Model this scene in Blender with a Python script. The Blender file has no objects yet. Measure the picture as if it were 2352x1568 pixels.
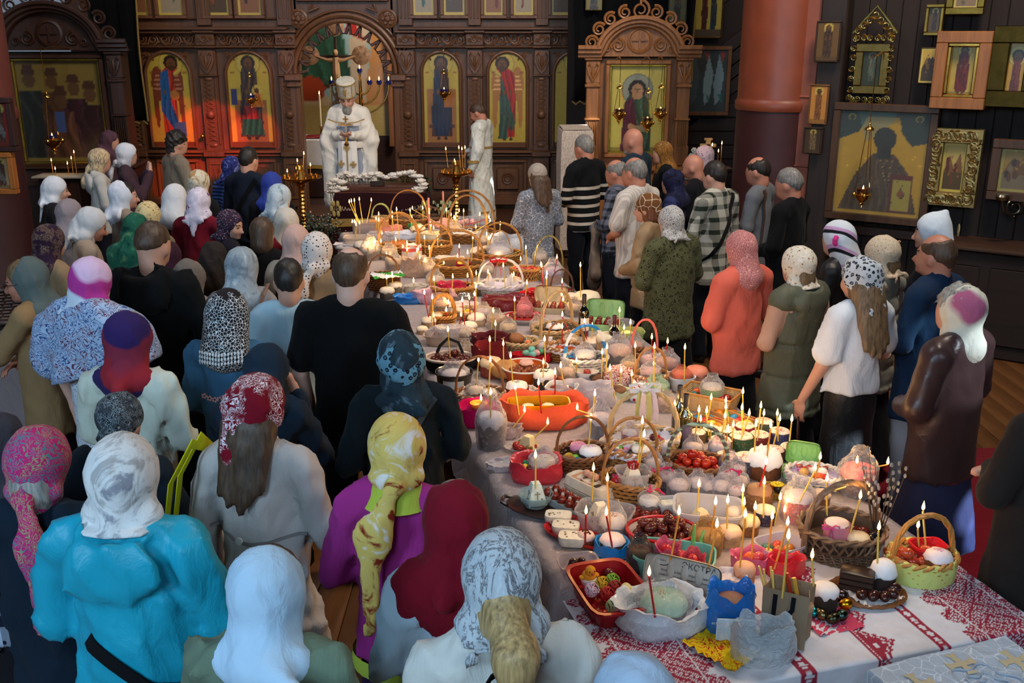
import bpy,bmesh,math,random
import numpy as np
from mathutils import Vector,Matrix
from mathutils.bvhtree import BVHTree
SC=bpy.context.scene
COL=SC.collection
PI=math.pi
RAD=math.radians
rnd=random.Random(7)
EYE=2.85
PITCH=RAD(17.4)
FPX=2287.0
CP,SP=math.cos(PITCH),math.sin(PITCH)
cd=bpy.data.cameras.new('camera');cam=bpy.data.objects.new('camera',cd);COL.objects.link(cam)
cam.location=(0,0,EYE);cam.rotation_euler=(PI/2-PITCH,0,0)
cd.sensor_width=36;cd.lens=FPX/2352*36;cd.clip_end=100;cd.clip_start=.05
SC.camera=cam
SC.view_settings.view_transform='Standard';SC.view_settings.look='None'
SC.view_settings.gamma=1;SC.view_settings.use_curve_mapping=False
SC.view_settings.exposure=0.0
cy=SC.cycles
cy.use_denoising=True;cy.adaptive_threshold=.04;cy.max_bounces=5;cy.diffuse_bounces=2;cy.glossy_bounces=2
cy.transmission_bounces=3;cy.transparent_max_bounces=10;cy.caustics_reflective=False;cy.caustics_refractive=False
cy.use_light_tree=True;cy.sample_clamp_indirect=3
w=bpy.data.worlds.new('world');SC.world=w;w.use_nodes=True
w.node_tree.nodes['Background'].inputs[0].default_value=(.5,.62,.8,1);w.node_tree.nodes['Background'].inputs[1].default_value=.3
def lamp(name,typ,loc,target,power,col,**k):
 d=bpy.data.lights.new(name,typ);d.energy=power;d.color=col
 for a,b in k.items():setattr(d,a,b)
 o=bpy.data.objects.new(name,d);COL.objects.link(o);o.location=loc
 if target is not None:
  o.rotation_euler=(Vector(target)-Vector(loc)).to_track_quat('-Z','Y').to_euler()
 return o
WIN_W=[(-4.6,3.9),(-1.2,4.3),(3.4,4.3)]
lamp('west_window_light','AREA',(-4.6,-2.75,3.9),(-3.6,3.4,.9),380,(.50,.76,1),shape='RECTANGLE',size=1.5,size_y=2.6)
lamp('west_window_light','AREA',(-1.2,-2.75,4.3),(-1.0,4,.9),200,(.52,.77,1),shape='RECTANGLE',size=1.5,size_y=2.6)
lamp('west_window_light','AREA',(3.4,-2.75,4.3),(2.2,6,.9),120,(.72,.88,1),shape='RECTANGLE',size=1.5,size_y=2.6)
lamp('drum_window_light','AREA',(3.2,6.0,8.3),(-1.6,14.5,1.5),560,(1,.86,.70),shape='RECTANGLE',size=1.6,size_y=2.0)
lamp('drum_window_light','AREA',(-3.0,7.0,8.3),(1.6,14.0,1.5),190,(.9,.92,1),shape='RECTANGLE',size=1.6,size_y=2.0)
lamp('altar_window_light','AREA',(-.6,17.2,4.6),(-2.9,19.2,1.6),220,(1,.93,.85),shape='RECTANGLE',size=1.0,size_y=1.6)
lamp('kiosk_window_light','AREA',(4.6,12.2,5.6),(2.4,12.6,1.7),45,(1,.80,.55),shape='RECTANGLE',size=.8,size_y=1.4)
def beam(loc,tgt,power,col,deg,blend=.25,r=.03):
 return lamp('sun_beam','SPOT',loc,tgt,power,col,spot_size=RAD(deg),spot_blend=blend,shadow_soft_size=r)
beam((1.8,3.0,7.6),(-4.55,15.3,1.30),13000,(1,.05,.02),4.2)
beam((1.8,3.2,7.6),(-5.05,15.3,.75),9000,(1,.16,.03),3.0)
beam((2.0,3.2,7.6),(-3.88,15.3,1.30),8000,(1,.10,.05),3.2)
beam((1.6,3.2,7.6),(-5.0,15.3,1.55),4000,(1,.05,.03),3.0)
beam((1.7,3.2,7.6),(-3.35,15.3,2.45),900,(1,.45,.4),3.4,.6)
SUN=Vector((5.0,-2.4,3.6))
for tx,ty,tz,pw,cl,dg_ in((-.30,13.72,.75,5200,(.8,.9,1),2.0),(1.93,5.13,.62,16000,(.75,.9,1),1.3),(1.95,5.12,.38,16000,(.75,.9,1),1.2),(2.05,5.16,.45,14000,(.8,.92,1),1.0),(2.32,4.55,.52,9000,(.6,.78,1),1.6),(2.34,4.57,.36,9000,(.5,.7,1),1.6),(2.30,4.60,1.32,2600,(.8,.9,1),3.4),(2.20,5.45,1.12,2600,(.6,.95,1),1.6),(2.16,5.45,1.0,1500,(.9,.95,1),1.6),(2.75,4.55,.0,5200,(1,.9,.85),2.2)):
 T_=Vector((tx,ty,tz));beam(tuple(T_+SUN),tuple(T_),pw,cl,dg_,.15)
def ray(px,py):
 x=(px-1176)/FPX;y=-(py-784)/FPX
 return(x,CP+y*SP,-SP+y*CP)
def onz(px,py,z=0.0):
 d=ray(px,py);t=(z-EYE)/d[2]
 return(t*d[0],t*d[1])
def aty(px,py,Y):
 d=ray(px,py);t=Y/d[1]
 return Vector((t*d[0],Y,EYE+t*d[2]))
def lin(c):
 return tuple(((x/255)/12.92 if x/255<=.04045 else((x/255+.055)/1.055)**2.4)for x in c[:3])+(1,)
_MC={}
class NT:
 def __init__(s,name):
  s.m=bpy.data.materials.new(name);s.m.use_nodes=True;s.t=s.m.node_tree;s.n=s.t.nodes
  s.b=s.n['Principled BSDF'];s.tc=None
 def new(s,typ,**k):
  n=s.n.new(typ)
  for a,b in k.items():
   if a[0]=='i' and a[1:].isdigit():s.put(n.inputs[int(a[1:])],b)
   else:setattr(n,a,b)
  return n
 def put(s,sock,v):
  if isinstance(v,bpy.types.NodeSocket):s.t.links.new(v,sock)
  else:sock.default_value=v
 def co(s,scale=(1,1,1),rot=(0,0,0)):
  if s.tc is None:s.tc=s.new('ShaderNodeTexCoord')
  mp=s.new('ShaderNodeMapping',i0=s.tc.outputs['Object']);mp.inputs[3].default_value=scale;mp.inputs[2].default_value=rot
  return mp.outputs[0]
 def math(s,op,a,b=0.0,c=None):
  n=s.new('ShaderNodeMath',operation=op,i0=a,i1=b)
  if c is not None:s.put(n.inputs[2],c)
  return n.outputs[0]
 def noise(s,v,scale,det=3,rough=.55,dist=0):
  n=s.new('ShaderNodeTexNoise');s.put(n.inputs['Vector'],v);n.inputs['Scale'].default_value=scale
  n.inputs['Detail'].default_value=det;n.inputs['Roughness'].default_value=rough;n.inputs['Distortion'].default_value=dist
  return n.outputs[0]
 def vor(s,v,scale,feat='F1',rndm=1,out=0):
  n=s.new('ShaderNodeTexVoronoi',feature=feat);s.put(n.inputs['Vector'],v);n.inputs['Scale'].default_value=scale
  if 'Randomness' in n.inputs:n.inputs['Randomness'].default_value=rndm
  return n.outputs[out]
 def ramp(s,f,stops,interp='LINEAR'):
  n=s.new('ShaderNodeValToRGB',i0=f);r=n.color_ramp;r.interpolation=interp
  while len(r.elements)<len(stops):r.elements.new(.5)
  for e,(p,c)in zip(r.elements,stops):e.position=p;e.color=c
  return n.outputs[0]
 def mix(s,f,a,b):
  n=s.new('ShaderNodeMix',data_type='RGBA');s.put(n.inputs[0],f);s.put(n.inputs[6],a);s.put(n.inputs[7],b)
  return n.outputs[2]
 def bump(s,hgt,strength=.3,dist=.01):
  n=s.new('ShaderNodeBump');n.inputs['Strength'].default_value=strength;n.inputs['Distance'].default_value=dist
  s.put(n.inputs['Height'],hgt);s.put(s.b.inputs['Normal'],n.outputs[0])
 def fin(s,col=None,rough=.6,metal=0,spec=.5,**k):
  if col is not None:s.put(s.b.inputs['Base Color'],col)
  s.put(s.b.inputs['Roughness'],rough);s.b.inputs['Metallic'].default_value=metal
  s.b.inputs['Specular IOR Level'].default_value=spec
  for a,b in k.items():s.put(s.b.inputs[a.replace('_',' ')],b)
  return s.m
BLK,WHT=(0,0,0,1),(1,1,1,1)
def mat(col,rough=.6,metal=0,var=.12,sc=6,spec=.5,bump=0,**k):
 key=('mat',col,rough,metal,var,sc,spec,bump,tuple(sorted(k.items())))
 if key in _MC:return _MC[key]
 t=NT('plain');c=lin(col)
 d=tuple(x*(1-var*1.6)for x in c[:3])+(1,);l=tuple(min(1,x*(1+var))for x in c[:3])+(1,)
 f=t.noise(t.co(),sc,4)
 col_=t.ramp(f,[(.3,d),(.7,l)])
 if bump:t.bump(t.noise(t.co(),sc*12,2),bump,.004)
 _MC[key]=t.fin(col_,rough,metal,spec,**k)
 return _MC[key]
def metalm(col,rough=.25):return mat(col,rough,1,.15,14)
def gold():return metalm((226,170,82),.22)
def emit(col,s):
 key=('emit',col,s)
 if key not in _MC:
  t=NT('glow');t.fin(lin(col),.5);t.b.inputs['Emission Color'].default_value=lin(col);t.b.inputs['Emission Strength'].default_value=s
  _MC[key]=t.m
 return _MC[key]
def wood(col,rough=.45,axis=2,sc=1.0,dark=.45):
 key=('wood',col,rough,axis,sc,dark)
 if key in _MC:return _MC[key]
 t=NT('wood');c=lin(col);s=[22*sc]*3;s[axis]=1.6*sc
 f=t.noise(t.co(tuple(s)),1,5,.6,.6)
 g=t.noise(t.co(),1.3,2)
 a=t.ramp(f,[(.25,tuple(x*dark for x in c[:3])+(1,)),(.55,c),(.8,tuple(min(1,x*1.25)for x in c[:3])+(1,))])
 a=t.mix(t.math('MULTIPLY',g,.5),a,tuple(x*.6 for x in c[:3])+(1,))
 t.bump(f,.12,.003)
 _MC[key]=t.fin(a,rough);return _MC[key]
def film(col=(235,235,240),dens=.14,rough=.08,key2=0):
 """thin clear or tinted plastic: mostly see-through with glossy highlights"""
 key=('film',col,dens,rough,key2)
 if key in _MC:return _MC[key]
 t=NT('plastic_film');c=lin(col)
 t.fin(c,rough,spec=.8)
 tr=t.new('ShaderNodeBsdfTransparent');tr.inputs[0].default_value=tuple(.35+.65*x for x in c[:3])+(1,)
 lw=t.new('ShaderNodeLayerWeight');lw.inputs[0].default_value=.35
 cr=t.noise(t.co(),30,3,.6,1.5)
 f=t.math('MULTIPLY_ADD',lw.outputs[1],.55,dens)
 f=t.math('ADD',f,t.math('MULTIPLY',t.ramp(cr,[(.56,BLK),(.7,WHT)]),.22))
 if key2:f=t.math('MULTIPLY_ADD',lw.outputs[1],.12,dens+.03)
 else:t.bump(cr,.8 if dens<.45 else .3,.02)
 ms=t.new('ShaderNodeMixShader');t.put(ms.inputs[0],f);t.t.links.new(tr.outputs[0],ms.inputs[1]);t.t.links.new(t.b.outputs[0],ms.inputs[2])
 t.t.links.new(ms.outputs[0],t.n['Material Output'].inputs[0])
 _MC[key]=t.m;return t.m
def glassm(col,rough=.05):
 key=('glass',col,rough)
 if key not in _MC:
  t=NT('bottle_glass');_MC[key]=t.fin(lin(col),rough,spec=1.0,Coat_Weight=1.0)
 return _MC[key]
def fab(kind,c1,c2=(255,255,255),sc=1.0,c3=None,rough=.85,alpha=None,seed=0,sheen=.03):
 """woven and printed cloth; the print lives in the cloth's own coordinates"""
 key=('fab',kind,c1,c2,sc,c3,rough,alpha,seed,sheen)
 if key in _MC:return _MC[key]
 t=NT('cloth_'+kind);a,b=lin(c1),lin(c2);d=lin(c3)if c3 else b
 mp=t.co((sc,sc,sc),(seed*.7,seed*1.3,seed*.4))
 v=mp;out=None
 if kind=='plain':
  out=t.mix(t.noise(v,4,4),tuple(x*.82 for x in a[:3])+(1,),tuple(min(1,x*1.12)for x in a[:3])+(1,))
 elif kind=='dots':
  out=t.mix(t.ramp(t.vor(v,52,rndm=.45),[(.25,WHT),(.29,BLK)]),b,a)
 elif kind=='leopard':
  q=t.vor(v,34,rndm=.9);q=t.math('ADD',q,t.math('MULTIPLY',t.noise(v,66,2),.35))
  out=t.ramp(q,[(.38,d),(.42,b),(.55,b),(.61,a)],'LINEAR')
 elif kind=='floral':
  q=t.vor(v,30,rndm=.95);n=t.noise(v,44,3,.6,1)
  m1=t.ramp(t.math('ADD',q,t.math('MULTIPLY',n,.4)),[(.42,WHT),(.50,BLK)])
  m2=t.ramp(t.noise(v,24,4,.65,2),[(.56,BLK),(.60,WHT)])
  out=t.mix(m2,t.mix(m1,a,b),d)
 elif kind=='paisley':
  n=t.noise(v,17,3,.5,1.2)
  q=t.math('SINE',t.math('MULTIPLY',n,70))
  m1=t.ramp(q,[(.25,BLK),(.6,WHT)])
  m2=t.ramp(t.noise(v,10,2),[(.48,BLK),(.56,WHT)])
  out=t.mix(m1,a,t.mix(m2,b,d))
 elif kind=='marble':
  n=t.noise(v,7,5,.6,1.8);out=t.ramp(n,[(.37,d),(.45,a),(.55,a),(.63,b)])
 elif kind=='brush':
  n=t.noise(t.co((sc*2,sc*2,sc*.8)),6,5,.7,3.5);out=t.ramp(n,[(.34,d),(.44,b),(.50,a),(.62,a),(.70,d)])
 elif kind=='yoke':
  z=t.new('ShaderNodeSeparateXYZ',i0=mp).outputs[2];out=t.mix(t.math('MULTIPLY',t.ramp(t.math('SINE',t.math('MULTIPLY',z,74)),[(.44,BLK),(.47,WHT)]),t.math('LESS_THAN',z,1.235)),a,b)
 elif kind in('stripes','plaid','vstripes'):
  sp=t.new('ShaderNodeSeparateXYZ',i0=mp);z,x,y=sp.outputs[2],sp.outputs[0],sp.outputs[1]
  xx=t.math('ADD',x,t.math('MULTIPLY',y,.8))
  sz=t.math('SINE',t.math('MULTIPLY',z,62));sx=t.math('SINE',t.math('MULTIPLY',xx,62))
  rz=t.ramp(sz,[(.35,BLK),(.42,WHT)]);rx=t.ramp(sx,[(.35,BLK),(.42,WHT)])
  if kind=='stripes':out=t.mix(rz,b,a)
  elif kind=='vstripes':out=t.mix(rx,b,a)
  else:
   q=t.math('ADD',t.math('MULTIPLY',rz,.5),t.math('MULTIPLY',rx,.5));out=t.ramp(q,[(0,b),(.5,tuple((i+j)/2.3 for i,j in zip(a,b))[:3]+(1,)),(1,a)])
 elif kind=='lines':
  q=t.vor(v,26,'DISTANCE_TO_EDGE');n=t.noise(v,25,2)
  out=t.mix(t.ramp(t.math('ADD',q,t.math('MULTIPLY',n,.06)),[(.045,WHT),(.065,BLK)]),a,b)
 elif kind=='lace':
  q=t.vor(v,46,'DISTANCE_TO_EDGE');q2=t.vor(v,24,rndm=.8);n=t.noise(v,40,2)
  m1=t.ramp(q,[(.03,WHT),(.07,BLK)]);m2=t.ramp(t.math('ADD',q2,t.math('MULTIPLY',n,.25)),[(.25,WHT),(.31,BLK)])
  out=t.mix(t.math('MAXIMUM',m1,m2),a,b)
 elif kind=='knit':
  sp=t.new('ShaderNodeSeparateXYZ',i0=mp)
  q=t.math('MULTIPLY',t.math('SINE',t.math('MULTIPLY',sp.outputs[2],520)),t.math('SINE',t.math('MULTIPLY',t.math('ADD',sp.outputs[0],sp.outputs[1]),520)))
  out=t.mix(t.math('MULTIPLY_ADD',q,.3,.3),a,tuple(x*.35 for x in a[:3])+(1,));t.bump(q,.4,.004)
 elif kind=='bands':
  n=t.noise(t.co((1,1,1)),2.2,2);sp=t.new('ShaderNodeSeparateXYZ',i0=mp)
  q=t.math('ADD',t.math('MULTIPLY',sp.outputs[2],2.2),t.math('MULTIPLY',sp.outputs[0],1.4));q=t.math('FRACT',t.math('ADD',q,t.math('MULTIPLY',n,.6)))
  out=t.ramp(q,[(.0,a),(.42,a),(.46,b),(.62,b),(.66,d),(.82,d),(.86,a)])
 if kind=='leather':out=a;t.bump(t.noise(t.co(),10,4,.6,.6),.25,.015)
 if kind not in('knit','leather'):
  t.bump(t.math('ADD',t.math('MULTIPLY',t.noise(t.co((1,1,.45)),13,4,.55,.8),1.0),t.math('MULTIPLY',t.noise(t.co(),160,2),.06)),.38,.028)
 t.fin(out,rough,spec=.12 if rough>.6 else .4)
 t.b.inputs['Sheen Weight'].default_value=sheen
 if alpha is not None:t.b.inputs['Alpha'].default_value=alpha
 _MC[key]=t.m;return t.m
def vcol(rough=.5,metal=0,bump=0):
 key=('vcol',rough,metal,bump)
 if key not in _MC:
  t=NT('painted');at=t.new('ShaderNodeVertexColor',layer_name='paint')
  n=t.noise(t.co(),22,4)
  c=t.mix(t.math('MULTIPLY',n,.28),at.outputs[0],(.05,.035,.02,1))
  if bump:t.bump(n,bump,.005)
  _MC[key]=t.fin(c,rough,metal)
 return _MC[key]
class MB:
 def __init__(s):s.v=[];s.f=[];s.m=[]
 def add(s,vs,fs,mi=0):
  o=len(s.v);s.v.extend(tuple(map(float,p))for p in vs);s.f.extend(tuple(i+o for i in f)for f in fs);s.m.extend([mi]*len(fs))
  return s
 def box(s,c,sz,rz=0,mi=0,ch=0.0,R=None):
  """box with a small chamfer on its vertical and top edges"""
  x,y,z=(a/2 for a in sz);ch=min(ch,x*.9,y*.9,z*.9)
  M=R if R is not None else Matrix.Rotation(rz,3,'Z')
  if ch<=0:
   P=[(i*x,j*y,k*z)for k in(-1,1)for j in(-1,1)for i in(-1,1)]
   Fc=[(0,2,3,1),(4,5,7,6),(0,1,5,4),(2,6,7,3),(0,4,6,2),(1,3,7,5)]
  else:
   def ringp(e,zz):
    a,b=x-e,y-e
    return[(a-ch,-b,zz),(a,-b+ch,zz),(a,b-ch,zz),(a-ch,b,zz),(-a+ch,b,zz),(-a,b-ch,zz),(-a,-b+ch,zz),(-a+ch,-b,zz)]
   P=ringp(ch,-z)+ringp(0,-z+ch)+ringp(0,z-ch)+ringp(ch,z);Fc=[tuple(range(7,-1,-1)),tuple(range(24,32))]
   for r in range(3):
    for i in range(8):Fc.append((r*8+i,r*8+(i+1)%8,r*8+8+(i+1)%8,r*8+8+i))
  c=Vector(c);return s.add([M@Vector(p)+c for p in P],Fc,mi)
 def rings(s,rs,mi=0,close=True,cap0=False,cap1=False):
  n=len(rs[0]);vs=[p for r in rs for p in r];fs=[]
  for k in range(len(rs)-1):
   for i in range(n if close else n-1):
    j=(i+1)%n;fs.append((k*n+i,k*n+j,k*n+n+j,k*n+n+i))
  if cap0:fs.append(tuple(range(n-1,-1,-1)))
  if cap1:fs.append(tuple(range((len(rs)-1)*n,len(rs)*n)))
  return s.add(vs,fs,mi)
 def lathe(s,prof,n=20,c=(0,0,0),sx=1,sy=1,mi=0,cap0=True,cap1=True,rz=0,wob=None,sq=0):
  rs=[]
  for r,z in prof:
   ring=[]
   for i in range(n):
    a=2*PI*i/n;ca,sa=math.cos(a),math.sin(a)
    q=1.0
    if sq:q=(abs(ca)**sq+abs(sa)**sq)**(-1/sq)
    rr=r*q*(1+(wob(a,z)if wob else 0))
    x,y=rr*ca*sx,rr*sa*sy
    ring.append((c[0]+x*math.cos(rz)-y*math.sin(rz),c[1]+x*math.sin(rz)+y*math.cos(rz),c[2]+z))
   rs.append(ring)
  return s.rings(rs,mi,True,cap0,cap1)
 def tube(s,path,r,n=6,closed=False,mi=0,flat=1.0,up=(0,0,1)):
  P=[Vector(p)for p in path];m=len(P);rs=[];nrm=None
  for i in range(m):
   if closed:t=P[(i+1)%m]-P[i-1]
   else:t=P[min(i+1,m-1)]-P[max(i-1,0)]
   if t.length<1e-9:t=Vector((0,0,1))
   t.normalize()
   if nrm is None:
    nrm=Vector(up);nrm=nrm-t*nrm.dot(t)
    if nrm.length<.1:nrm=Vector((1,0,0));nrm=nrm-t*nrm.dot(t)
   else:nrm=nrm-t*nrm.dot(t)
   nrm.normalize();b=t.cross(nrm);ri=r[i]if isinstance(r,(list,tuple))else r
   rs.append([P[i]+(nrm*math.cos(2*PI*k/n)*flat+b*math.sin(2*PI*k/n))*ri for k in range(n)])
  if closed:rs.append(rs[0]);return s.rings(rs,mi,True)
  return s.rings(rs,mi,True,True,True)
 def ell(s,c,r,n=12,m=8,mi=0,R=None):
  rs=[]
  for k in range(1,m):
   a=PI*k/m-PI/2
   ring=[Vector((math.cos(a)*math.cos(2*PI*i/n)*r[0],math.cos(a)*math.sin(2*PI*i/n)*r[1],math.sin(a)*r[2]))for i in range(n)]
   if R is not None:ring=[R@p for p in ring]
   rs.append([p+Vector(c)for p in ring])
  return s.rings(rs,mi,True,True,True)
 def prism(s,poly,y0,y1,mi=0,plane='xz'):
  """extrude a 2D outline; plane xz extrudes along y, xy along z"""
  n=len(poly)
  if plane=='xz':A=[(p[0],y0,p[1])for p in poly];B=[(p[0],y1,p[1])for p in poly]
  else:A=[(p[0],p[1],y0)for p in poly];B=[(p[0],p[1],y1)for p in poly]
  fs=[tuple(range(n)),tuple(range(2*n-1,n-1,-1))]+[(i,n+i,n+(i+1)%n,(i+1)%n)for i in range(n)]
  return s.add(A+B,fs,mi)
 def build(s,name,mats=None,parent=None,smooth=40,loc=None,rz=None):
  me=bpy.data.meshes.new(name);me.from_pydata(s.v,[],s.f)
  mats=mats if isinstance(mats,(list,tuple))else[mats]
  for m in mats:me.materials.append(m)
  if len(mats)>1:me.polygons.foreach_set('material_index',s.m)
  if smooth:
   me.polygons.foreach_set('use_smooth',[True]*len(s.f))
   if smooth<180:me.set_sharp_from_angle(angle=RAD(smooth))
  return link(name,me,parent,loc,rz)
def link(name,me,parent=None,loc=None,rz=None):
 o=bpy.data.objects.new(name,me);COL.objects.link(o)
 if parent is not None:o.parent=parent
 if loc is not None:o.location=loc
 if rz is not None:o.rotation_euler=(0,0,rz)
 return o
def tag(o,label,cat,group=None,kind=None):
 o['label']=label;o['category']=cat
 if group:o['group']=group
 if kind:o['kind']=kind
 return o
def struct(o):o['kind']='structure';return o
def thing(name,loc,label,cat,group=None,rz=0):
 o=bpy.data.objects.new(name,None);COL.objects.link(o);o.location=loc;o.rotation_euler=(0,0,rz);o.empty_display_size=.05
 return tag(o,label,cat,group)
def part(src,parent,loc=None,rz=None,name=None):
 c=src.copy();c.name=name or src.name.split('.')[0];COL.objects.link(c);c.parent=parent
 for k in('label','category','group'):
  if k in c:del c[k]
 if loc is not None:c.location=loc
 if rz is not None:c.rotation_euler=(0,0,rz)
 return c
def copy_thing(o,loc,rz=None,label=None,group=None,scale=None):
 c=o.copy();COL.objects.link(c);c.location=loc
 if rz is not None:c.rotation_euler=(0,0,rz)
 if scale is not None:c.scale=scale
 if label:c['label']=label
 if group:c['group']=group
 for ch in list(o.children):
  if ch.type=='LIGHT':continue
  d=ch.copy();COL.objects.link(d);d.parent=c
  for g in ch.children:
   e=g.copy();COL.objects.link(e);e.parent=d
 return c
def arc(cx,cz,r,a0,a1,n,y=0):
 return[(cx+r*math.cos(a0+(a1-a0)*i/n),y,cz+r*math.sin(a0+(a1-a0)*i/n))for i in range(n+1)]
class Paint:
 def __init__(s,w,h,nx,ny,bg):
  s.w,s.h,s.nx,s.ny=w,h,nx,ny
  s.x,s.z=np.meshgrid(np.linspace(0,1,nx),np.linspace(0,1,ny))
  s.c=np.empty((ny,nx,3));s.c[:]=lin(bg)[:3];s.a=h/w
 def put(s,m,col,blend=1.0):
  c=np.array(lin(col)[:3]);s.c[m]=s.c[m]*(1-blend)+c*blend
 def el(s,cx,cz,rx,rz,col,b=1.0):s.put(((s.x-cx)/rx)**2+((s.z-cz)/rz)**2<1,col,b)
 def rect(s,x0,z0,x1,z1,col,b=1.0):s.put((s.x>=x0)&(s.x<=x1)&(s.z>=z0)&(s.z<=z1),col,b)
 def poly(s,P,col,b=1.0):
  m=np.zeros(s.x.shape,bool);n=len(P)
  for i in range(n):
   (x0,z0),(x1,z1)=P[i],P[(i+1)%n]
   if z0==z1:continue
   c=((z0>s.z)!=(z1>s.z))&(s.x<(x1-x0)*(s.z-z0)/(z1-z0)+x0);m^=c
  s.put(m,col,b);return m
 def folds(s,m_poly,col,dark,n=5,seed=1,blend=.5):
  """painted drapery strokes inside a polygon"""
  m=s.poly(m_poly,col);q=np.sin(s.x*n*9+np.sin(s.z*11+seed)*2+s.z*6*(seed%3-1))>.45
  s.put(m&q,dark,blend);q2=np.sin(s.x*n*9+np.sin(s.z*11+seed)*2+2.4+s.z*5)>.82
  s.put(m&q2,tuple(min(255,int(a*1.25+30))for a in col),.32)
 def build(s,name,parent,origin,ux,uz,mat_,arch=None):
  """origin = lower left corner; arch = spring height (0..1): above it the panel is a half disc"""
  ox,ux,uz=Vector(origin),Vector(ux),Vector(uz)
  nv=[tuple(ox+ux*(a*s.w)+uz*(b*s.h))for a,b in zip(s.x.ravel(),s.z.ravel())]
  fs=[];R_=.5
  for j in range(s.ny-1):
   for i in range(s.nx-1):
    if arch:
     zc=(s.z[j,i]+s.z[j+1,i])/2;xc=(s.x[j,i]+s.x[j,i+1])/2
     if zc>arch and(xc-.5)**2+((zc-arch)/(1-arch)*.5)**2>R_**2:continue
    a=j*s.nx+i;fs.append((a,a+1,a+s.nx+1,a+s.nx))
  me=bpy.data.meshes.new(name);me.from_pydata(nv,[],fs);me.materials.append(mat_)
  at=me.color_attributes.new('paint','FLOAT_COLOR','POINT')
  at.data.foreach_set('color',np.concatenate([s.c.reshape(-1,3),np.ones((s.nx*s.ny,1))],1).ravel().astype(np.float32))
  return link(name,me,parent)
def text(body,size,mat_,parent,name,loc,rot,depth=.001,align='CENTER',sx=1.0):
 cu=bpy.data.curves.new(name,'FONT');cu.body=body;cu.size=size;cu.align_x=align;cu.extrude=depth;cu.resolution_u=2
 t=bpy.data.objects.new(name,cu);COL.objects.link(t);dg=bpy.context.evaluated_depsgraph_get()
 me=bpy.data.meshes.new_from_object(t.evaluated_get(dg));bpy.data.objects.remove(t)
 me.materials.clear();me.materials.append(mat_)
 o=link(name,me,parent,loc);o.rotation_euler=rot;o.scale=(sx,1,1);return o
 # ====== the church: floor, walls, pillars
W_ICO=wood((112,72,46),.42);W_ICOH=wood((112,72,46),.42,0);W_CARVE=wood((124,80,52),.4)
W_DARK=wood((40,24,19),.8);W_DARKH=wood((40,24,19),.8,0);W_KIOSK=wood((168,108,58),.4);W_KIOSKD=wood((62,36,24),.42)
W_FLOOR=wood((112,72,40),.32,1,.8,.6)
m=MB();m.box((0,5.6,-.06),(20,17.6,.08),0,0);flo=struct(m.build('floor',W_DARK))
pm=MB();pm.box((0,0,0),(.172,17.0,.02),0,0,.004);me_pl=None
for i in range(74):
 x=-6.4+i*.176
 if me_pl is None:o=pm.build('plank',W_FLOOR,flo,40,(x,5.5,-.01));me_pl=o.data
 else:o=link('plank',me_pl,flo,(x,5.5,-.01-.001*(i%3)))
m=MB();m.box((-1.6,14.85,.085),(9.4,1.9,.19),0,0,.012);m.box((-1.6,13.78,.045),(9.2,.3,.10),0,0,.01);struct(m.build('solea_floor',wood((92,54,32),.35,0)))
m=MB();m.box((0,0,0),(1.5,3.6,.012),0,0,.005);cp=m.build('carpet_runner',fab('plain',(120,22,34),rough=.95),None,40,(3.15,4.7,.012),RAD(4));tag(cp,'plain dark red carpet runner lying on the floor beside the right wall','carpet')
m=MB();m.box((0,-3.05,4.6),(20,.1,9.4));struct(m.build('wall_back',W_DARK))
m=MB();m.box((-8.6,5.5,4.6),(.1,17.4,9.4));struct(m.build('wall_left',wood((60,34,26),.5)))
m=MB();m.box((0,5.6,9.3),(20,17.8,.1));struct(m.build('ceiling',W_DARK))
for i,(x,z)in enumerate(WIN_W):
 m=MB()
 for sx in(-.85,.85):m.box((x+sx,-2.96,z),(.12,.1,2.9),0,0,.01)
 for sz in(-1.4,0,1.4):m.box((x,-2.96,z+sz),(1.6,.09,.1),0,0,.01)
 m.box((x,-2.96,z),(.06,.09,2.8),0,0,.01)
 wo=struct(m.build('window_%d'%(i+1),wood((120,80,50))))
 g=MB();g.box((x,-2.985,z),(1.7,.01,2.8));g.build('pane',emit((150,200,235),1.6),wo)
WA=(3.06,10.0);WD=(.839,-.545)
def wall_pt(px,py):
 """point where the ray meets the slanting right wall"""
 d=ray(px,py);n=(WD[1],-WD[0]);t=(WA[0]*n[0]+WA[1]*n[1])/(d[0]*n[0]+d[1]*n[1])
 return Vector((t*d[0],t*d[1],EYE+t*d[2]))
WN=Vector((-.545,-.839,0));WU=Vector((.839,-.545,0))
WRZ=math.atan2(WD[1],WD[0])
m=MB();c=Vector((WA[0],WA[1],0))+WU*3.2-WN*.12;m.box((c.x,c.y,4.6),(7.4,.1,9.4),WRZ);wr=struct(m.build('wall_right',W_DARK))
bd=None
for k in range(46):
 u=-.35+k*.15;p=Vector((WA[0],WA[1],0))+WU*u-WN*.06
 if bd is None:
  m=MB();m.box((0,0,0),(.146,.03,7.0),0,0,.006);bd=m.build('board',W_DARK,wr,40,(p.x,p.y,3.5),WRZ)
 else:part(bd,wr,(p.x,p.y,3.5),WRZ,'board')
m=MB()
for zz,hh in((.95,.10),(.12,.22)):
 c=Vector((WA[0],WA[1],zz))+WU*3.1-WN*.02;m.box(c,(7.0,.06,hh),WRZ,0,.012)
struct(m.build('trim_1',wood((70,42,30),.4,0)))
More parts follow.
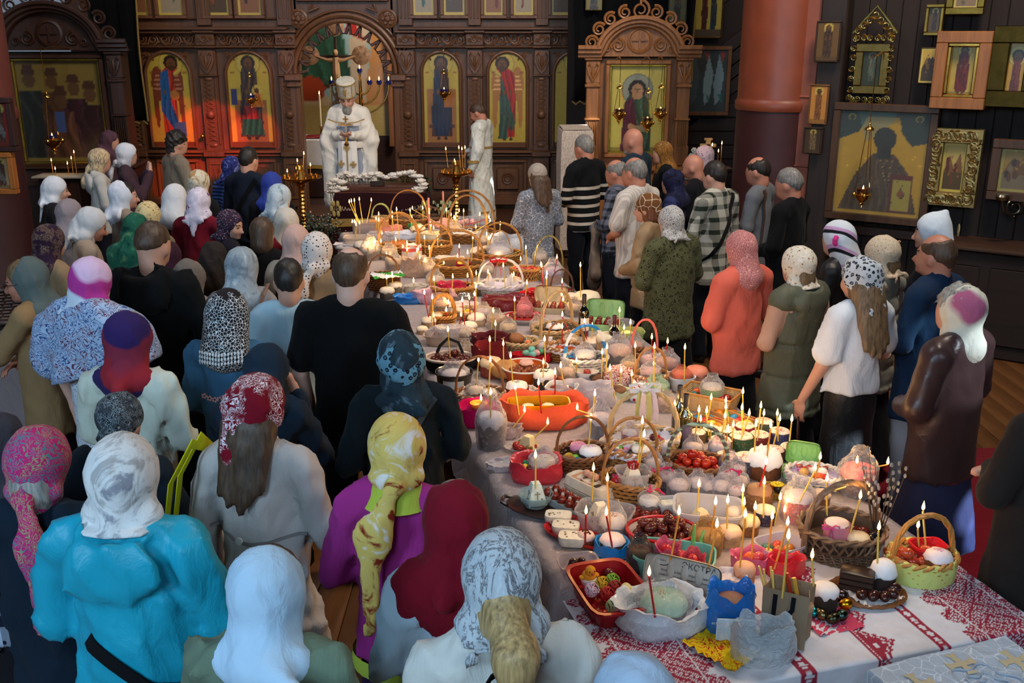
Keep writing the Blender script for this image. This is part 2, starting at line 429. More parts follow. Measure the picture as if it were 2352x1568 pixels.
o=thing('wall_bench',tuple(Vector((WA[0],WA[1],0))+WU*2.9+WN*.27),'long dark wooden chest bench standing along the right wall below the icons','bench',None,WRZ);m=MB();m.box((0,0,.48),(3.4,.46,.96),0,0,.015);[m.box((-1.5+k*.6,-.235,.48),(.52,.02,.7),0,0,.01)for k in range(6)];m.build('body',W_DARKH,o);m=MB();m.box((0,-.01,.98),(3.44,.52,.04),0,0,.012);m.build('ledge',wood((66,42,30),.45,0),o)
m=MB();m.box((8.2,2.2,4.6),(.1,10.5,9.4));struct(m.build('wall_side',W_DARK))
def pillar(name,x,y,r,zb,up,low):
 m=MB();m.lathe([(r*1.12,0),(r*1.12,.16),(r*1.04,.2),(r,.24),(r,zb-.03)],40,(x,y,0),cap1=False)
 o=struct(m.build(name,mat(low,.55,var=.1)))
 m=MB();m.lathe([(r+.012,zb-.03),(r+.02,zb),(r+.02,zb+.05),(r+.005,zb+.07),(r,zb+.09),(r,7.5)],40,(x,y,0),cap0=False)
 m.build('upper_shaft',mat(up,.42,var=.08),o);return o
pillar('pillar_right',2.74,10.45,.43,2.10,(126,58,34),(60,20,20))
pillar('pillar_left',-5.42,10.2,.42,2.02,(104,52,44),(58,22,24))
p=wall_pt(1866,250)+WN*.02
m=MB();m.box((p.x,p.y,3.6),(.26,.16,7.2),WRZ,0,.01)
for zz in(1.55,2.22):m.box((p.x,p.y,zz),(.28,.18,.025),WRZ,0,.008)
struct(m.build('pilaster_wall',mat((138,74,56),.6)))
p=wall_pt(1906,250)+WN*.05
m=MB();m.box((p.x,p.y,3.6),(.25,.2,7.2),WRZ,0,.015);post=struct(m.build('wall_post',wood((46,32,24),.5)))
m=MB();m.box((3.0,14.95,3.5),(4.4,.1,7));wk=struct(m.build('wall_far',W_DARK))
for k in range(30):
 m=MB();z=.12+k*.2
 if k>12 and k<16:continue
 m.box((3.0,14.88,z),(3.4,.03,.19),0,0,.008,R=Matrix.Rotation(RAD(-38 if z>1.9 else 0),3,'Y'));m.build('board',wood((50,32,26),.5,0),wk)
 # ====== painted panels
GOLDBG=(196,168,62)
def saint(P,cx,z0,z1,wd,robe,mantle,seed=1,halo=(206,178,80),skin=(116,74,44),hair=(52,30,20),dark=(20,20,34),wings=None,seated=False,lean=0,beard=True):
 """a generic robed holy figure"""
 h=z1-z0;hz=z1-h*.09;rz=h*.075;rx=rz*P.a;hx=cx+lean
 if wings:
  for s in(-1,1):
   P.el(cx+s*wd*.75,z0+h*.68,wd*.48,h*.2,wings);P.el(cx+s*wd*.98,z0+h*.42,wd*.2,h*.26,wings)
   for q in range(4):P.el(cx+s*wd*.75,z0+h*(.62+.05*q),wd*(.42-.08*q),h*.012,tuple(min(255,a+60)for a in wings))
 P.el(hx,hz,rx*1.95,rz*1.95,tuple(int(a*.8)for a in halo));P.el(hx,hz,rx*1.8,rz*1.8,halo)
 b=.75 if seated else .55
 P.folds([(cx-wd*.5,z0+h*.8),(hx-rx,z0+h*.86),(hx+rx,z0+h*.86),(cx+wd*.5,z0+h*.8),(cx+wd*.62,z0+h*.45),(cx+wd*b,z0+h*.05),(cx-wd*b,z0+h*.05),(cx-wd*.62,z0+h*.45)],robe,dark,5,seed)
 P.folds([(cx-wd*.5,z0+h*.8),(hx-rx*.5,z0+h*.85),(cx+wd*.1,z0+h*.5),(cx+wd*.62,z0+h*.22),(cx+wd*.3,z0+h*.12),(cx-wd*.64,z0+h*.36)],mantle,dark,6,seed+1)
 if seated:
  P.folds([(cx-wd*.7,z0+h*.42),(cx+wd*.7,z0+h*.42),(cx+wd*.75,z0+h*.2),(cx+wd*.35,z0+h*.06),(cx-wd*.4,z0+h*.06),(cx-wd*.75,z0+h*.22)],mantle,dark,6,seed+2)
 P.el(hx,hz+rz*.1,rx*1.12,rz*1.12,hair);P.el(hx,hz-rz*.1,rx*.72,rz*.85,skin);P.el(hx,hz-rz*.7,rx*.6,rz*.45,tuple(int(a*(.7 if beard else 1))for a in skin))
 P.rect(hx-rx*.45,hz,hx+rx*.45,hz+rz*.14,hair,.7);P.rect(hx-rx*.09,hz-rz*.3,hx+rx*.09,hz+rz*.05,tuple(int(a*.75)for a in skin))
 for s in(-1,1):P.el(cx+s*wd*.25,z0+h*.58,wd*.1,h*.03,skin)
 for s in(-1,1):P.el(cx+s*wd*.25,z0+h*.03,wd*.14,h*.02,(60,34,22))
PAINT=vcol(.32)
def picture(name,parent,o,ux,uz,w,h,fn,bg=GOLDBG,n=44,arch=None):
 P=Paint(w,h,n,int(n*h/w)+1,bg);fn(P);return P.build(name,parent,o,ux,uz,PAINT,arch)
def plain_saint(robe,mantle,seed=1,**k):
 def f(P):
  saint(P,.5,.06,.94,.34,robe,mantle,seed,**k);P.rect(0,0,1,.1,(70,52,30),.5)
 return f
def scene_icon(cols,seed):
 def f(P):
  r=random.Random(seed);P.rect(.08,.05,.92,.4,cols[1]);P.poly([(.08,.4),(.3,.75),(.5,.5),(.75,.8),(.92,.4)],cols[0],.8)
  for i in range(7):P.el(r.uniform(.2,.8),r.uniform(.2,.7),.08,.1,r.choice(cols));
  for i in range(6):P.el(r.uniform(.25,.75),r.uniform(.3,.8),.035,.03,(150,100,60))
  for e in((0,0,1,.05),(0,.95,1,1),(0,0,.08,1),(.92,0,1,1)):P.rect(*e,(214,184,84))
 return f
def frame(mb,cx,cz,w,h,y,t,d,mi=0,ch=.006):
 """four mitred-looking bars around an opening, front at -d"""
 mb.box((cx,y-d/2,cz+h/2+t/2),(w+2*t,d,t),0,mi,ch);mb.box((cx,y-d/2,cz-h/2-t/2),(w+2*t,d,t),0,mi,ch)
 for s in(-1,1):mb.box((cx+s*(w/2+t/2),y-d/2,cz),(t,d,h),0,mi,ch)
def spiral(mb,cx,cz,r,turns,y,tr,flip=1,a0=0):
 P=[]
 for i in range(int(14*turns)+1):
  a=a0+flip*2*PI*i/14;q=r*(1-.75*i/(14*turns));P.append((cx+q*math.cos(a),y,cz+q*math.sin(a)))
 mb.tube(P,[tr*(1-.4*i/len(P))for i in range(len(P))],5)
def scrolls(mb,x0,x1,zc,r,y,tr=.014):
 n=max(1,round((x1-x0)/(r*2.1)));st=(x1-x0)/n
 for i in range(n):
  cx=x0+st*(i+.5);f=1 if i%2 else-1
  spiral(mb,cx,zc,r*.9,1.6,y,tr,f,-PI/2*f)
  mb.tube([(cx-st*.5,y,zc-f*r*.8),(cx-st*.25,y,zc+f*r*.4),(cx,y,zc+f*r*.9),(cx+st*.5,y,zc+f*r*.7)],tr,5)
  mb.ell((cx+st*.4,y,zc-f*r*.4),(r*.35,.012,r*.18),8,5)
def leafpair(mb,cx,cz,w,h,y,tr=.012):
 for s in(-1,1):
  mb.tube([(cx,y,cz-h/2),(cx+s*w*.3,y-.008,cz-h*.1),(cx+s*w*.48,y,cz+h*.3),(cx+s*w*.3,y,cz+h*.5),(cx+s*w*.18,y,cz+h*.3)],[tr,tr*1.5,tr,tr,tr*.6],5)
 mb.ell((cx,y,cz),(w*.12,.02,h*.38),8,6)
 # ====== iconostasis
IY=15.5
def IX(px):return(px-1176)*.00662
ic=thing('iconostasis',(0,0,0),'tall carved brown wooden icon screen with an open arched gateway','icon screen')
ARX,ARW,ARZ,ARR=IX(799),.70,2.22,.73
def bays():
 return[(IX(396),.70),(IX(578),.70),(IX(1015),.60),(IX(1166),.62),(IX(1318),.66)]
PIL=[(IX(315),.2),(IX(488),.26),(IX(668),.28),(IX(938),.26),(IX(1092),.24),(IX(1243),.24),(IX(1395),.24)]
m=MB();L_,R_=-6.6,1.75
m.box(((L_+ARX-ARW)/2,IY+.1,2.1),(ARX-ARW-L_,.16,4.2));m.box(((R_+ARX+ARW)/2,IY+.1,2.1),(R_-ARX-ARW,.16,4.2))
poly=[(ARX-ARW,4.2)]+[(ARX-ARR*math.cos(PI*i/24),ARZ+ARR*1.02*math.sin(PI*i/24))for i in range(25)]+[(ARX+ARW,4.2)]
for i in range(24):
 a,b=poly[1+i],poly[2+i];m.prism([a,b,(b[0],4.2),(a[0],4.2)],IY+.02,IY+.18)
m.build('back_panel',W_ICO,ic)
m=MB()
for(x0,x1)in((L_,ARX-ARW-.12),(ARX+ARW+.12,R_)):
 for zz,hh,dp in((2.86,.05,.20),(2.81,.05,.15),(2.60,.035,.12),(1.06,.05,.14),(1.01,.05,.10),(.30,.12,.12),(3.0,.03,.05)):m.box(((x0+x1)/2,IY-dp/2+.02,zz),(x1-x0,dp,hh),0,0,.014)
m.build('cornice',W_ICOH,ic)
for(cx,wd)in PIL:
 m=MB();m.box((cx,IY-.02,1.8),(wd,.1,1.5),0,0,.01);m.box((cx,IY-.05,2.82),(wd+.07,.20,.05),0,0,.012);m.box((cx,IY-.05,2.60),(wd+.05,.18,.04),0,0,.012);m.box((cx,IY-.05,2.19),(wd+.03,.15,.03),0,0,.01)
 m.box((cx,IY-.03,2.71),(wd+.02,.14,.18),0,0,.01);m.box((cx,IY-.05,1.03),(wd+.06,.2,.09),0,0,.014);m.box((cx,IY-.03,.6),(wd+.02,.14,.78),0,0,.012)
 for s in(-1,1):m.box((cx+s*(wd/2-.025),IY-.08,1.66),(.03,.03,.98),0,0,.006)
 m.box((cx,IY-.01,3.5),(wd*.8,.10,1.2),0,0,.01)
 for k in(-1,0,1):m.box((cx+k*wd*.22,IY-.065,3.5),(wd*.1,.02,1.0),0,0,.005)
 pl=m.build('pilaster',W_ICO,ic)
 m=MB();n=13;ww=wd*.26
 for i in range(n):
  z0=1.22+i*.068
  for s in(-1,1):m.tube([(cx-s*ww,IY-.075,z0),(cx,IY-.09,z0+.034),(cx+s*ww,IY-.075,z0+.068)],.013,5)
 for z0 in(1.16,2.14):m.ell((cx,IY-.08,z0),(ww,.02,.03),10,5)
 m.build('lattice',W_CARVE,pl)
 m=MB();m.ell((cx,IY-.09,1.62),(.065,.06,.065),14,8);m.build('boss',W_CARVE,pl)
 m=MB();sh=[(cx-wd*.42,2.55),(cx+wd*.42,2.55),(cx+wd*.45,2.4),(cx+wd*.22,2.27),(cx,2.21),(cx-wd*.22,2.27),(cx-wd*.45,2.4)]
 m.prism(sh,IY-.11,IY-.04);leafpair(m,cx,2.40,wd*.72,.24,IY-.125);m.build('capital_shield',W_CARVE,pl)
 m=MB();spiral(m,cx,2.71,.06,1.8,IY-.115,.012);spiral(m,cx-wd*.3,2.71,.035,1.4,IY-.115,.01,-1);spiral(m,cx+wd*.3,2.71,.035,1.4,IY-.115,.01);m.build('carved_block',W_CARVE,pl)
 m=MB();frame(m,cx,.62,wd*.5,.5,IY-.09,.03,.03);leafpair(m,cx,.62,wd*.45,.4,IY-.11);m.build('plinth_carving',W_CARVE,pl)
def big_icon(k,cx,w):
 pn=MB();zb,zt=1.14,2.52;n=20
 pr=[(cx-w/2-.01,IY-.05,zb-.01)]+[(cx-(w/2+.01)*math.cos(PI*i/n),IY-.05,zt-w/2+(w/2+.01)*math.sin(PI*i/n))for i in range(n+1)]+[(cx+w/2+.01,IY-.05,zb-.01)]
 pn.tube(pr,.026,6,True);pn.tube([(a,b-.02,c)for a,b,c in pr],.012,5,True)
 for s in(-1,1):
  x=cx+s*w*.46
  for q in range(3):pn.tube(arc(x-s*.03*q,2.47-.035*q,.05,PI/2-s*.9,PI/2+s*1.4,7,IY-.045),.01,5)
 ip=pn.build('icon_moulding',W_CARVE,ic)
 def f(P):
  if k==0:saint(P,.46,.05,.97,.3,(196,60,40),(36,98,160),3,wings=(126,62,36),lean=.12);P.el(.6,.55,.11,.055,(190,120,60));P.rect(.55,.1,.8,.26,(52,98,150))
  elif k==1:
   P.rect(.12,.05,.88,.5,(150,96,52));P.rect(.05,.45,.2,.62,(60,60,110));saint(P,.5,.06,.97,.36,(52,36,44),(48,34,40),2,seated=True,dark=(110,90,60));P.folds([(.22,.12),(.8,.12),(.7,.3),(.3,.3)],(34,92,72),(12,40,34));P.folds([(.28,.3),(.66,.3),(.62,.44),(.34,.44)],(150,36,34),(60,10,14));P.el(.66,.6,.11,.06,(206,178,80));P.el(.66,.6,.05,.03,(90,54,34));P.folds([(.55,.42),(.8,.42),(.74,.57),(.6,.57)],(206,120,50),(120,60,20))
  elif k==2:
   P.rect(.1,.04,.9,.62,(168,108,52));P.rect(.14,.2,.86,.24,(90,50,26));saint(P,.5,.06,.97,.38,(72,34,34),(18,40,74),4,seated=True);P.rect(.56,.42,.82,.58,(176,104,40))
  elif k==3:saint(P,.5,.05,.96,.34,(176,30,26),(52,84,74),5,wings=(176,116,54),lean=-.14);P.folds([(.25,.08),(.5,.08),(.5,.32),(.3,.36)],(52,84,74),(20,36,34))
  else:saint(P,.55,.05,.97,.34,(180,30,28),(40,84,84),6,dark=(12,40,44));P.rect(.3,.12,.85,.22,(206,190,150));P.rect(.32,.05,.8,.12,(60,50,44))
  P.rect(0,0,1,.045,(104,58,34));
  for q in(.12,.88):P.rect(q-.05,.78,q+.05,.80,(140,60,30),.7)
 picture('icon',ip,(cx-w/2,IY-.03,zb),(1,0,0),(0,0,1),w,zt-zb,f,arch=1-w/2/(zt-zb))
for k,(cx,w)in enumerate(bays()):
 big_icon(k,cx,w*.93)
 m=MB();scrolls(m,cx-w/2-.08,cx+w/2+.08,2.705,.085,IY-.03);m.build('carved_frieze',W_CARVE,ic)
 m=MB();frame(m,cx,.64,w*.8,.5,IY+.02,.045,.05);m.box((cx,IY-.01,.64),(w*.55,.04,.34),0,0,.015);spiral(m,cx,.64,.1,2,IY-.04,.016);m.build('lower_panel',W_ICO,ic)
 if k==0:q=MB();q.ell((IX(465),IY-.12,1.30),(.035,.035,.035),14,8);q.tube([(IX(465),IY-.1,1.30),(IX(465),IY,1.30)],.012,8);q.build('door_knob',gold(),ic)
for i,(a,b)in enumerate([(303,370),(385,447),(487,550),(562,622),(952,1006),(1020,1075),(1110,1160),(1176,1228),(1260,1312)]):
 cx,w=IX((a+b)/2),(b-a)*.00662-.05
 m=MB();frame(m,cx,3.42,w,.74,IY-.0,.05,.07);fr=m.build('icon_frame',W_CARVE,ic)
 cs=[[(120,40,30),(150,96,60),(60,40,34)],[(60,90,80),(170,150,120),(120,50,40)],[(150,80,40),(90,66,40),(180,130,80)]][i%3]
 picture('feast_icon',fr,(cx-w/2,IY-.02,3.05),(1,0,0),(0,0,1),w,.74,scene_icon(cs,i),n=26)
m=MB()
for r0,tr,yy in((ARR+.10,.04,IY-.05),(ARR+.02,.035,IY-.08),(ARR+.17,.02,IY-.02)):m.tube(arc(ARX,ARZ,r0,0,PI,30,yy),tr,8)
for s in(-1,1):
 m.box((ARX+s*(ARR+.06),IY-.04,2.16),(.24,.2,.1),0,0,.015);m.box((ARX+s*(ARR+.05),IY-.02,1.1),(.14,.14,2.05),0,0,.012);m.box((ARX+s*(ARR+.05),IY-.05,2.05),(.2,.18,.05),0,0,.01)
m.build('gate_arch',W_CARVE,ic)
m=MB()
for i in range(13):
 a0=PI*i/13;a1=PI*(i+1)/13;am=(a0+a1)/2;r=ARR-.05
 c=(ARX+(r-.0)*math.cos(am),ARZ+r*math.sin(am));m.tube([(ARX+(r+.03)*math.cos(a0),IY-.03,ARZ+(r+.03)*math.sin(a0)),(ARX+(r-.11)*math.cos(am-.06),IY-.03,ARZ+(r-.11)*math.sin(am-.06)),(ARX+(r-.11)*math.cos(am+.06),IY-.03,ARZ+(r-.11)*math.sin(am+.06)),(ARX+(r+.03)*math.cos(a1),IY-.03,ARZ+(r+.03)*math.sin(a1))],.022,6)
m.build('arch_fretwork',wood((92,54,32),.4),ic)
m=MB();m.box((ARX,IY-.03,3.42),(1.36,.06,.36),0,0,.012);scrolls(m,ARX-.62,ARX+.62,3.42,.13,IY-.065,.018);m.build('gate_frieze',W_CARVE,ic)
for s in(-1,1):
 m=MB();m.lathe([(.14,0),(.14,.02),(.11,.035),(.10,.02),(.05,.03),(.03,.06),(0,.065)],20)
 for q in range(6):m.ell((.07*math.cos(q*PI/3),.07*math.sin(q*PI/3),.03),(.03,.03,.02),8,5)
 o=m.build('rosette',W_CARVE,ic,40,(ARX+s*.66,IY-.02,3.0));o.rotation_euler=(PI/2,0,0)
 m=MB();leafpair(m,ARX+s*.82,2.6,.22,.4,IY-.04,.016);m.tube([(ARX+s*.35,IY-.04,3.16),(ARX+s*.5,IY-.05,3.1),(ARX+s*.45,IY-.04,3.2)],.02,6);m.build('spandrel_leaf',W_CARVE,ic)
def mural(P):
 P.rect(0,0,.55,1,(206,176,130));P.rect(.55,0,1,1,(188,128,72));P.el(.55,.62,.3,.42,(150,176,172));P.poly([(.62,.35),(.78,.2),(.85,.95),(.7,.98)],(196,170,140))
 saint(P,.35,.3,1.02,.24,(44,84,62),(52,96,72),3,dark=(18,40,30));P.folds([(.05,.36),(.65,.36),(.58,.66),(.1,.66)],(40,82,60),(16,40,28));P.poly([(.6,.66),(.8,.6),(.7,.72),(.66,.78)],(176,40,34));P.rect(.3,.85,.5,.99,(190,160,84));P.rect(.45,.85,.52,.99,(170,40,30))
 P.el(.25,.3,.14,.08,(170,60,30));P.rect(0,0,1,.2,(190,160,90))
for nm_,c_,z_ in(('wall_sanctuary',(-2.4,19.5,2.5),(5.4,.1,5)),('wall_sanctuary_left',(-4.9,17.6,2.5),(.1,3.8,5)),('wall_sanctuary_right',(.1,17.6,2.5),(.1,3.8,5)),('ceiling_sanctuary',(-2.4,17.6,4.95),(5,3.8,.1)),('floor_sanctuary',(-2.4,17.6,.06),(5,3.8,.12))):
 m=MB();m.box(c_,z_);q=struct(m.build(nm_,wood((60,34,26),.5,0)))
 if nm_=='wall_sanctuary':wsn=q
picture('mural',wsn,(-4.3,19.44,.9),(1,0,0),(0,0,1),1.95,2.9,mural,(200,180,150),50)
for k in range(9):
 m=MB();m.box((-1.55,19.40,.9+k*.36),(1.5,.03,.34),0,0,.01,R=Matrix.Rotation(RAD(32),3,'Y'));m.build('board',wood((74,42,32),.5,0),wsn)
m=MB();m.box((-2.30,19.36,2.3),(.09,.1,3.2),0,0,.01);m.build('post',wood((150,92,48),.5),wsn)
def hung_icon(name,label,c,w,h,fn,frame_mat,t=.05,d=.06,bg=GOLDBG,n=30,ux=Vector((1,0,0)),nrm=Vector((0,-1,0)),glass=False,inner=None,cat='icon',tilt=0):
 """a framed icon centred at c on a wall; ux runs along the wall, nrm leaves it"""
 o=thing(name,c,label,cat,None,math.atan2(ux.y,ux.x));o.rotation_euler=(tilt,0,math.atan2(ux.y,ux.x))
 m=MB();frame(m,0,0,w,h,0,t,d);m.box((0,-.008,0),(w+t,.012,h+t))
 m.build('frame',frame_mat,o)
 if inner is not None:
  q=MB();frame(q,0,0,w-.06,h-.06,-.01,.03,d*.7);q.build('gilt_slip',inner,o)
 picture('painted_panel',o,(-w/2,-.022,-h/2),(1,0,0),(0,0,1),w,h,fn,bg,n)
 if glass:
  g=MB();g.box((0,-d*.75,0),(w,.004,h));g.build('glass_cover',film((235,240,240),.0,.02,1),o)
 return o
def half_saint(robe,mantle,seed=1,extra=None,**k):
 def f(P):
  saint(P,.5,-.55,.86,.44,robe,mantle,seed,**k)
  if extra:extra(P)
 return f
hung_icon('sanctuary_icon','gilt framed icon high on the sanctuary wall behind the gate arch',Vector((-1.78,19.375,3.25)),.42,.55,half_saint((90,40,30),(70,40,30)),gold(),.07)
hung_icon('sanctuary_icon','small square silver icon of a mother on the dark sanctuary boards',Vector((-1.78,19.375,2.42)),.36,.46,half_saint((110,70,50),(90,50,40),2),metalm((170,160,140),.4),.05,bg=(170,160,130))
hung_icon('sanctuary_icon','smallest gold edged dark icon low on the sanctuary boards',Vector((-1.72,19.375,1.60)),.24,.34,plain_saint((50,46,40),(60,56,44),3),gold(),.035,bg=(60,66,60))
al=thing('altar_table',(-3.0,17.3,.12),'altar table under a white cloth seen through the gateway','altar')
m=MB();m.box((0,0,.46),(1.15,.9,.92),0,0,.02);m.build('body',wood((60,34,26),.45),al)
m=MB();m.box((0,0,.955),(1.2,.95,.03),0,0,.012)
rs=[]
for zz,e in((.96,.0),(.8,.012),(.55,.02)):
 rs.append([(x*(1+e),y*(1+e)-.0,zz+.012*math.sin(i*1.7))for i,(x,y)in enumerate([(.605*a,.48*b)for a,b in[(-1,-1),(-.5,-1),(0,-1),(.5,-1),(1,-1),(1,0),(1,1),(0,1),(-1,1),(-1,0)]])])
m.rings(rs,0,True);m.build('white_cloth',fab('plain',(236,230,226)),al)
m=MB();m.rings([[(p[0]*1.004,p[1]*1.004,p[2]-.0)for p in rs[2]],[(p[0]*1.004,p[1]*1.004,p[2]-.06)for p in rs[2]]],0,True);m.build('gold_hem',fab('plain',(190,150,70),rough=.4),al)
tag(MB().box((0,0,.02),(.30,.22,.04),.3,0,.01).box((0,0,.045),(.2,.12,.012),.3,0,.004).build('altar_book',mat((150,44,36),.5),None,40,(-3.35,17.1,1.10)),'red covered book lying on the white altar cloth','book')
tab=thing('tabernacle',(-2.92,17.2,1.09),'gilded tower shaped tabernacle under a glass case on the altar','tabernacle')
m=MB();m.box((0,0,.03),(.42,.3,.06),0,0,.01);m.build('base',wood((80,50,30)),tab)
m=MB();m.box((0,0,.3),(.14,.12,.5),0,0,.02)
for zz,s in((.58,.10),(.70,.07),(.82,.045)):m.lathe([(s,-.04),(s*1.1,0),(s*.5,.06),(s*.3,.09)],10,(0,0,zz))
m.box((0,0,.98),(.012,.012,.12));m.box((0,0,.99),(.06,.012,.012));m.build('tower',gold(),tab)
m=MB()
for s in(-1,1):
 for q in(-1,1):m.tube([(s*.17,q*.11,.06),(s*.1,q*.08,.86)],.008,6)
m.lathe([(.12,0),(.13,.02),(.04,.06)],12,(0,0,.86));m.build('case_frame',gold(),tab)
m=MB();m.lathe([(.205,.07),(.13,.86)],4,rz=PI/4,cap0=False,cap1=False);m.build('glass_case',film((240,240,235),.06),tab)
def mini_flame(parent,x,y,z,s=1.0,power=None):
 m=MB();m.lathe([(0,0),(.006*s,.006*s),(.0085*s,.014*s),(.006*s,.026*s),(.002*s,.04*s),(0,.046*s)],8);o=m.build('flame',FLAME,parent,180,(x,y,z))
 if power:
  d=bpy.data.lights.new('flame_light','POINT');d.energy=power;d.color=(1,.56,.20);d.shadow_soft_size=.02
  l=bpy.data.objects.new('flame_light',d);COL.objects.link(l);l.parent=parent;l.location=(x,y,z+.03*s)
 return o
FLAME=emit((255,206,120),9)
mn=thing('seven_branch_candlestick',(-2.72,18.4,.12),'gilded seven branched candlestick behind the altar with blue glass lamps','candlestick')
m=MB();m.lathe([(.2,0),(.2,.03),(.05,.1),(.03,.3),(.05,.6),(.03,.9),(.04,1.3),(.02,2.0)],14)
for q in(1,2,3):
 m.tube([(s*.17*q*math.cos(PI/2*(1-abs(s))),0,0)for s in()]or arc(0,1.78,.17*q,PI,2*PI,16),.016,6)
m.build('stem',gold(),mn)
for q in range(-3,4):
 m=MB();m.lathe([(.03,0),(.05,.04),(.045,.08),(.02,.09)],12);m.build('lamp_cup',glassm((26,34,110)),mn,40,(q*.17,0,1.78+(.2 if q==0 else 0)))
 mini_flame(mn,q*.17,0,1.87+(.2 if q==0 else 0),1.3)
cx_=thing('altar_cross',(-3.18,18.7,.12),'tall standing crucifix with three painted medallions behind the altar','crucifix')
m=MB();m.box((0,0,1.3),(.05,.04,2.6),0,0,.01);m.box((0,0,2.25),(.86,.04,.07),0,0,.01);m.lathe([(.2,0),(.2,.06),(.05,.12)],12);m.build('cross',wood((52,34,26)),cx_)
for(x,z)in((-.46,2.28),(.46,2.28),(0,2.78)):
 m=MB();m.lathe([(.17,0),(.17,.03),(.15,.04),(0,.045)],24);o=m.build('medallion',mat((150,110,78),.5,var=.4,sc=18),cx_,40,(x,-.02,z));o.rotation_euler=(PI/2,0,0)
m=MB();m.ell((0,-.05,2.33),(.05,.05,.06),10,8);m.tube([(0,-.05,2.25),(0,-.06,2.0),(.02,-.06,1.85)],[.06,.075,.06],8);m.tube([(-.36,-.05,2.27),(-.15,-.06,2.2),(0,-.05,2.2),(.15,-.06,2.2),(.36,-.05,2.27)],[.018,.03,.05,.03,.018],8);m.tube([(.02,-.06,1.85),(.05,-.09,1.6),(.0,-.06,1.35)],[.06,.045,.03],8);m.build('painted_figure',mat((176,134,94),.5),cx_)
for x in(-.28,.28):
 t=thing('altar_candle',(-2.92+x,17.0,1.09),'white altar candle on a small gilt stick, '+('west' if x<0 else 'east')+' of the tabernacle','candle')
 m=MB();m.lathe([(.05,0),(.05,.01),(.012,.03),(.02,.1),(.012,.18),(.03,.2),(.03,.21)],12);m.build('stick',gold(),t)
 m=MB();m.lathe([(.016,.21),(.016,.72),(.004,.725)],10);m.build('wax',mat((236,214,170),.4),t);mini_flame(t,0,0,.73,1.3)
def kiosk(name,label,loc,rz,wd,col,fn,bg,crest=True,icon_w=.72,iz=(1.30,2.42),sc=1.0):
 k=thing(name,loc,label,'shrine',None,rz);k.scale=(sc,)*3
 hw=wd/2
 m=MB();m.box((0,.16,1.25),(wd*.9,.3,2.5),0,0,.01);m.box((0,-.02,.55),(wd,.5,1.1),0,0,.015);m.box((0,-.04,1.12),(wd*1.04,.56,.05),0,0,.015);m.box((0,-.04,.08),(wd*1.05,.56,.16),0,0,.015)
 frame(m,0,.58,wd*.62,.62,-.27,.05,.03);m.build('body',col,k)
 for s in(-1,1):
  x=s*(hw-.15);m=MB();m.box((x,-.05,1.28),(.19,.18,.26),0,0,.01);m.box((x,-.05,1.95),(.16,.15,1.1),0,0,.01);m.box((x,-.06,2.16),(.2,.19,.04),0,0,.01);m.box((x,-.06,2.5),(.22,.2,.06),0,0,.012);m.box((x,-.05,2.33),(.18,.16,.28),0,0,.01);m.box((x,-.06,1.74),(.2,.19,.03),0,0,.01)
  for q in range(6):m.box((x-.06+q*.024,-.135,1.45),(.011,.02,.52),0,0,.003)
  m.box((x,-.05,1.45),(.17,.15,.56),0,0,.01);leafpair(m,x,2.33,.15,.22,-.145,.012);m.build('column',col,k)
 m=MB();R0=hw*.68;n=22
 for q,(dr,dy,th)in enumerate(((0,-.2,.035),(.05,-.24,.03),(-.05,-.16,.03))):
  P=[(-hw*1.06,dy,2.58+dr),(-R0*.98,dy,2.58+dr)]+[(-(R0+dr)*math.cos(PI*(i+2)/(n+4)),dy,2.52+(R0+dr)*.86*math.sin(PI*(i+2)/(n+4)))for i in range(n+1)]+[(R0*.98,dy,2.58+dr),(hw*1.06,dy,2.58+dr)]
  m.tube(P,th,6)
 prf=[(-hw*1.02,2.52),(-R0,2.56)]+[(-R0*math.cos(PI*i/n),2.52+R0*.86*math.sin(PI*i/n))for i in range(1,n)]+[(R0,2.56),(hw*1.02,2.52)]
 m.prism(prf,-.10,.2);m.build('arched_pediment',col,k)
 m=MB();m.lathe([(.16,0),(.16,.02),(.13,.03),(.12,.015),(0,.015)],24,(0,0,0));m2=MB()
 for p in m.v:m2.v.append((p[0],-.10-p[2],p[1]+2.72))
 m2.f=m.f;m2.m=m.m;m2.box((0,-.13,2.72),(.02,.02,.2));m2.box((0,-.13,2.72),(.2,.02,.02))
 for s in(-1,1):spiral(m2,s*.27,2.66,.085,1.8,-.12,.016,s,PI/2);spiral(m2,s*.4,2.62,.05,1.5,-.12,.013,-s)
 m2.build('carved_medallion',col,k)
 if crest:
  m=MB()
  for i in range(9):
   a=PI*(i+1)/10;r=R0+.14;spiral(m,-r*math.cos(a),2.52+r*.88*math.sin(a),.085 if i!=4 else .12,1.7,-.08,.018,1 if i<4 else-1,a)
  m.box((0,-.08,2.52+R0+.3),(.03,.03,.34),0,0,.005);m.build('openwork_crest',col,k)
 zc,hh=(iz[0]+iz[1])/2,iz[1]-iz[0]
 m=MB();frame(m,0,zc,icon_w,hh,.0,.055,.10,0,.012);m.build('icon_case',col,k)
 m=MB();frame(m,0,zc,icon_w-.05,hh-.05,.0,.028,.06,0,.006);m.build('gilt_border',metalm((190,160,70),.35),k)
 picture('icon',k,(-icon_w/2,-.012,iz[0]),(1,0,0),(0,0,1),icon_w,hh,fn,bg,54)
 return k
def pante(P):
 P.rect(0,0,1,.06,(150,128,50));saint(P,.5,-.42,.83,.44,(58,84,52),(92,26,46),2,halo=(150,150,130),skin=(190,140,96),hair=(40,26,18),dark=(34,14,20),beard=False);P.el(.42,.3,.07,.03,(190,140,96));P.rect(.48,.24,.72,.32,(150,130,90))
kiosk('icon_shrine','light brown carved shrine with an arched crest holding an icon of a young saint',(1.62,13.25,.0),RAD(-3),1.46,W_KIOSK,pante,(206,186,84))
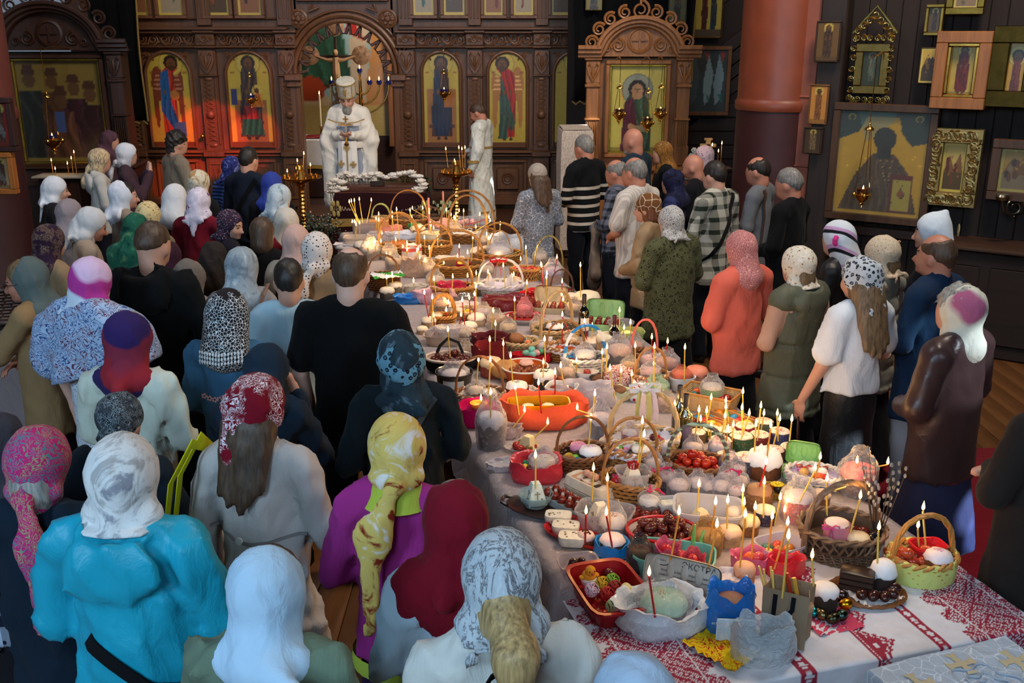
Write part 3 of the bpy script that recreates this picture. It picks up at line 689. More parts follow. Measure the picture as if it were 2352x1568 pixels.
def crowd(P):
 for i,(x,z)in enumerate([(.16,.86),(.42,.84),(.66,.78),(.84,.72),(.5,.66)]):
  P.folds([(x-.13,z-.16),(x+.13,z-.16),(x+.17,.06),(x-.17,.06)],[(28,34,30),(70,44,30),(52,20,30),(44,18,26),(84,50,34)][i],(14,10,12),4,i);P.el(x,z-.06,.07,.07,(84,58,34));P.poly([(x-.08,z),(x+.08,z),(x+.05,z+.08),(x-.05,z+.08)],(66,40,28))
 P.rect(.4,.3,.52,.5,(60,80,130));P.rect(0,0,.03,1,(80,64,34));P.rect(.95,0,1,1,(80,64,34));P.rect(0,.94,1,1,(96,80,40))
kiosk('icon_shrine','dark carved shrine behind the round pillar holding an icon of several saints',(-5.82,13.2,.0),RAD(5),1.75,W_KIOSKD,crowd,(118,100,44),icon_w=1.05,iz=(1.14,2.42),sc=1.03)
def drape(name,label,pts,y,col,seed,trim=None):
 """cloth hanging from a line: pts = [(x, ztop, zbottom)]"""
 r=random.Random(seed);m=MB();rs=[];n=12
 for i,(x,zt,zb)in enumerate(pts):rs.append([(x+.01*math.sin(j*.8+i),y+.05*math.sin(i*1.9+j*.25)+.02*math.sin(i*3.1),zt+(zb-zt)*j/n)for j in range(n+1)])
 m.rings(rs,0,False);o=m.build(name,fab('plain',col,rough=.95),None,180)
 sd=o.modifiers.new('thick','SOLIDIFY');sd.thickness=.012
 tag(o,label,'drapery')
 if trim:
  q=MB();q.tube([(p[0]+.008,p[1]-.015,p[2])for p in rs[-1]],.012,5);q.tube([(p[0],p[1]-.01,p[2]-.04*(k%2))for k,p in enumerate([r_[-1]for r_ in rs])],.012,5);q.build('gold_cord',fab('plain',(150,120,66)),o)
drape('black_banner','long black cloth banner with a tasselled gold edge, on the icon screen',[(aty(195+i*10.5,0,14.3).x,4.3,1.62 if i>5 else 2.0+(5-i)*.05)for i in range(12)],14.3,(9,9,11),2,True)
pts=[]
for i in range(30):
 px=1318+i*9.6;zb=1.9 if i<8 else(2.35 if i<23 else 2.17);pts.append((aty(px,0,14.2).x,4.3,zb))
drape('black_drape','wide black cloth hung behind the light brown shrine',pts,14.15,(12,12,15),5,True)
ux,nr=WU,WN
def wic(px0,py0,px1,py1,lab,fn,fm,name='wall_icon',off=.06,**k):
 c=wall_pt((px0+px1)/2,(py0+py1)/2);a=wall_pt(px0,(py0+py1)/2);b=wall_pt(px1,(py0+py1)/2);tp=wall_pt((px0+px1)/2,py0);bt=wall_pt((px0+px1)/2,py1)
 t=k.get('t',.05);return hung_icon(name,lab,c+WN*off,(b-a).length-2*t,tp.z-bt.z-2*t,fn,fm,ux=ux,nrm=nr,**k)
def nicholas(P):
 P.poly([(0,1),(1,1),(1,.72),(.82,.68),(.7,.8),(.66,.95),(.3,.95),(.22,.8),(0,.72)],(26,52,52));P.poly([(.18,1),(.62,1),(.6,.9),(.3,.7)],(110,150,140),.5)  # pale greenish patch at the top is a window reflection painted in
 for q in(.12,.88):P.el(q,.94,.045,.034,(196,160,60));P.el(q,.935,.028,.022,(26,40,40))
 P.el(.52,.74,.13,.11,(34,30,34));P.folds([(.05,.03),(.2,.36),(.4,.6),(.64,.6),(.82,.42),(.95,.03)],(92,60,36),(60,36,26),8,3,.35);P.rect(.44,.55,.6,.64,(34,30,34))
 P.rect(.63,.03,.88,.4,(110,24,20));P.rect(.66,.05,.86,.36,(196,164,60));P.el(.76,.22,.04,.04,(150,80,40));P.el(.38,.22,.06,.06,(60,40,30));P.poly([(.3,.25),(.36,.35),(.42,.25),(.4,.1),(.32,.1)],(52,34,28))
 for i in range(40):P.el(.2+.6*((i*37)%100)/100,.08+.4*((i*53)%100)/100,.012,.008,(56,34,26))
 for q in range(11):P.el(.48+.012*q,.56-.03*q,.006,.006,(200,160,90));P.el(.62-.002*q,.56-.03*q,.006,.006,(200,160,90))
wic(1912,238,2148,508,'largest framed icon on the right wall, a bishop with a red book under glass',nicholas,wood((78,52,34),.4),bg=(226,164,18),n=70,t=.07,d=.08,glass=True,off=.10)
def oklad(P):
 saint(P,.5,.1,.95,.3,(70,84,70),(90,96,78),2,halo=(110,110,80));
k_=wic(1968,100,2046,215,'small icon in an ornate pointed gilt openwork case above the largest icon',oklad,metalm((150,124,70),.35),bg=(52,62,48),t=.075,d=.05)
m=MB()
for i in range(26):
 a=2*PI*i/26;x,z=.20*math.cos(a),.31*math.sin(a);spiral(m,max(-.17,min(.17,x*1.3)),max(-.28,min(.28,z*1.3)),.03,1.5,-.06,.007,1 if i%2 else-1,a)
for i in range(7):spiral(m,(i-3)*.05,.34+.14*(1-abs(i-3)/3),.036,1.6,-.05,.008,1 if i<3 else-1)
m.tube([(-.2,-.03,.32),(-.12,-.03,.42),(0,-.03,.56),(.12,-.03,.42),(.2,-.03,.32)],.014,6);m.build('gilt_filigree',metalm((176,150,84),.3),k_)['kind']='stuff'
wic(2155,72,2280,248,'icon of a standing martyr in a deep honey coloured wooden case',plain_saint((110,30,22),(92,26,20),3,dark=(50,14,12)),wood((168,104,50),.4),bg=(206,172,70),t=.10,d=.13,inner=gold(),off=.12)
wic(2115,108,2166,192,'unframed gold icon of three saints beside the honey coloured case',scene_icon([(60,34,26),(66,52,34),(90,40,30)],5),wood((60,40,28)),bg=(196,160,60),t=.01,d=.03)
wic(2135,292,2256,470,'icon with a wide carved silver gilt border and a crowd of saints',scene_icon([(90,40,34),(80,66,44),(110,60,40)],7),metalm((176,150,96),.4),bg=(190,164,90),t=.13,d=.07,off=.1)
fl=COL.objects[-1]
wic(2280,60,2400,245,'icon in a heavy dark gold moulded frame at the frame edge',half_saint((120,50,34),(100,40,30),4),metalm((84,66,30),.45),bg=(196,150,50),t=.14,d=.1,off=.1)
wic(2278,318,2400,458,'lower icon in a brown wood frame reflecting candle flames',scene_icon([(110,60,36),(150,120,90),(60,40,30)],9),wood((84,54,34)),bg=(190,140,50),t=.08,d=.07,glass=True,off=.1)
wic(2180,-45,2268,34,'dark gold icon high above the honey coloured case',scene_icon([(110,80,50),(130,100,60),(90,70,40)],11),metalm((140,112,50),.4),t=.06)
wic(2130,10,2172,82,'small narrow dark icon in a beaded gilt frame high on the wall',plain_saint((40,30,26),(54,36,30),2),metalm((160,130,66),.4),bg=(90,72,40),t=.03)
for(a,b,c_,d_,lab,rb,bg)in((1895,52,1938,138,'dark wooden icon board at the top of the wall post',(70,50,34),(110,80,46)),(1880,202,1910,272,'small bright orange icon board at mid height on the wall post',(130,80,40),(196,130,60)),(1866,294,1898,342,'tiny framed metal cross icon lowest on the wall post',(110,90,60),(60,44,34))):
 c=wall_pt((a+c_)/2,(b+d_)/2);hung_icon('post_icon',lab,c+WN*.2,.15 if b!=52 else .2,.34 if b!=294 else .22,plain_saint(rb,rb,2),wood((120,80,44)if b==202 else(58,40,28)),.018,.03,bg,16,ux=ux)
for o in list(bpy.data.objects):
 if o.get('label','').startswith('icon with a wide carved silver'):
  m=MB();r=random.Random(4)
  for i in range(60):
   a=i/60*4;s_=int(a);q=(a-s_)*2-1;W2,H2=[max(abs(c[k])for c in o.children[0].bound_box)-.065 for k in(0,2)]
   x,z=((q*W2,H2),(W2,q*H2),(q*W2,-H2),(-W2,q*H2))[s_];spiral(m,x,z,.045,1.3,-.075,.012,r.choice((-1,1)),r.uniform(0,6))
  m.build('carved_leaves',metalm((176,150,96),.4),o)
def stained(P):  # stained glass reflection painted into the panel colours
 r=random.Random(2);P.rect(0,0,1,1,(60,74,80))
 for(x,z,c)in((.2,.5,(90,110,120)),(.55,.5,(190,214,222)),(.82,.5,(170,196,206))):
  P.poly([(x-.14,.45),(x-.02,.95),(x+.12,.6),(x+.05,.2),(x-.08,.1)],c)
 P.poly([(.4,.98),(.5,.8),(.56,.98)],(196,60,40));P.poly([(.8,.98),(.9,.8),(.95,.98)],(206,50,40));P.poly([(.5,.3),(.6,.22),(.58,.1)],(30,140,130));P.poly([(.8,.28),(.95,.1),(.9,.3)],(30,140,130))
hung_icon('glazed_icon','icon under glass mirroring a stained glass window, right of the light shrine',aty(1622,186,14.855),.56,.86,stained,wood((130,84,50)),.055,.07,(70,80,84),40,glass=True)
hung_icon('board_icon','tall gold icon of two standing saints high on the dark boards',aty(1628,22,14.855),.36,.74,lambda P:(saint(P,.33,.08,.96,.2,(92,30,26),(80,40,30),2),saint(P,.68,.08,.95,.2,(40,60,70),(36,52,60),3),P.rect(0,0,1,.14,(96,80,60))),gold(),.02,.03,(200,176,76),30)
hung_icon('drape_icon','dim small icon pinned on the black drape above the shrine',aty(1364,2,14.05),.2,.22,half_saint((60,60,56),(50,50,50),2),gold(),.012,.02,(120,110,60),18)
hung_icon('drape_icon','faded grey icon hanging on the black drape beside the crest',aty(1556,12,14.05),.22,.46,plain_saint((54,58,50),(48,50,44),3),wood((60,60,44)),.014,.02,(84,84,58),18)
for(a,b,c_,d_,lab,bg)in((-14,232,20,338,'narrow framed icon hanging on the left pillar, red and white print',(150,40,36)),(-24,352,34,440,'honey coloured box frame icon low on the left pillar',(180,150,110))):
 c=aty((a+c_)/2,(b+d_)/2,9.68);hung_icon('pillar_icon',lab,c,.2,.3 if b==352 else .4,plain_saint((90,50,40),(120,110,100),2),wood((176,104,40)if b==352 else(60,30,24)),.05,.09,bg,16)
def lampada(label,cup,top,cc=(24,30,96),s=1.0,br=(0,.5)):
 x,y,z=cup;t=thing('hanging_lamp',cup,label,'oil lamp','hanging oil lamps')
 m=MB();m.lathe([(0,-.13),(.012,-.12),(.008,-.10),(.03,-.085),(.02,-.07),(.055,-.04),(.07,-.01),(.075,.0),(.06,.012),(.066,.02)],16,cap0=False)
 for i in range(3):
  a=2*PI*i/3+.4;m.ell((.08*math.cos(a),.08*math.sin(a),-.005),(.02,.02,.024),8,6)
 m.build('bowl',gold(),t).scale=(s,)*3
 g=MB();g.lathe([(.045,.0),(.055,.03),(.062,.06),(.055,.062),(.045,.02)],14,cap1=False);g.build('glass_cup',glassm(cc),t)
 g=MB();zz=top-z;zd=min(.62,zz*.5)
 for i in range(3):a=2*PI*i/3+.4;g.tube([(.08*math.cos(a),.08*math.sin(a),0),(.02*math.cos(a),.02*math.sin(a),zd)],.004,4)
 g.tube([(0,0,zd),(0,0,zz)],.004,4);g.build('chains',gold(),t)
 g=MB();g.tube([(0,0,zz),(br[0]*.4,br[1]*.4,zz+.03),(br[0],br[1],zz)],.01,6);g.build('bracket',gold(),t)
 g=MB();g.lathe([(.045,0),(.04,.02),(.012,.04),(.01,.06),(0,.07)],12,(0,0,zd-.02));g.build('cap',gold(),t)
 mini_flame(t,0,0,.045,1.0)
lampada('gilt lamp with blue glass hanging before the dark shrine',tuple(aty(121,322,12.2)),2.62,s=1.35,br=(-.05,.95))
lampada('gilt lamp hanging before the seated mother icon',tuple(aty(577,228,15.1)),2.56)
lampada('gilt lamp hanging before the icon of the seated dark haired teacher',tuple(aty(1020,214,15.1)),2.56)
lampada('left one of three lamps before the light shrine',tuple(aty(1422,262,12.6)),2.5,(60,30,20))
lampada('middle and lowest of three lamps before the light shrine',tuple(aty(1487,282,12.5)),2.5,(60,30,20),br=(0,.62))
lampada('right hand one of three lamps before the light shrine',tuple(aty(1517,260,12.6)),2.5,(60,30,20))
lampada('brass lamp hanging before the largest wall icon',tuple(wall_pt(2003,436)+WN*.35),2.62,(90,40,20),br=tuple(-WN*.4)[:2])
sc_=thing('wall_sconce',wall_pt(2320,470)+WN*.05,'scrolled silver wall sconce below the brown framed icon','sconce')
m=MB();spiral(m,0,0,.09,1.6,-.1,.01);m.tube([(.09,-.02,.02),(0,-.1,-.09),(-.12,-.16,-.02),(-.16,-.18,.08)],.01,6);m.lathe([(.05,0),(.06,.03),(.05,.05)],12,(-.16,-.18,.08));m.box((.1,-.01,.02),(.05,.03,.2),0,0,.01);m.build('arm',metalm((150,140,120),.3),sc_)
# ====== people: implicit surfaces -> one continuous mesh each
f32=np.float32
class SDF:
 def __init__(s,lo,hi,h):
  s.lo=np.array(lo,float);s.h=h;s.n=np.ceil((np.array(hi)-s.lo)/h).astype(int)+1
  s.ax=[(s.lo[i]+h*np.arange(s.n[i])).astype(f32)for i in range(3)]
  s.d=np.full(s.n,.15,f32);s.R=None;s.pv=None
 def T(s,p):
  p=np.array(p,float)
  return p if s.R is None else s.R@(p-s.pv)+s.pv
 def turn(s,yaw=0,pitch=0,roll=0,pivot=(0,-.01,1.45)):
  if yaw==pitch==roll==0:s.R=None
  else:s.R=np.array((Matrix.Rotation(RAD(yaw),3,'Z')@Matrix.Rotation(RAD(-pitch),3,'X')@Matrix.Rotation(RAD(roll),3,'Y')));s.pv=np.array(pivot,float)
 def _box(s,lo,hi):
  a=np.clip(np.floor((np.array(lo)-s.lo)/s.h).astype(int),0,s.n);b=np.clip(np.ceil((np.array(hi)-s.lo)/s.h).astype(int)+1,0,s.n)
  if(b<=a).any():return None
  sl=tuple(slice(i,j)for i,j in zip(a,b))
  return sl,s.ax[0][sl[0]][:,None,None],s.ax[1][sl[1]][None,:,None],s.ax[2][sl[2]][None,None,:]
 def _op(s,sl,q,k,op):
  d=s.d[sl]
  if op=='u':
   h=np.maximum(k-np.abs(d-q),0)/k;s.d[sl]=np.minimum(d,q)-h*h*k*.25
  elif op=='sub':
   q=-q;h=np.maximum(k-np.abs(d-q),0)/k;s.d[sl]=np.maximum(d,q)+h*h*k*.25
 def cap(s,a,b,ra,rb=None,k=.03,sc=(1,1,1),op='u'):
  rb=ra if rb is None else rb;a,b=s.T(a),s.T(b);sc=np.array(sc,float);rm=max(ra,rb)
  pad=rm*sc+.06+k;g=s._box(np.minimum(a,b)-pad,np.maximum(a,b)+pad)
  if g is None:return s
  sl,x,y,z=g;A,B=a/sc,b/sc;D=B-A;L=max(float(D@D),1e-9)
  x,y,z=x/f32(sc[0])-f32(A[0]),y/f32(sc[1])-f32(A[1]),z/f32(sc[2])-f32(A[2])
  t=np.clip((x*f32(D[0])+y*f32(D[1])+z*f32(D[2]))/f32(L),0,1)
  q=np.sqrt((x-t*f32(D[0]))**2+(y-t*f32(D[1]))**2+(z-t*f32(D[2]))**2)-(f32(ra)+f32(rb-ra)*t)
  s._op(sl,q*f32(sc.min()),k,op);return s
 def ell(s,c,r,k=.03,op='u',rot=None):
  c=s.T(c);r=np.array(r,float);M=None if s.R is None else s.R
  if rot is not None:M=np.array(rot)if M is None else M@np.array(rot)
  pad=(r.max()if M is not None else r)+.06+k;g=s._box(c-pad,c+pad)
  if g is None:return s
  sl,x,y,z=g;x,y,z=x-f32(c[0]),y-f32(c[1]),z-f32(c[2])
  if M is not None:
   Mi=M.T.astype(f32);x,y,z=Mi[0,0]*x+Mi[0,1]*y+Mi[0,2]*z,Mi[1,0]*x+Mi[1,1]*y+Mi[1,2]*z,Mi[2,0]*x+Mi[2,1]*y+Mi[2,2]*z
  r=r.astype(f32);k0=np.sqrt((x/r[0])**2+(y/r[1])**2+(z/r[2])**2);k1=np.sqrt((x/r[0]**2)**2+(y/r[1]**2)**2+(z/r[2]**2)**2)
  s._op(sl,k0*(k0-1)/np.maximum(k1,1e-4),k,op);return s
 def plane(s,p,n,k=.01):
  """keep the side the normal points away from"""
  p=s.T(p);n=np.array(n,float);n=n if s.R is None else s.R@n;n=n/np.linalg.norm(n)
  q=(s.ax[0][:,None,None]-f32(p[0]))*f32(n[0])+(s.ax[1][None,:,None]-f32(p[1]))*f32(n[1])+(s.ax[2][None,None,:]-f32(p[2]))*f32(n[2])
  h=np.maximum(k-np.abs(s.d-q),0)/k;s.d=np.maximum(s.d,q)+h*h*f32(k*.25);return s
 def fold(s,amp,seed,fr=(38,38,9),n=4,z0=None):
  r=random.Random(seed);q=0
  for i in range(n):
   kx,ky,kz=[r.uniform(.45,1)*f*r.choice((-1,1))for f in fr];ph=r.uniform(0,6.28)
   wv=np.sin(s.ax[0][:,None,None]*f32(kx*.31+5)+s.ax[2][None,None,:]*f32(7+kz*.4)+f32(ph*2))*f32(1.1)
   q=q+(f32(1)-np.abs(np.sin((s.ax[0][:,None,None]*f32(kx)+s.ax[1][None,:,None]*f32(ky)+s.ax[2][None,None,:]*f32(kz)+f32(ph)+wv)*f32(.55))))**2
  q=(f32(.33*n)-q)*f32(amp/n*2.6)
  if z0 is not None:q=q*np.clip((f32(z0)-s.ax[2])/.5,0,1)[None,None,:]
  s.d=s.d+q;return s
 def mesh(s,name,mats,scale=1.0,fmat=None):
  d=s.d;d[0]=d[-1]=.1;d[:,0]=d[:,-1]=.1;d[:,:,0]=d[:,:,-1]=.1
  ins=d<0;a=ins.astype(np.int8)
  cnt=a[:-1,:-1,:-1]+a[1:,:-1,:-1]+a[:-1,1:,:-1]+a[1:,1:,:-1]+a[:-1,:-1,1:]+a[1:,:-1,1:]+a[:-1,1:,1:]+a[1:,1:,1:]
  act=(cnt>0)&(cnt<8);I=np.argwhere(act);idx=np.full(act.shape,-1,np.int32);idx[act]=np.arange(len(I))
  off=np.array([(i,j,k)for i in(0,1)for j in(0,1)for k in(0,1)])
  V=np.stack([d[I[:,0]+o[0],I[:,1]+o[1],I[:,2]+o[2]]for o in off]);pos=np.zeros((len(I),3));c=np.zeros(len(I))
  for p in range(8):
   for q in range(p+1,8):
    if np.abs(off[p]-off[q]).sum()!=1:continue
    mk=(V[p]<0)!=(V[q]<0);t=np.where(mk,V[p]/np.where(mk,V[p]-V[q],1),0)[:,None]
    pos+=np.where(mk[:,None],off[p]+(off[q]-off[p])*t,0);c+=mk
  v=(s.lo+s.h*(I+pos/c[:,None]))*scale
  quads=[]
  for ax in range(3):
   A=np.take(ins,range(0,ins.shape[ax]-1),ax);B=np.take(ins,range(1,ins.shape[ax]),ax);e=np.argwhere(A!=B)
   o1,o2=[(1,2),(2,0),(0,1)][ax];ok=(e[:,o1]>0)&(e[:,o2]>0)&(e[:,o1]<s.n[o1]-1)&(e[:,o2]<s.n[o2]-1);e=e[ok]
   if not len(e):continue
   E1=np.zeros(3,int);E1[o1]=1;E2=np.zeros(3,int);E2[o2]=1
   g=lambda w:idx[w[:,0],w[:,1],w[:,2]]
   qd=np.stack([g(e-E1-E2),g(e-E2),g(e),g(e-E1)],1);fl=~A[e[:,0],e[:,1],e[:,2]];qd[fl]=qd[fl][:,::-1];quads.append(qd)
  Q=np.concatenate(quads);Q=Q[(Q>=0).all(1)]
  me=bpy.data.meshes.new(name);me.vertices.add(len(v));me.vertices.foreach_set('co',v.ravel().astype(f32));nq=len(Q)
  me.loops.add(nq*4);me.loops.foreach_set('vertex_index',Q.ravel().astype(np.int32));me.polygons.add(nq)
  me.polygons.foreach_set('loop_start',np.arange(0,nq*4,4,dtype=np.int32));me.polygons.foreach_set('use_smooth',np.ones(nq,bool))
  for m_ in mats if isinstance(mats,(list,tuple))else[mats]:me.materials.append(m_)
  if fmat is not None:me.polygons.foreach_set('material_index',fmat(v[Q].mean(1)/scale).astype(np.int32))
  me.update(calc_edges=True);return me
SKIN=mat((206,152,128),.5,var=.06,sc=9,Subsurface_Weight=.0)
SKIN_P=mat((224,176,156),.5,var=.05,sc=9);SKIN_R=mat((190,126,102),.5,var=.08,sc=9)
SHOE=mat((24,20,20),.4)
LIP=mat((164,88,80),.4);BROW=mat((70,50,40),.8)
ARMS={'down':((.255,-.03,1.10),(.262,.05,.865),(.0,.12,-1),(-1,.1,0)),'clasp':((.27,.0,1.12),(.075,.20,1.03),(-.9,.35,-.15),(0,-.4,-1)),'fold':((.275,.02,1.13),(.02,.20,1.10),(-1,.1,.05),(0,-1,0)),'cross':((.25,.10,1.13),(.10,.235,1.36),(-.4,.1,.9),(0,-1,.2)),'chin':((.22,.16,1.16),(.06,.20,1.40),(-.2,-.1,.95),(-.6,-.6,0)),'hold':((.26,.02,1.14),(.07,.22,1.14),(-.85,.45,.1),(0,-.3,1)),'back':((.27,-.10,1.12),(.06,-.17,.93),(-.9,-.1,-.3),(0,1,0)),'bag':((.27,.0,1.10),(.29,.10,.86),(.05,.15,-1),(-1,.1,0)),'reach':((.24,.14,1.16),(.20,.36,1.10),(-.2,1,-.1),(0,0,-1)),}
def mirror(p):return(-p[0],p[1],p[2])
def hand(S,w,fd,pn,side,curl=.5,k=.006):
 """palm, four unequal bent fingers and a thumb leaving the side of the palm"""
 f=Vector(fd).normalized();n=Vector(pn);n=(n-f*n.dot(f)).normalized();t=f.cross(n)*side;w=Vector(w)
 M=np.array([t,f,n]).T;c=w+f*.045
 S.ell(c,(.042,.052,.018),.012,rot=M)
 for i,(o,L)in enumerate(((.030,.070),(.010,.080),(-.010,.074),(-.030,.058))):
  b=w+f*.085+t*o;m1=b+(f*math.cos(curl*.7)+n*math.sin(curl*.7))*L*.5;e=m1+(f*math.cos(curl*1.7)+n*math.sin(curl*1.7))*L*.5
  S.cap(b-f*.02,m1,.0095,.0088,k);S.cap(m1,e,.0088,.0075,k)
 b=w+f*.025+t*.036;m1=b+(t*.7+f*.6+n*.3).normalized()*.038;S.cap(b,m1,.0125,.0105,k);S.cap(m1,m1+(f*.85+n*.5-t*.1).normalized()*.032,.0105,.008,k)
def arm_pts(pose,side):
 e,w_,f_,n_=ARMS[pose];p=((e[0]*.86,e[1],e[2]),(w_[0]*(.9 if w_[0]>.2 else 1),w_[1],w_[2]),f_,n_);return p if side>0 else tuple(mirror(q)for q in p)
def body_mesh(poses,bw,fat,hy,hp,hr,h,skin,fine=False,face=False,nose=1.0,bare=False):
 S=SDF((-.42,-.30,-.02),(.42,.46,1.74),h)
 sw=.148*bw
 S.cap((-sw,-.02,1.38),(sw,-.02,1.38),.042,k=.04);S.ell((0,-.005,1.22),(.118*bw,.076*fat,.19),.04);S.ell((0,.005,1.02),(.108*bw,.08*fat,.18),.04);S.ell((0,-.01,.90),(.12*bw,.085*fat,.12),.04)
 for s in(-1,1):
  e,wr,fd,pn=arm_pts(poses[0 if s>0 else 1],s);sh=(s*(sw+.02),-.02,1.37)
  e=(e[0]*(1+(bw-1)*.8),e[1],e[2])
  ar=(.048,.038,.038,.026)if bare else(.036,.028,.028,.024);S.cap(sh,e,ar[0],ar[1],.03);S.cap(e,wr,ar[2],ar[3],.015)
  if fine:hand(S,wr,fd,pn,s)
  else:
   w=Vector(wr);f=Vector(fd).normalized();hand(S,wr,fd,pn,s,.5,.008)if h<.0125 else S.cap(w,w+f*.13,.03,.022,.02,(1,1,1))
  S.cap((s*.075*bw,0,.86),(s*.09,.012,.48),.065,.044,.03);S.cap((s*.09,.012,.48),(s*.09,-.02,.09),.044,.034,.03);S.cap((s*.09,-.03,.05),(s*.105,.14,.035),.045,.035,.03)
 S.cap((0,-.02,1.38),(0,-.005,1.52),.056,.052,.04)
 S.turn(hy,hp,hr)
 S.ell((0,-.012,1.605),(.077,.096,.097),.02);S.ell((0,.038,1.555),(.060,.066,.080),.04);S.ell((0,.052,1.505),(.042,.044,.036),.03);S.cap((0,-.03,1.56),(0,-.04,1.48),.058,.052,.04)
 if h<=.0125:
  S.cap((0,.098,1.585),(0,.122+.006*nose,1.545),.008,.0125,.018);S.ell((0,.108,1.538),(.019,.014,.009),.012)
  for s in(-1,1):S.ell((s*.031,.108,1.583),(.019,.016,.011),.012,'sub');S.ell((s*.036,.075,1.545),(.022,.022,.022),.03);S.cap((s*.014,.100,1.602),(s*.045,.088,1.602),.0075,.006,.012)
  S.ell((0,.098,1.514),(.022,.012,.005),.008);S.ell((0,.097,1.506),(.019,.012,.006),.008);S.ell((0,.094,1.487),(.018,.016,.014),.02)
 for s in(-1,1):S.ell((s*.079,-.012,1.562),(.011,.021,.033),.012)
 R_,pv=S.R,S.pv
 def fm(c):
  o=np.zeros(len(c));o[c[:,2]<.10]=1
  if h<=.0125:
   q=c if R_ is None else(c-pv)@R_+pv
   o[(np.abs(q[:,0])<.024)&(q[:,1]>.09)&(q[:,2]>1.500)&(q[:,2]<1.519)&(np.abs(q[:,2]-1.5095)<.009*(1-(q[:,0]/.026)**2))]=2
   for s in(-1,1):o[(np.abs(q[:,0]-s*.031)<.02)&(q[:,1]>.07)&(np.abs(q[:,2]-1.6045)<.005)]=3
  return o
 return S.mesh('body',[skin,SHOE,LIP,BROW],fmat=fm),(R_,pv)
def torso_prims(S,bw,fat,off,k=.05):
 sw=.148*bw
 S.cap((-sw,-.02,1.385),(sw,-.02,1.385),.052+off,k=k);S.cap((-.08*bw,-.025,1.42),(.08*bw,-.025,1.42),.045+off*.6,k=k)
 S.ell((0,-.005,1.22),(.142*bw+off,.10*fat+off,.2+off),k);S.ell((0,.005,1.04),(.132*bw+off,.105*fat+off,.18+off),k)
def garment(poses,bw,fat,off,hem,flare,sleeve,h,m,seed,fold=.010,hood=None,collar=.0,z1=1.52,quilt=0,extra=None,neck=1.0):
 """jacket, coat, sweater or dress top, sleeves included"""
 S=SDF((-.52,-.36,min(hem,.8)-.06),(.52,.44,1.62),h);torso_prims(S,bw,fat,off)
 hw=(.160*bw+off)+flare*.5;hd=(.118*fat+off)+flare*.4
 n=6
 S.cap((0,0,1.08),(0,-.005,max(hem-.05,.1)),.135*bw+off,hw,.05,(1,hd/hw*.98,1))
 S.plane((0,0,hem),(0,0,-1),.012)
 for s in(-1,1):
  e,wr,fd,pn=arm_pts(poses[0 if s>0 else 1],s);e=(e[0]*(1+(bw-1)*.8),e[1],e[2]);sh=(s*(sw_:=.148*bw+.02),-.02,1.365)
  if sleeve=='none':continue
  if sleeve=='short':
   mid=Vector(sh).lerp(Vector(e),.72);S.cap(sh,mid,.056+off,.058+off,.03)
  else:
   ee=Vector(e);S.cap(sh,e,.050+off,.042+off,.03);S.cap(e,Vector(wr)+(Vector(wr)-ee)*.02,.042+off*.9,.032+off*.8,.025)
 if collar:S.cap((-.03,-.035,1.44),(.03,-.035,1.44),.062+collar,k=.02,sc=(1,1,.9));S.cap((0,-.02,1.42),(0,-.015,1.47+collar),.07,.066,.02)
 if hood:
  S.ell((0,-.125,1.355),(.150,.055,.125),.010);S.cap((-.085,-.085,1.452),(.085,-.085,1.452),.040,k=.012);S.cap((-.115,-.02,1.440),(-.05,.08,1.36),.034,.026,.012);S.cap((.115,-.02,1.440),(.05,.08,1.36),.034,.026,.012);S.cap((-.085,-.085,1.452),(-.115,-.02,1.44),.038,.034,.012);S.cap((.085,-.085,1.452),(.115,-.02,1.44),.038,.034,.012);S.ell((0,-.10,1.475),(.085,.05,.03),.012,'sub')
 if extra:extra(S)
 if quilt:
  gr=lambda u:np.maximum(f32(0),f32(1)-np.abs(np.sin(u))*f32(3.2))**2
  if quilt<0:S.d+=f32(.007)*np.maximum(gr((S.ax[2][None,None,:]+S.ax[0][:,None,None])*f32(PI/-quilt)),gr((S.ax[2][None,None,:]-S.ax[0][:,None,None])*f32(PI/-quilt)))
  else:S.d+=f32(.012)*gr(S.ax[2]*f32(PI/quilt))[None,None,:]
 if fold:S.fold(fold*1.15,seed,(32,32,11),5);S.fold(fold*.4,seed+50,(52,52,44),4)
 S.cap((0,0,1.40),(0,.02,1.64),.052*neck,.075*neck,.008,op='sub')
 return S.mesh('garment',m)
def legs(kind,m,bw,fat,hem,h,seed,fold=.008,top=1.02,flare=0,th=.80):
 top=min(1.02,th+.07)
 S=SDF((-.5,-.34,max(hem-.06,-.02)),(.5,.34,top+.1),h)
 if kind=='skirt':
  S.cap((0,0,top-.1),(0,0,max(hem-.04,.02)),.150*bw,.19*bw+flare,.05,(1,.80*fat,1));S.ell((0,-.01,.86),(.160*bw,.118*fat,.2),.05)
  S.fold(fold*1.6,seed,(34,34,2.5),5,top)
 else:
  S.ell((0,-.01,.92),(.158*bw,.118*fat,.14),.04)
  for s in(-1,1):S.cap((s*.088*bw,-.005,.88),(s*.095,.012,.48),.097*bw,.073,.03);S.cap((s*.095,.012,.48),(s*.095,-.01,.06),.072,.062+flare,.03)
  S.fold(fold,seed,(30,30,26),4)
 S.plane((0,0,hem),(0,0,-1));S.plane((0,0,top),(0,0,1));return S.mesh(kind,m)
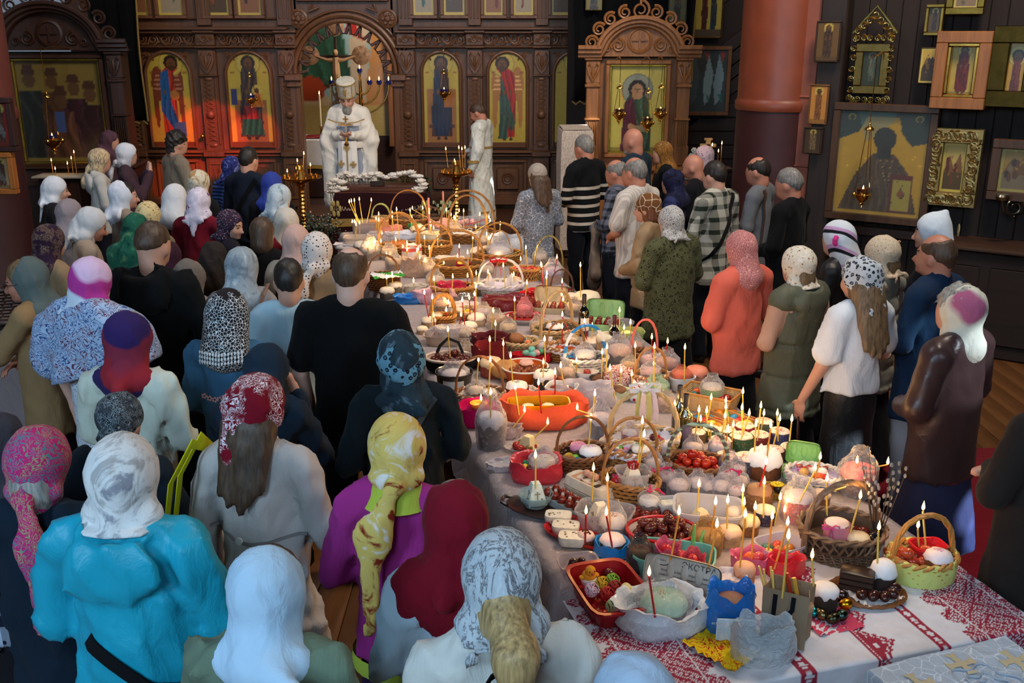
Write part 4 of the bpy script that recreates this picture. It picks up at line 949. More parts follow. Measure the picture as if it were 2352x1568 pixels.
def head_piece(kind,m,rot,h,seed,**k):
 """scarves, kerchiefs and hair, built in the head's own turned frame"""
 S=SDF((-.42,-.46,k.get('zlo',.9)),(.42,.34,1.80),h);S.R,S.pv=rot
 fo=.004
 if kind in('hood','tail','kerchief','veil','shawl','turban','bandana','cone'):
  S.ell((0,-.016,1.610),(.098,.117,.108),.02)
  if kind not in('turban','bandana'):S.cap((0,-.02,1.58),(0,-.028,1.48),.094,.078,.03,(1,1.06,1))
 if kind in('hood','shawl'):
  S.cap((0,-.03,1.50),(0,-.05,1.40),.085,.105,.04,(1.05,1,1));S.cap((-.09,-.04,1.405),(.09,-.04,1.405),.055,k=.05)
  S.cap((0,.05,1.44),(0,.08,1.38),.055,.04,.04);fo=.007
  if kind=='shawl':
   S.R=None;w_=k.get('w',.3);S.cap((-w_*.62,-.03,1.40),(w_*.62,-.03,1.40),.075,k=.05);S.cap((0,-.09,1.36),(0,-.12,k.get('zt',1.12)),w_*.8,.04,.05,(1,.32,1))
   for s in(-1,1):S.cap((s*w_*.62,-.03,1.39),(s*(w_*.86),.0,k.get('zs',1.22)),.085,.08,.04)
   S.R,S.pv=rot;fo=.010
 if kind=='tail':
  S.ell((0,-.115,1.485),(.034,.026,.026),.02);S.cap((0,-.125,1.49),(k.get('tx',0),-.155,1.32),.022,.055,.03,(1,.45,1));S.cap((k.get('tx',0),-.155,1.33),(k.get('tx',0)*1.3,-.145,k.get('zt',1.14)),.055,.03,.03,(1,.4,1));fo=.006
  S.cap((-.07,-.05,1.50),(0,-.10,1.485),.03,.022,.02);S.cap((.07,-.05,1.50),(0,-.10,1.485),.03,.022,.02)
 if kind=='kerchief':
  S.ell((0,-.100,1.475),(.026,.022,.020),.012);S.ell((0,-.085,1.448),(.105,.050,.016),.012)
  for s in(-1,1)if k.get('ties',1)else():S.cap((s*.01,-.112,1.470),(s*.085,-.135,1.425),.014,.024,.010,(1,.4,1))
  if k.get('zt',1.45)<1.40:S.cap((0,-.108,1.50),(0,-.125,k['zt']),.07,.02,.03,(1,.35,1))
  S.cap((-.07,-.03,1.48),(.07,-.03,1.48),.052,k=.03);S.cap((0,.03,1.455),(0,.05,1.43),.05,.03,.03);fo=.005
 if kind=='veil':
  S.cap((0,-.04,1.56),(0,-.075,1.40),.10,.115,.04,(1.1,.8,1))
 if kind=='bandana':
  S.cap((0,-.10,1.585),(k.get('tx',0),-.125,k.get('zt',1.38)),.09,.012,.03,(1,.42,1));S.cap((-.085,-.02,1.58),(-.04,-.13,k.get('zt',1.38)+.06),.03,.016,.04,(1,.6,1));S.cap((.085,-.02,1.58),(.05,-.12,k.get('zt',1.38)+.08),.03,.016,.04,(1,.6,1));S.ell((0,-.11,1.52),(.05,.022,.03),.02);fo=.006
 if kind=='turban':S.cap((-.02,-.12,1.53),(.02,-.12,1.53),.03,k=.03);fo=.006
 if kind=='cone':S.cap((0,-.03,1.60),(0,-.10,1.71),.09,.02,.05);S.cap((0,-.06,1.52),(0,-.11,1.42),.08,.06,.04)
 if kind=='cap':S.ell((0,-.016,1.615),(.094,.112,.104),.02);S.plane((0,0,1.535),(0,.25,-1));fo=0
 if kind in('hood','tail','kerchief','veil','shawl','cone'):
  S.ell((0,.125,1.545),(.070,.105,.092),.014,'sub');S.cap((0,.09,1.47),(0,.12,1.44),.03,k=.01,op='sub')
 if kind in('turban','bandana'):S.ell((0,.12,1.50),(.085,.12,.115),.014,'sub');S.plane((0,-.02,1.515 if kind=='turban' else 1.30),(0,.35,-1))
 if kind=='back':
  S.ell((0,-.034,1.604),(.103,.120,.114),.02);S.cap((0,-.03,1.56),(0,-.03,1.47),.098,.085,.03);S.cap((0,-.03,1.47),(0,-.05,1.40),.09,.10,.04)
  k.get('short')or(S.cap((-.10,-.04,1.40),(.10,-.04,1.40),.05,k=.05),S.cap((0,-.09,1.42),(k.get('tx',.05),-.16,1.36),.05,.03,.04));S.plane((0,.015,1.66),(0,.75,.66));S.ell((0,.125,1.53),(.072,.12,.10),.014,'sub');fo=.006
 if kind=='hair':
  st=k.get('st','short')
  S.ell((0,-.014,1.611),(.084,.103,.100),.02)
  if st in('short','bald','crop','top'):S.cap((0,-.052,1.58),(0,-.050,1.545),.066,.055,.03);S.plane((0,-.03,1.575 if st=='crop' else 1.530),(0,.35,-1),.03);S.ell((0,.135,1.555),(.073,.095,.098),.012,'sub');[S.ell((s*.085,.0,1.55),(.022,.035,.042),.01,'sub')for s in(-1,1)]
  if st=='bald':S.ell((0,.012,1.70),(.066,.085,.062),.02,'sub')
  if st=='crop':pass
  if st=='curly':S.ell((0,-.02,1.625),(.094,.108,.098),.03);S.cap((0,-.06,1.57),(0,-.06,1.51),.072,.06,.03);S.ell((0,.14,1.555),(.075,.09,.10),.012,'sub');S.fold(.016,seed,(90,90,90),4)
  if st in('bob','long','pony','front'):
   S.cap((0,-.03,1.60),(0,-.035,1.50),.088,.085,.03)
  if st=='long':
   z=k.get('zt',1.18);S.cap((-.05,-.07,1.52),(-.075,-.125,z+.03),.058,.016,.03);S.cap((.05,-.07,1.52),(.08,-.12,z+.05),.058,.015,.03);S.cap((0,-.08,1.52),(.01,-.135,z-.02),.06,.018,.03);S.cap((-.03,-.08,1.45),(-.04,-.135,z-.01),.05,.014,.03);S.cap((.03,-.08,1.45),(.045,-.135,z+.01),.05,.014,.03)
  if st=='pony':S.cap((0,-.10,1.54),(k.get('tx',0),-.16,1.44),.045,.055,.03);S.cap((k.get('tx',0),-.16,1.44),(k.get('tx',0),-.15,k.get('zt',1.30)),.055,.022,.03)
  if st in('bob','long','pony','front'):S.ell((0,.125,1.55),(.070,.10,.105),.014,'sub')
  if st=='beard':S.d[:]=.15;S.ell((0,.07,1.475),(.055,.055,.06),.03);S.cap((0,.09,1.46),(0,.095,1.34),.050,.014,.03,(1,.6,1));S.cap((-.03,.113,1.524),(.03,.113,1.524),.010,k=.02)
  if st=='stubble':S.d[:]=.15;S.ell((0,.058,1.492),(.050,.048,.036),.03);S.ell((0,.12,1.512),(.02,.02,.012),.01,'sub')
  S.fold(.005,seed,(120,120,16),4)
 elif fo:S.fold(fo*.85,seed,(62,62,24),5);S.fold(fo*.5,seed+9,(110,110,40),4)
 return S.mesh(kind,m)
HCOL={'dark':(40,32,28),'brown':(78,58,44),'grey':(120,116,112),'white':(150,146,140),'blond':(172,142,96),'ash':(120,96,70),'red':(110,64,40)}
def hairm(c):
 key=('hair',c)
 if key not in _MC:
  t=NT('hair');k=lin(HCOL[c]);n=t.noise(t.co((90,90,7)),1,4,.6)
  t.bump(n,.3,.004);_MC[key]=t.fin(t.ramp(n,[(.3,tuple(x*.45 for x in k[:3])+(1,)),(.7,tuple(x*1.5 for x in k[:3])+(1,))]),.5,spec=.4)
 return _MC[key]
PEOPLE=[];pseed=[0]
TARGET=(-2.0,12.3)
def person(px,py,h,label,top,bot,head=None,hair=None,pose='clasp',yaw=None,dy=0,hy=0,hp=10,hr=0,bw=1.0,fat=1.0,res=.02,skin=None,fine=False,face=False,garb=None,xy=None,zb=0.0):
 """one standing figure; (px, py) is where the crown of the head falls in the photograph"""
 pseed[0]+=1;sd=pseed[0];sc=h/1.70
 x,y=xy if xy else onz(px,py,zb+h*1.012)
 if yaw is None:yaw=math.degrees(math.atan2(-(TARGET[0]-x),TARGET[1]-y))+dy
 r=thing('person',(x,y,zb),label,'person',None,RAD(yaw));r.scale=(sc,)*3
 poses=pose if isinstance(pose,tuple)else(pose,pose)
 hb=min(res,.0108 if fine else .0122)if(face or fine)else res
 bm,rot=body_mesh(poses,bw,fat,hy,hp,hr,hb,skin or SKIN,fine,face,bare=top.get('sleeve','long')!='long')
 link('body',bm,r)
 if face:
  S_R,pv=rot
  for s in(-1,1):
   q=np.array((s*.031,.0905,1.583));q=q if S_R is None else S_R@(q-pv)+pv
   e=MB();e.ell((0,0,0),(.0125,.0115,.0085),10,8);e.build('eye',mat((60,50,46),.15),r,180,tuple(q))
 T=dict(top);nm=T.pop('n','jacket');col=T.pop('m');rs_=T.pop('res',.02)
 me=garment(poses,bw,fat,T.pop('off',.022),T.pop('hem',.80),T.pop('flare',.02),T.pop('sleeve','long'),rs_,col,sd,**T)
 g=link(nm,me,r)
 if bot:link({'skirt':'skirt','pants':'trousers'}[bot[0]],legs(bot[0],bot[1],bw,fat,bot[2],.028,sd,flare=bot[3]if len(bot)>3 else 0,th=top.get('hem',.8)),r)
 for it in(head or[]):
  it=dict(it);kd=it.pop('k');mm=it.pop('m');link({'cap':'knitted_cap'}.get(kd,'headscarf'),head_piece(kd,mm,rot,it.pop('res',.0125),sd*3,**it),r)
 if hair:
  hh=[hair]if isinstance(hair[0],str)else hair
  for q in hh:link('beard' if q[0]in('beard','stubble')else 'hair',head_piece('hair',hairm(q[1]),rot,.0125,sd*5,st=q[0],**(q[2]if len(q)>2 else{})),r)
 PEOPLE.append((r,g,me,rot,h));return r
def band(P,name,pts,width,m,lab=None,cat='bag',lift=.012,back=True,thick=.006,parent=False):
 """a strap laid over the back of a garment: pts are (x, z) seen from behind"""
 r,g,me,rot,_h=P if isinstance(P,tuple)else PEOPLE[-1]
 bv=BVHTree.FromPolygons([v.co for v in me.vertices],[p.vertices for p in me.polygons]);L=[]
 fine=[]
 for(a,b)in zip(pts[:-1],pts[1:]):fine+=[(a[0]+(b[0]-a[0])*t/6,a[1]+(b[1]-a[1])*t/6)for t in range(6)]
 fine.append(pts[-1])
 s=-1 if back else 1
 for(x,z)in fine:
  hit=bv.ray_cast(Vector((x,s*1.0,z)),Vector((0,-s,0)));
  L.append((x,(hit[0].y if hit[0]else(L[-1][1]if L else-.1))+s*lift*.5,z))
 m_=MB();rs=[]
 for i,p in enumerate(L):
  a=Vector(L[max(i-1,0)]);b=Vector(L[min(i+1,len(L)-1)]);t=(b-a).normalized();w_=t.cross(Vector((0,s,0))).normalized()*width/2;n=Vector((0,s,0))*thick
  p=Vector(p);rs.append([p-w_,p+w_,p+w_+n,p-w_+n])
 m_.rings(rs,0,True,True,True)
 if parent:return m_.build(name,m,r,40)
 o=m_.build(name,m,None,40,tuple(r.location));o.rotation_euler=r.rotation_euler;o.scale=r.scale
 return tag(o,lab,cat)
def settle_crowd():
 """keep neighbours an elbow apart: slide each along its own line of sight, growing or shrinking a little"""
 pp=PEOPLE[2:];n=len(pp);k=np.ones(n);b=np.array([(p[0].location.x,p[0].location.y)for p in pp]);w_=np.array([p[4]for p in pp])
 old=[tuple(round(q,4)for q in p[0].location)for p in pp]
 for it in range(260):
  P=b*k[:,None];mv=0
  for i in range(n):
   d=P-P[i];dd=np.hypot(d[:,0],d[:,1])
   for j in np.nonzero((dd<.47)&(dd>0))[0]:
    if j>i:
     f,q=(i,j)if np.hypot(*P[i])>np.hypot(*P[j])else(j,i);k[f]=min(k[f]*1.004,1.07);k[q]=max(k[q]/1.004,.945);mv+=1
  if not mv:break
 for i,p in enumerate(pp):
  x,y=b[i]*k[i];hn=EYE-(EYE-w_[i]*1.012)*k[i];f=hn/(w_[i]*1.012);f=max(.9,min(1.1,f))
  for o in list(COL.objects):
   if o.parent is None and o.type in('EMPTY','MESH')and o.get('label')and tuple(round(q,4)for q in o.location)==old[i]:
    o.location=(x,y,o.location.z);o.scale=tuple(q*f for q in o.scale)if o.matrix_world.is_identity or True else o.scale
 return k
 # ====== the congregation
def F(r,g,b,**k):return fab('plain',(r,g,b),**k)
SKD=('skirt',F(24,22,28),.12,.06);SKB=('skirt',F(18,18,22),.10,.05);PAN=('pants',F(22,24,32),.04);JEAN=('pants',F(36,48,72),.04);PGR=('pants',F(150,146,150),.05)
NAVY,BLACK=F(22,28,42),F(12,12,14)
def W(px,py,h,label,coat,hem,head,bot=SKD,**k):
 g=dict(k.pop('g',{}));g.setdefault('m',coat);g.setdefault('hem',hem);k.setdefault('bw',.92)
 if py>600 and px<2000:g.setdefault('res',.0155);g.setdefault('fold',.019);k.setdefault('res',.023)
 return person(px,py,h,label,g,bot,head if isinstance(head,list)else[head],**k)
def M_(px,py,h,label,coat,hem,hair,bot=PAN,**k):
 g=dict(k.pop('g',{}));g.setdefault('m',coat);g.setdefault('hem',hem);k.setdefault('bw',1.08);k.setdefault('fat',1.05)
 return person(px,py,h,label,g,bot,k.pop('head',None),hair,**k)
robe=fab('plain',(232,224,212),rough=.5,sheen=.4);GT=fab('plain',(176,140,78),rough=.4)
def priest_cape(S):
 S.cap((0,-.02,1.42),(0,-.02,.30),.14,.29,.06,(1,.62,1));S.cap((-.13,-.02,1.38),(-.27,.04,1.08),.09,.10,.06);S.cap((.13,-.02,1.38),(.27,.04,1.08),.09,.10,.06)
 S.cap((-.27,.05,1.02),(-.25,.06,.30),.08,.09,.08);S.cap((.27,.05,1.02),(.25,.06,.30),.08,.09,.08)
 S.cap((0,.30,.92),(0,.34,.1),.14,.21,.03,(1,1.3,1),op='sub')
pr=person(822,207,1.80,'person in white vestments and tall white hat holding a gold cross, facing us',dict(n='phelonion',m=robe,hem=.16,flare=.14,off=.03,extra=priest_cape,fold=.014,res=.016),None,None,[('beard','white')],'hold',yaw=180,hp=22,bw=1.12,fat=1.15,fine=True,face=True,xy=(-2.12,13.2),zb=.34)
pm_,prot=PEOPLE[-1][0],PEOPLE[-1][3]
S=SDF((-.4,-.3,.0),(.4,.4,1.3),.018);S.cap((0,.02,1.25),(0,.02,.1),.17,.27,.03,(1,.8,1));S.fold(.012,5,(40,40,3),4);S.plane((0,0,.04),(0,0,-1));S.plane((0,0,1.25),(0,0,1))
link('inner_robe',S.mesh('robe',fab('plain',(150,158,176),rough=.6)),pm_)
m=MB();rs=[]
for i in range(14):
 z=1.36-i*.094;y=.205+.030*i/13+(.02 if i>3 else-.04+.02*i);wd=.105+.03*i/13
 rs.append([(-wd,y-.03,z),(-wd*.5,y+.008,z),(-.006,y,z),(.006,y,z),(wd*.5,y+.008,z),(wd,y-.03,z),(wd,y-.05,z),(-wd,y-.05,z)])
m.rings(rs[3:],0,True,True,True);st=m.build('stole',fab('plain',(240,236,232),rough=.5),pm_)
def small_cross(mb,c,s):
 for a in range(4):
  R_=Matrix.Rotation(a*PI/2,3,'Y');mb.add([R_@Vector(p)+Vector(c)for p in[(-.15*s,0,.12*s),(.15*s,0,.12*s),(.38*s,0,.75*s),(.1*s,0,.6*s),(0,0,.95*s),(-.1*s,0,.6*s),(-.38*s,0,.75*s)]]+[R_@Vector(p)+Vector(c)for p in[(0,-.006,.5*s)]],[(6,5,4,3,2,1,0)],0)
 mb.ell(c,(.12*s,.006,.12*s),8,5)
for(x,z)in((-.07,.80),(.075,.81),(-.075,.42),(.08,.43),(0,1.0)):
 m=MB();small_cross(m,(x,.255 if z<.9 else .252,z),.055);m.build('gold_cross_applique',GT,st)
m=MB();m.box((0,.245,.55),(.018,.012,.9),0,0,.003);m.build('gold_braid',GT,st)
m=MB();m.lathe([(.20,0),(.205,.03),(.205,.06),(.20,.075)],28,(0,.03,.99),1,.98);m.build('belt',robe,pm_)
def on_head(o,rot):
 R_,pv=rot
 if R_ is not None:o.matrix_local=Matrix.Translation(Vector(pv))@Matrix(R_.tolist()).to_4x4()@Matrix.Translation(-Vector(pv))
m=MB();m.lathe([(.100,1.62),(.104,1.64),(.112,1.78),(.116,1.80),(.105,1.815),(0,1.83)],26,(0,-.012,0),1,1.1);ht=m.build('mitre_hat',fab('brush',(232,228,220),(200,176,120),2.0,(216,206,190),rough=.5),pm_);on_head(ht,prot)
m=MB()
for zz in(1.63,1.795):m.lathe([(.108+(zz-1.63)*.06,zz-.008),(.112+(zz-1.63)*.06,zz),(.108+(zz-1.63)*.06,zz+.008)],26,(0,-.012,0),1,1.1,cap0=False,cap1=False)
for a in range(8):m.tube([(.107*math.cos(a*PI/4),-.012+.118*math.sin(a*PI/4),1.63),(.115*math.cos(a*PI/4),-.012+.127*math.sin(a*PI/4),1.79)],.005,5)
m.box((0,.118,1.715),(.035,.012,.07),0,0,.006);m.build('gold_trim',GT,ht)
for s in(-1,1):m=MB();m.tube([(s*.22,.18,1.335),(s*.12,.215,1.30),(s*.02,.20,1.29)],.018,6,flat=.4);m.build('gold_band',GT,pm_)
hl=Matrix.Rotation(RAD(180),4,'Z')
ac=thing('hand_cross',(-2.12,13.2-.26,1.45),'gold altar cross held upright by the person in white vestments','cross')
m=MB();m.box((0,0,.17),(.022,.012,.36),0,0,.004);m.box((0,0,.24),(.17,.012,.022),0,0,.004);m.box((0,0,.31),(.07,.012,.018),0,0,.003);m.lathe([(.03,-.02),(.034,0),(.012,.03)],10);m.build('cross_body',gold(),ac)
m=MB();m.box((-.08,-.002,.24),(.03,.016,.03),0,0,.004);m.box((.08,-.002,.24),(.03,.016,.03),0,0,.004);m.ell((0,-.01,.2),(.014,.008,.07),8,6);m.build('enamel_plates',mat((170,160,150),.3),ac)
dfab=fab('brush',(232,232,224),(214,212,200),1.2,(196,190,170),rough=.45)
dk=person(1101,236,1.72,'person in a long white and gold altar robe with dark hair, standing in profile',dict(n='sticharion',m=dfab,hem=.10,flare=.10,off=.04,fold=.012,res=.016,collar=.0),None,None,[('short','brown'),('stubble','brown')],('clasp','down'),yaw=72,hp=24,bw=1.02,fine=True,face=True,skin=SKIN_R,xy=(-.42,13.75),zb=.19)
m=MB();m.lathe([(.07,1.40),(.064,1.44),(.062,1.475),(.056,1.475)],20,(0,-.012,0),cap0=False,cap1=False);m.build('black_collar',BLACK,dk)
for pts in([(-.2,1.12),(.2,1.12)],[(-.22,.26),(.22,.26)]):
 for bk in(True,False):band(PEOPLE[-1],'gold_band',pts,.03,GT,back=bk,parent=True,lift=.004)
m=MB();m.lathe([(.082,0),(.084,.02),(.082,.04)],16,(-.235,.03,.93),cap0=False,cap1=False);m.build('cuff_band',GT,dk)
m=MB();m.box((-2.1,13.2,.17),(1.2,.9,.34),0,0,.015);struct(m.build('ambo_floor',wood((92,54,32),.35,0)))
W(118,402,1.58,'person in a plain white kerchief and dark top beside the round pillar, in profile',F(30,26,28),.8,dict(k='kerchief',m=F(222,222,228),zt=1.25),yaw=-62,face=True,hair=('front','brown'))
W(222,338,1.66,'person in a cream hooded jacket and brown and gold swirled headscarf',F(196,190,182),.80,dict(k='tail',m=fab('brush',(214,190,150),(120,70,40),1.4,(230,222,205)),zt=1.36),dy=-8,g=dict(hood=True))
W(238,330,1.66,'person in a mauve brown shawl half hidden behind the cream hooded jacket',F(70,48,56),.7,dict(k='shawl',m=F(96,66,78),w=.24),xy=(-4.95,12.4))
W(284,326,1.66,'person in a bright white knotted headscarf and plum top, hands raised to the face',F(74,52,60),.82,dict(k='tail',m=F(228,228,236),zt=1.25,tx=-.06),pose='cross',dy=-4)
W(318,372,1.60,'person in a long white shawl and beige coat, turned in profile to the right',F(150,132,116),.62,[dict(k='back',m=F(222,224,234)),],yaw=-48,hy=-14,face=True,hair=('front','dark'),pose='cross',xy=onz(275,402,1.66))
band(PEOPLE[-1],'scarf_end',[(-.12,1.40),(-.2,1.25),(-.24,1.08)],.16,F(222,224,234),parent=True)
W(152,455,1.60,'person in a beige jacket and grey white hood in the shade of the round pillar',F(130,112,108),.8,dict(k='hood',m=F(150,136,140)))
W(187,470,1.62,'person in a thin off-white headscarf and beige coat, head bowed in profile to the right',F(166,148,132),.7,dict(k='kerchief',m=F(206,204,206),zt=1.30),yaw=-60,hp=26,face=True,hair=('front','dark'),skin=SKIN_R)
W(103,512,1.60,'person in a dark maroon and grey printed headscarf low beside the pillar',F(150,122,92),.7,dict(k='hood',m=fab('paisley',(54,26,32),(130,110,100),1.6,(36,34,70))),yaw=-30)
M_(400,296,1.80,'person with dark curly hair in a loose grey brown shirt facing the icon screen',F(138,122,104),.72,('curly','dark'),dy=4,g=dict(fold=.014))
W(452,388,1.62,'person in a cream and gold satin headscarf and dark coat',F(24,24,28),.7,dict(k='kerchief',m=fab('marble',(214,202,180),(180,140,90),1.3,(150,130,110))),dy=-6)
W(398,420,1.60,'person in a white gauze headscarf hanging over a black coat',F(26,24,28),.6,dict(k='veil',m=F(216,214,216)),dy=4)
W(335,460,1.58,'person in a yellow cream printed headscarf behind the green veiled person',F(120,104,82),.7,dict(k='kerchief',m=fab('floral',(212,190,140),(170,130,80),1.2,(150,110,70))))
W(306,487,1.60,'person under a long green gauze veil',F(52,62,60),.62,dict(k='shawl',m=fab('marble',(34,92,72),(90,130,90),.8,(20,56,48)),w=.22,zt=.98,zs=1.1))
W(452,428,1.62,'person in a burgundy coat and white headscarf with a large purple flower',F(112,20,36),.55,dict(k='kerchief',m=fab('floral',(206,196,212),(110,40,92),.42,(222,210,224)),zt=1.30),bw=1.05,fat=1.1)
W(528,356,1.62,'person in a dark blue headscarf and blue striped shirt behind the dark haired man',fab('stripes',(20,26,50),(60,80,130),2.6),.8,dict(k='kerchief',m=fab('marble',(44,50,110),(120,130,180),1.6,(24,26,60))),dy=6)
M_(566,333,1.76,'person with short dark hair in a navy sweater, bag strap across the back',F(26,32,46),.8,('short','dark'),dy=-6,g=dict(collar=.004))
band(PEOPLE[-1],'crossbody_bag',[(.13,1.42),(0,1.22),(-.16,.95)],.04,BLACK,'dark strap of a bag crossing the navy sweater',lift=.01)
m=MB();m.lathe([(.072,1.42),(.07,1.455),(.064,1.46)],18,(0,-.02,0),cap0=False,cap1=False);m.build('shirt_collar',F(150,170,176),PEOPLE[-1][0])
W(621,392,1.62,'person in a plain royal blue headscarf and black coat',F(18,18,22),.6,dict(k='hood',m=F(50,66,150)),dy=4)
W(637,420,1.60,'person in a shiny silver grey headscarf, glasses and a white coat',F(196,192,184),.6,dict(k='kerchief',m=fab('marble',(176,190,200),(130,146,160),1.5,(196,208,214)),zt=1.34),dy=-30,hair=('front','ash'))
W(520,477,1.48,'child in a dark purple printed kerchief looking back to the right',F(30,26,36),.6,dict(k='kerchief',m=fab('floral',(58,40,58),(180,160,176),2.0,(40,26,40))),yaw=-60,hy=-48,hp=14,face=True,hair=('front','dark'),bw=.8)
W(598,494,1.56,'person with short brown hair in a black coat between the headscarves',F(20,18,20),.6,[],hair=('bob','brown'),bw=.95)
W(655,474,1.60,'person in a cream headscarf with grey and red panels',F(22,22,26),.6,dict(k='hood',m=fab('bands',(200,190,178),(84,92,104),.8,(140,34,40))))
W(676,513,1.62,'person in a dusty pink headscarf and cream coat with a thin black bag strap',F(186,172,154),.5,dict(k='hood',m=F(204,166,154)),dy=-4)
band(PEOPLE[-1],'shoulder_bag',[(-.10,1.44),(-.13,1.25),(-.15,1.0)],.028,BLACK,'thin black chain strap of a bag over the cream coat',lift=.01)
W(724,530,1.64,'person in a white headscarf with black polka dots and a camel coat',F(152,120,88),.4,dict(k='tail',m=fab('dots',(20,18,20),(218,204,196),1.0),zt=1.30,tx=-.08),dy=-12)
M_(341,502,1.78,'person with close cropped brown hair in a black hooded jacket',F(14,14,15),.66,('crop','brown'),dy=-10,g=dict(hood=True,collar=.01,fold=.016),bw=1.14)
W(382,552,1.55,'person in a purple quilted jacket just ahead of the cropped head',F(66,28,44),.7,dict(k='hood',m=F(60,30,44)))
W(432,592,1.52,'person in a grey coat with a black strap beside the black hooded jacket',F(150,144,138),.6,dict(k='back',m=F(120,112,106)),dy=-20)
W(487,552,1.58,'person wrapped in a long plain dark brown shawl',F(44,30,28),.5,dict(k='shawl',m=F(46,38,34),w=.28,zt=.95,zs=1.1))
W(549,565,1.66,'person in a pale grey wool headscarf and grey sweater with a leather backpack',F(150,146,146),.75,dict(k='hood',m=fab('marble',(150,160,168),(186,194,200),1.2,(122,132,142))),dy=-6,hp=14)
bp=PEOPLE[-1][0];b=thing('backpack',tuple(bp.location),'small brown leather backpack worn on the grey sweater','backpack',None,bp.rotation_euler.z)
m=MB();m.lathe([(.11,.86),(.135,.90),(.135,1.06),(.12,1.13),(.07,1.15)],20,(.06,-.21,0),1,.42,sq=4);m.build('bag_body',F(110,72,54,rough=.4),b)
for s in(-1,1):m=MB();m.tube([(.06+s*.05,-.20,1.13),(.06+s*.045,-.22,1.22),(.06+s*.1,-.13,1.42),(.06+s*.1,-.02,1.46)],.013,6,flat=.4);m.build('strap',F(120,80,60,rough=.4),b)
W(62,588,1.62,'older person with glasses and a grey green headscarf in profile, face lit orange',F(150,118,82),.6,dict(k='back',m=F(96,106,104),tx=.0),yaw=84,hy=14,hp=14,face=True,hair=('front','ash'),skin=SKIN_R,pose=('clasp','reach'),fine=True)
gl=PEOPLE[-1]
m=MB()
for s in(-1,1):m.tube([(s*.031+.02*math.cos(a*PI/6),.118,1.583+.016*math.sin(a*PI/6))for a in range(12)],.0018,4,True);m.tube([(s*.05,.116,1.587),(s*.079,.02,1.583)],.0018,4)
m.tube([(-.011,.12,1.588),(.011,.12,1.588)],.0018,4);o=m.build('glasses',metalm((120,100,80),.3),None,180,tuple(gl[0].location));o.rotation_euler=gl[0].rotation_euler;tag(o,'thin wire glasses worn by the person in the grey green headscarf','glasses')
if gl[3][0]is not None:o.matrix_world=Matrix.LocRotScale(gl[0].location,gl[0].rotation_euler,gl[0].scale)@Matrix.Translation(Vector(gl[3][1]))@Matrix(gl[3][0].tolist()).to_4x4()@Matrix.Translation(-Vector(gl[3][1]))
W(197,588,1.66,'person in a white and lilac silk scarf and a pale blue paisley shawl',fab('floral',(206,212,222),(50,60,84),2.2,(220,222,230)),.36,[dict(k='kerchief',m=fab('bands',(214,224,240),(190,60,150),.9,(222,190,224)),zt=1.22)],pose='down',dy=-14,g=dict(sleeve='short'),bw=1.06,fat=1.08,skin=SKIN_P)
S=SDF((-.55,-.4,.9),(.55,.4,1.6),.018);torso_prims(S,1.06,1.08,.045);S.cap((-.24,-.02,1.33),(-.27,-.02,1.16),.11,.115,.05);S.cap((.24,-.02,1.33),(.27,-.02,1.22),.11,.11,.05);S.cap((0,-.06,1.3),(-.03,-.14,1.1),.25,.16,.05,(1,.5,1));S.plane((-.25,0,1.05),(.25,0,-1));S.fold(.012,77,(30,30,20),5);S.cap((0,0,1.40),(0,.02,1.64),.07,.09,.01,op='sub')
link('paisley_shawl',S.mesh('shawl',fab('paisley',(176,196,226),(58,84,140),.9,(110,60,80),seed=2)),PEOPLE[-1][0])
W(283,713,1.66,'person in a cream trench jacket with blond hair above a red and purple scarf',F(206,210,196),.62,dict(k='back',m=fab('bands',(52,36,92),(150,40,52),1.0,(130,44,66),seed=3)),hair=('front','blond'),pose='clasp',dy=-14,hp=16,bw=1.02,g=dict(collar=.008))
band(PEOPLE[-1],'yoke_seam',[(-.17,1.14),(0,1.11),(.17,1.14)],.012,F(180,184,172),parent=True,lift=.006)
W(516,662,1.64,'person in a white lace veil and a blue denim jacket',F(64,110,146),.70,[dict(k='cap',m=F(40,34,36)),dict(k='veil',m=fab('lace',(40,38,42),(226,230,234),1.45))],dy=-6,hp=14,bw=.96)
vp,vrot=PEOPLE[-1][0],PEOPLE[-1][3];m=MB()
for i in range(15):
 x=-.105+i*.015;y=-.17+3.0*x*x;
 for q in range(3):m.ell((x,y,1.385-q*.022+.015*abs(x)*10),(.006,.006,.009),6,5)
 m.tube([(x,y,1.40),(x,y,1.34)],.0015,3)
o=m.build('bead_fringe',F(226,228,230),vp);o['kind']='stuff';on_head(o,vrot)
m=MB()
for i in range(9):m.lathe([(.011,0),(.008,.004),(0,.006)],5,(0,0,0))
o=MB()
for i in range(9):
 a=-.10+i*.025
 for q in range(5):o.ell((a+.010*math.cos(q*1.26),-.155,1.205-.02*math.sin(i*.7)+.010*math.sin(q*1.26)),(.006,.004,.006),5,4)
o.build('flower_embroidery',F(224,170,170),vp)
W(592,782,1.60,'person bending forward in a dark blue denim jacket with the hood up',F(28,42,58),.6,dict(k='hood',m=F(28,44,60)),hp=42,dy=-10,bw=1.02,pose='cross')
M_(748,640,1.60,'person in a pale blue shirt mostly hidden behind the large black t-shirt',F(176,206,220),.75,('short','dark'),dy=0,bw=1.0,xy=(-1.28,5.55))
M_(801,560,1.82,'large person with thinning brown hair in a black t-shirt, arms at the sides',BLACK,.78,('bald','brown'),('pants',F(24,32,48),.04),pose='down',dy=-14,hp=8,bw=1.22,fat=1.16,g=dict(sleeve='short'),skin=SKIN_P,fine=True)
